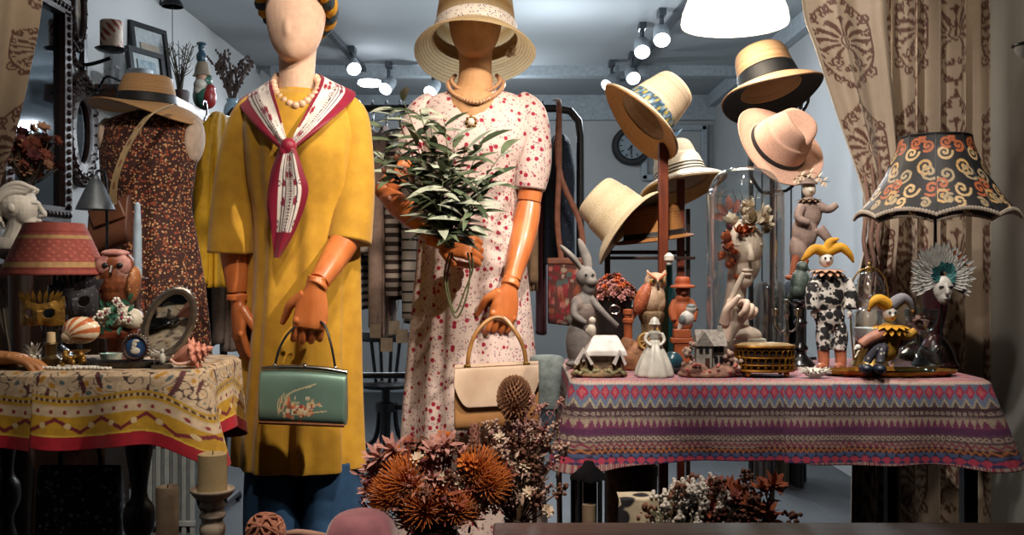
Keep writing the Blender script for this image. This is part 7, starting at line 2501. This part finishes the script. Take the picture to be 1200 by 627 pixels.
protos2 = [cluster(34, 2.0, (9, 30), mat('lilac_statice', 'ad8880', .85, col2='8a6462', scale=120), 'flower_head', s0, 1), cluster(30, 1.8, (8, 26), mat('pale_statice', 'cdb0a0', .85, col2='b09080', scale=120), 'flower_head', s0, 2),
           cluster(40, 2.2, (10, 24), m_br, 'flower_head', s0, 4), cluster(20, 1.6, (5, 34), m_wi, 'flower_head', s0, 6), petals(14, 9, 4, .1, 1.1, m_cr, 'flower_head', .2, s0)]
H_ = []
r_ = random.Random(77)
for i in range(76):
    x = 606 + r_.gauss(0, 22)
    y = 500 + r_.uniform(0, 86) + abs(x - 604) * .35
    x = min(max(x, 566), 652)
    H_.append((x, y, r_.uniform(-26, 22), r_.choice((0, 0, 1, 1, 1, 2, 2, 3, 4)), r_.uniform(.75, 1.15)))
f = bouquet('dried_flower_bouquet', 'tall bouquet of pale pink and brown dried sprays with one big round thistle head', 606, 1.95, PZ, H_, protos2, mat('dry_stem'),
            [(1, 0), (18, 0), (21, 10), (23, 30), (15, 44), (16, 50), (13, 50), (1, 46)], 4, (mat('pale_statice'), mat('lilac_statice')))
g = f.e(G(), 603, 466, 17, 22, 17, n=20, m=14)
for k in range(260):
    z = 1 - 2 * (k + .5) / 260
    r = math.sqrt(1 - z * z)
    a = k * 2.39996
    n_ = Vector((r * math.cos(a), r * math.sin(a), z))
    b_ = f.p(603 + 16.5 * n_.x, 466 - 21.5 * n_.z, 16.5 * n_.y)
    g.leaf(b_, n_ + Vector((0, 0, .5)), 6 * f.s, 3.2 * f.s, .1, (0, -1, 0), .3, 3)
f.part('thistle_head', g, mat('thistle_brown', '94694a', .85, col2='6e4836', scale=120), smooth=180)
f.part('thistle_stem', f.t(G(), [(603, 486, 0), (606, 530, 0), (606, 600, 0)], 1.8, 6), mat('dry_stem'))
for (x, yt, yb) in ((557, 494, 526), (628, 470, 470)):
    if x == 557:
        g = f.e(G(), x, 510, 4.5, 17, 4.5, dy=-10)
        for k in range(40):
            a = k * 2.4
            g.leaf(f.p(x + 4 * math.cos(a), 524 - k * .7, -10 + 4 * math.sin(a)), (math.cos(a), math.sin(a), 1.6), 5 * f.s, 2 * f.s, .1, (0, -1, 0), .2, 3)
        f.part('wheat_ear', g, mat('rose_ear', '9c6a5c', .85), smooth=180)
        f.part('ear_stem', f.t(G(), [(x, 526, -10), (580, 580, -6), (602, 612, 0)], .9, 5), mat('dry_stem'))
r_ = random.Random(8)
for i in range(9):
    x = 636 + r_.uniform(-14, 18)
    y = 462 + r_.uniform(0, 40)
    f.part('curled_grass', f.t(G(), [(606, 610, 0), (618, 540, -4), (x - 8, y + 16, -8), (x, y, -10), (x + 8, y + 6, -10)], [.8, .8, .6, .5, .4], 5, m=24), m_pk)
me = cluster(9, 1.5, (4, 8), m_pk, 'flower_head', s0, 11)
for i in range(14):
    put('flower_head', me, f.root, f.p(r_.uniform(612, 656), r_.uniform(468, 520), r_.uniform(-20, 4)), (r_.uniform(-.8, .8), r_.uniform(-.8, .8), 0), 1.)

# dried flowers in the shade under the right table
protos3 = [cluster(18, 1.9, (8, 12), mat('white_gyp', 'c8c0b6', .8), 'flower_head', s0 * 1.15, 21), petals(18, 11, 5, .1, 1.2, mat('coral_dry', '8f4a40', .85), 'flower_head', .2, s0 * 1.15), petals(12, 16, 5, .3, 1.3, mat('rust_dry', '8a4222', .85), 'flower_head', .2, s0 * 1.15), cluster(22, 2, (9, 14), m_br, 'flower_head', s0 * 1.15, 22)]
for (nm, label, px, heads, seed, vz) in (
        ('dried_flower_bouquet', 'white dried sprig bouquet in the shade under the right table', 790, [(0, .0)], 41, 0),
        ('dried_flower_bouquet', 'coral and rust dried flower bouquet in the shade under the right table', 868, [(1, 0)], 42, 1)):
    r_ = random.Random(seed)
    H_ = []
    for i in range(60):
        if vz == 0:
            x, y, k = r_.gauss(800, 20), r_.uniform(572, 625), r_.choice((0, 0, 0, 0, 3))
        else:
            x, y = r_.gauss(860, 26), r_.uniform(562, 622)
            k = r_.choice((1, 1, 3, 2)) if x < 862 else r_.choice((2, 2, 3))
        H_.append((x, y, r_.uniform(-24, 24), k, r_.uniform(.8, 1.3)))
    bouquet(nm, label, px, 2.0, .002, H_, protos3, m_twig, [(1, 0), (20, 0), (27, 60), (24, 150), (18, 190), (16, 190), (1, 180)], seed, (mat('rust_dry') if vz else mat('moss_leaf', '6a6650', .8), mat('coral_dry') if vz else mat('white_gyp')))

# cushion and yarn ball
f = Fig('cushion', 'dusty rose velvet cushion lying low at the front left of the orange bouquet', 'cushion', 424, 1.83, PZ)
y = f.py
u, v = np.meshgrid(np.linspace(-1, 1, 44), np.linspace(-1, 1, 44))
th_ = (1 - u ** 4) ** .5 * (1 - v ** 4) ** .5
hy_ = y - 599
g = G()
for sg in (-1, 1):
    g.sheet((u * 42 * (1 - .06 * v * v)) * f.s, (v * 36 * (1 - .06 * u * u)) * f.s, (hy_ / 2 + sg * hy_ / 2 * th_ * (1 - .0 * u) + 1.2 * np.sin(u * 5 + v * 3) * th_) * f.s)
f.part('cover', g, mat('rose_velvet', '8f5a62', .8, col2='7a4852', scale=20, sheen=.3, bump=.1), smooth=180)
f.part('piping', f.t(G(), [(424 + q[0] * 42, y - hy_ / 2, q[1] * 36) for q in [(math.copysign(abs(math.cos(t)) ** .35, math.cos(t)) * .95, math.copysign(abs(math.sin(t)) ** .35, math.sin(t)) * .95) for t in np.linspace(0, 2 * PI, 60, endpoint=False)]], 1.6, 6, closed=True), mat('rose_velvet'))
f = Fig('yarn_ball', 'peach ball of wound yarn in front of the navy trousers', 'yarn ball', 311, 1.80, PZ)
y = f.py
R_ = 22
cy_ = 624
g = f.e(G(), 311, cy_, R_ - 2, R_ - 2, R_ - 2, n=24, m=16)
for k in range(16):
    ax = Vector((math.sin(k * 1.9), math.cos(k * 2.7), math.sin(k * .8 + 1))).normalized()
    q = ax.to_track_quat('Z', 'Y')
    off = (k % 5 - 2) * 3.4
    rr = math.sqrt(R_ * R_ - off * off)
    P_ = [q @ Vector((rr * math.cos(t), rr * math.sin(t), off)) for t in np.linspace(0, 2 * PI, 40, endpoint=False)]
    for dd in (-1.6, 1.6):
        f.t(g, [(311 + p.x, cy_ - p.z + dd * ax.z, p.y + dd * ax.y) for p in P_], 1.5, 6, closed=True)
f.part('yarn', g, mat('peach_yarn', 'a8705a', .85, col2='8d5845', scale=200, bump=.4))
f.part('basket', f.l(G(), 311, [(1, y), (16, y), (26, cy_ + 12), (27, cy_ + 10), (25, cy_ + 10), (15, y - 2), (1, y - 2)], 28), mat('dark_wicker', '4a3626', .8, scale=80, bump=.5))
f = Fig('driftwood', 'pale pink driftwood piece lying between the yarn ball and the cushion', 'driftwood', 358, 1.80, PZ)
y = f.py
f.part('branch', f.t(G(), [(336, 625, 0), (350, 624, 0), (368, 626, 0), (384, 628, 2)], [3, 4, 4, 2], 10, m=20), mat('bleached_wood', '9a7564', .8))
f.part('block', f.b(G(), 344, 628, 372, y, 20), m_dwood, bevel=1)

# things in the shade under the right table
f = Fig('grey_stool', 'grey padded stool top with a pale throw, left of the right table', 'stool', 641, 2.55, 0)
y = f.py
g = f.l(G(), 641, [(1, 416), (16, 417), (21, 424), (23, 440), (23, 470), (21, 478), (1, 480)], 32, m=30)
f.part('seat', g, mat('sage_throw', '6d7574', .9, col2='4f5857', scale=40, bump=.3))
for sx, sy in ((-1, -1), (1, -1), (-1, 1), (1, 1)):
    f.part('leg', f.t(G(), [(641 + sx * 13, 478, sy * 13), (641 + sx * 17, y, sy * 17)], [3, 2.2], 10), m_dwood)
f = Fig('lantern', 'dark metal lantern standing under the left end of the right table', 'lantern', 690, 2.03, .002)
y = f.py
for sx in (-1, 1):
    for sy in (-1, 1):
        f.part('post', f.b(G(), 690 + sx * 13 - 1.5, 560, 690 + sx * 13 + 1.5, y - 6, 3, sy * 13), m_dark)
f.part('base', f.b(G(), 674, y - 6, 706, y, 32), m_dark, bevel=.8)
f.part('roof', f.l(G(), 690, [(22, 562), (22, 558), (8, 546), (5, 540), (1, 539)], 4), m_dark)
f.part('candle', f.l(G(), 690, [(1, 590), (8, 591), (8, y - 6), (1, y - 6)], 20), mat('grey_wax'))
f = Fig('wicker_basket', 'brown wicker basket in the shade behind the white sprigs', 'basket', 740, 2.52, .002)
y = f.py
f.part('basket_body', f.l(G(), 740, [(1, y), (24, y), (28, y - 30), (30, 560), (31, 556), (28, 556), (1, 562)], 40, m=60, mod=lambda a: 1 + .015 * np.sin(40 * a)), mat('brown_wicker', '54361f', .8, col2='38210f', scale=60, bump=.6))
f = Fig('spotted_cloth', 'cream and black cow spotted cloth hanging over a box under the right table', 'cloth', 746, 2.03, .002)
y = f.py
f.part('box', f.b(G(), 734, 584, 772, y, 34), m_dwood, bevel=1)
k_ = np.linspace(0, 1, 40)[:, None]
u_ = np.linspace(-1, 1, 40)[None]
g = G().sheet((u_ * (22 + 3 * k_)) * f.s, (-20 - 3 * np.sin(u_ * 6) * k_ + np.where(k_ < .3, 34 * (1 - k_ / .3), 0)) * f.s, (y - 580 - np.maximum(k_ - .3, 0) * 60 + 0 * u_) * f.s)
f.part('cloth', g, mat('cow_print', 'b5a890', .8, kind='dots', col2='a89a82', layers=((24, .45, '17141a', .75),)), smooth=180, solid=1.2)
for i, (x, top, bot, mm, lab) in enumerate(((893, 520, 586, mat('umber_cloth', '33261f', .9), 'dark umber coat hem hanging far behind under the right table'), (910, 520, 590, mat('moss_cloth', '3a352a', .9), 'moss brown coat hanging far behind under the right table'), (927, 520, 576, mat('black_cloth', '15151a', .9), 'black coat hanging far behind beside the gap to the floor'))):
    garment_on_rack('coat', lab, 'coat', x, 330, bot, 7.5, 40, mm, None, 4, 20 + i, d=4.6)
f = Fig('clothes_rack', 'short black clothes rack with dark coats far behind the right table', 'clothes rack', 910, 4.6, 0)
f.part('frame', f.t(G(), [(880, f.py, 0), (880, 200, 0), (884, 122, 0), (892, 118, 0), (930, 118, 0), (938, 122, 0), (942, 200, 0), (942, f.py, 0)], 3, 10), m_black)
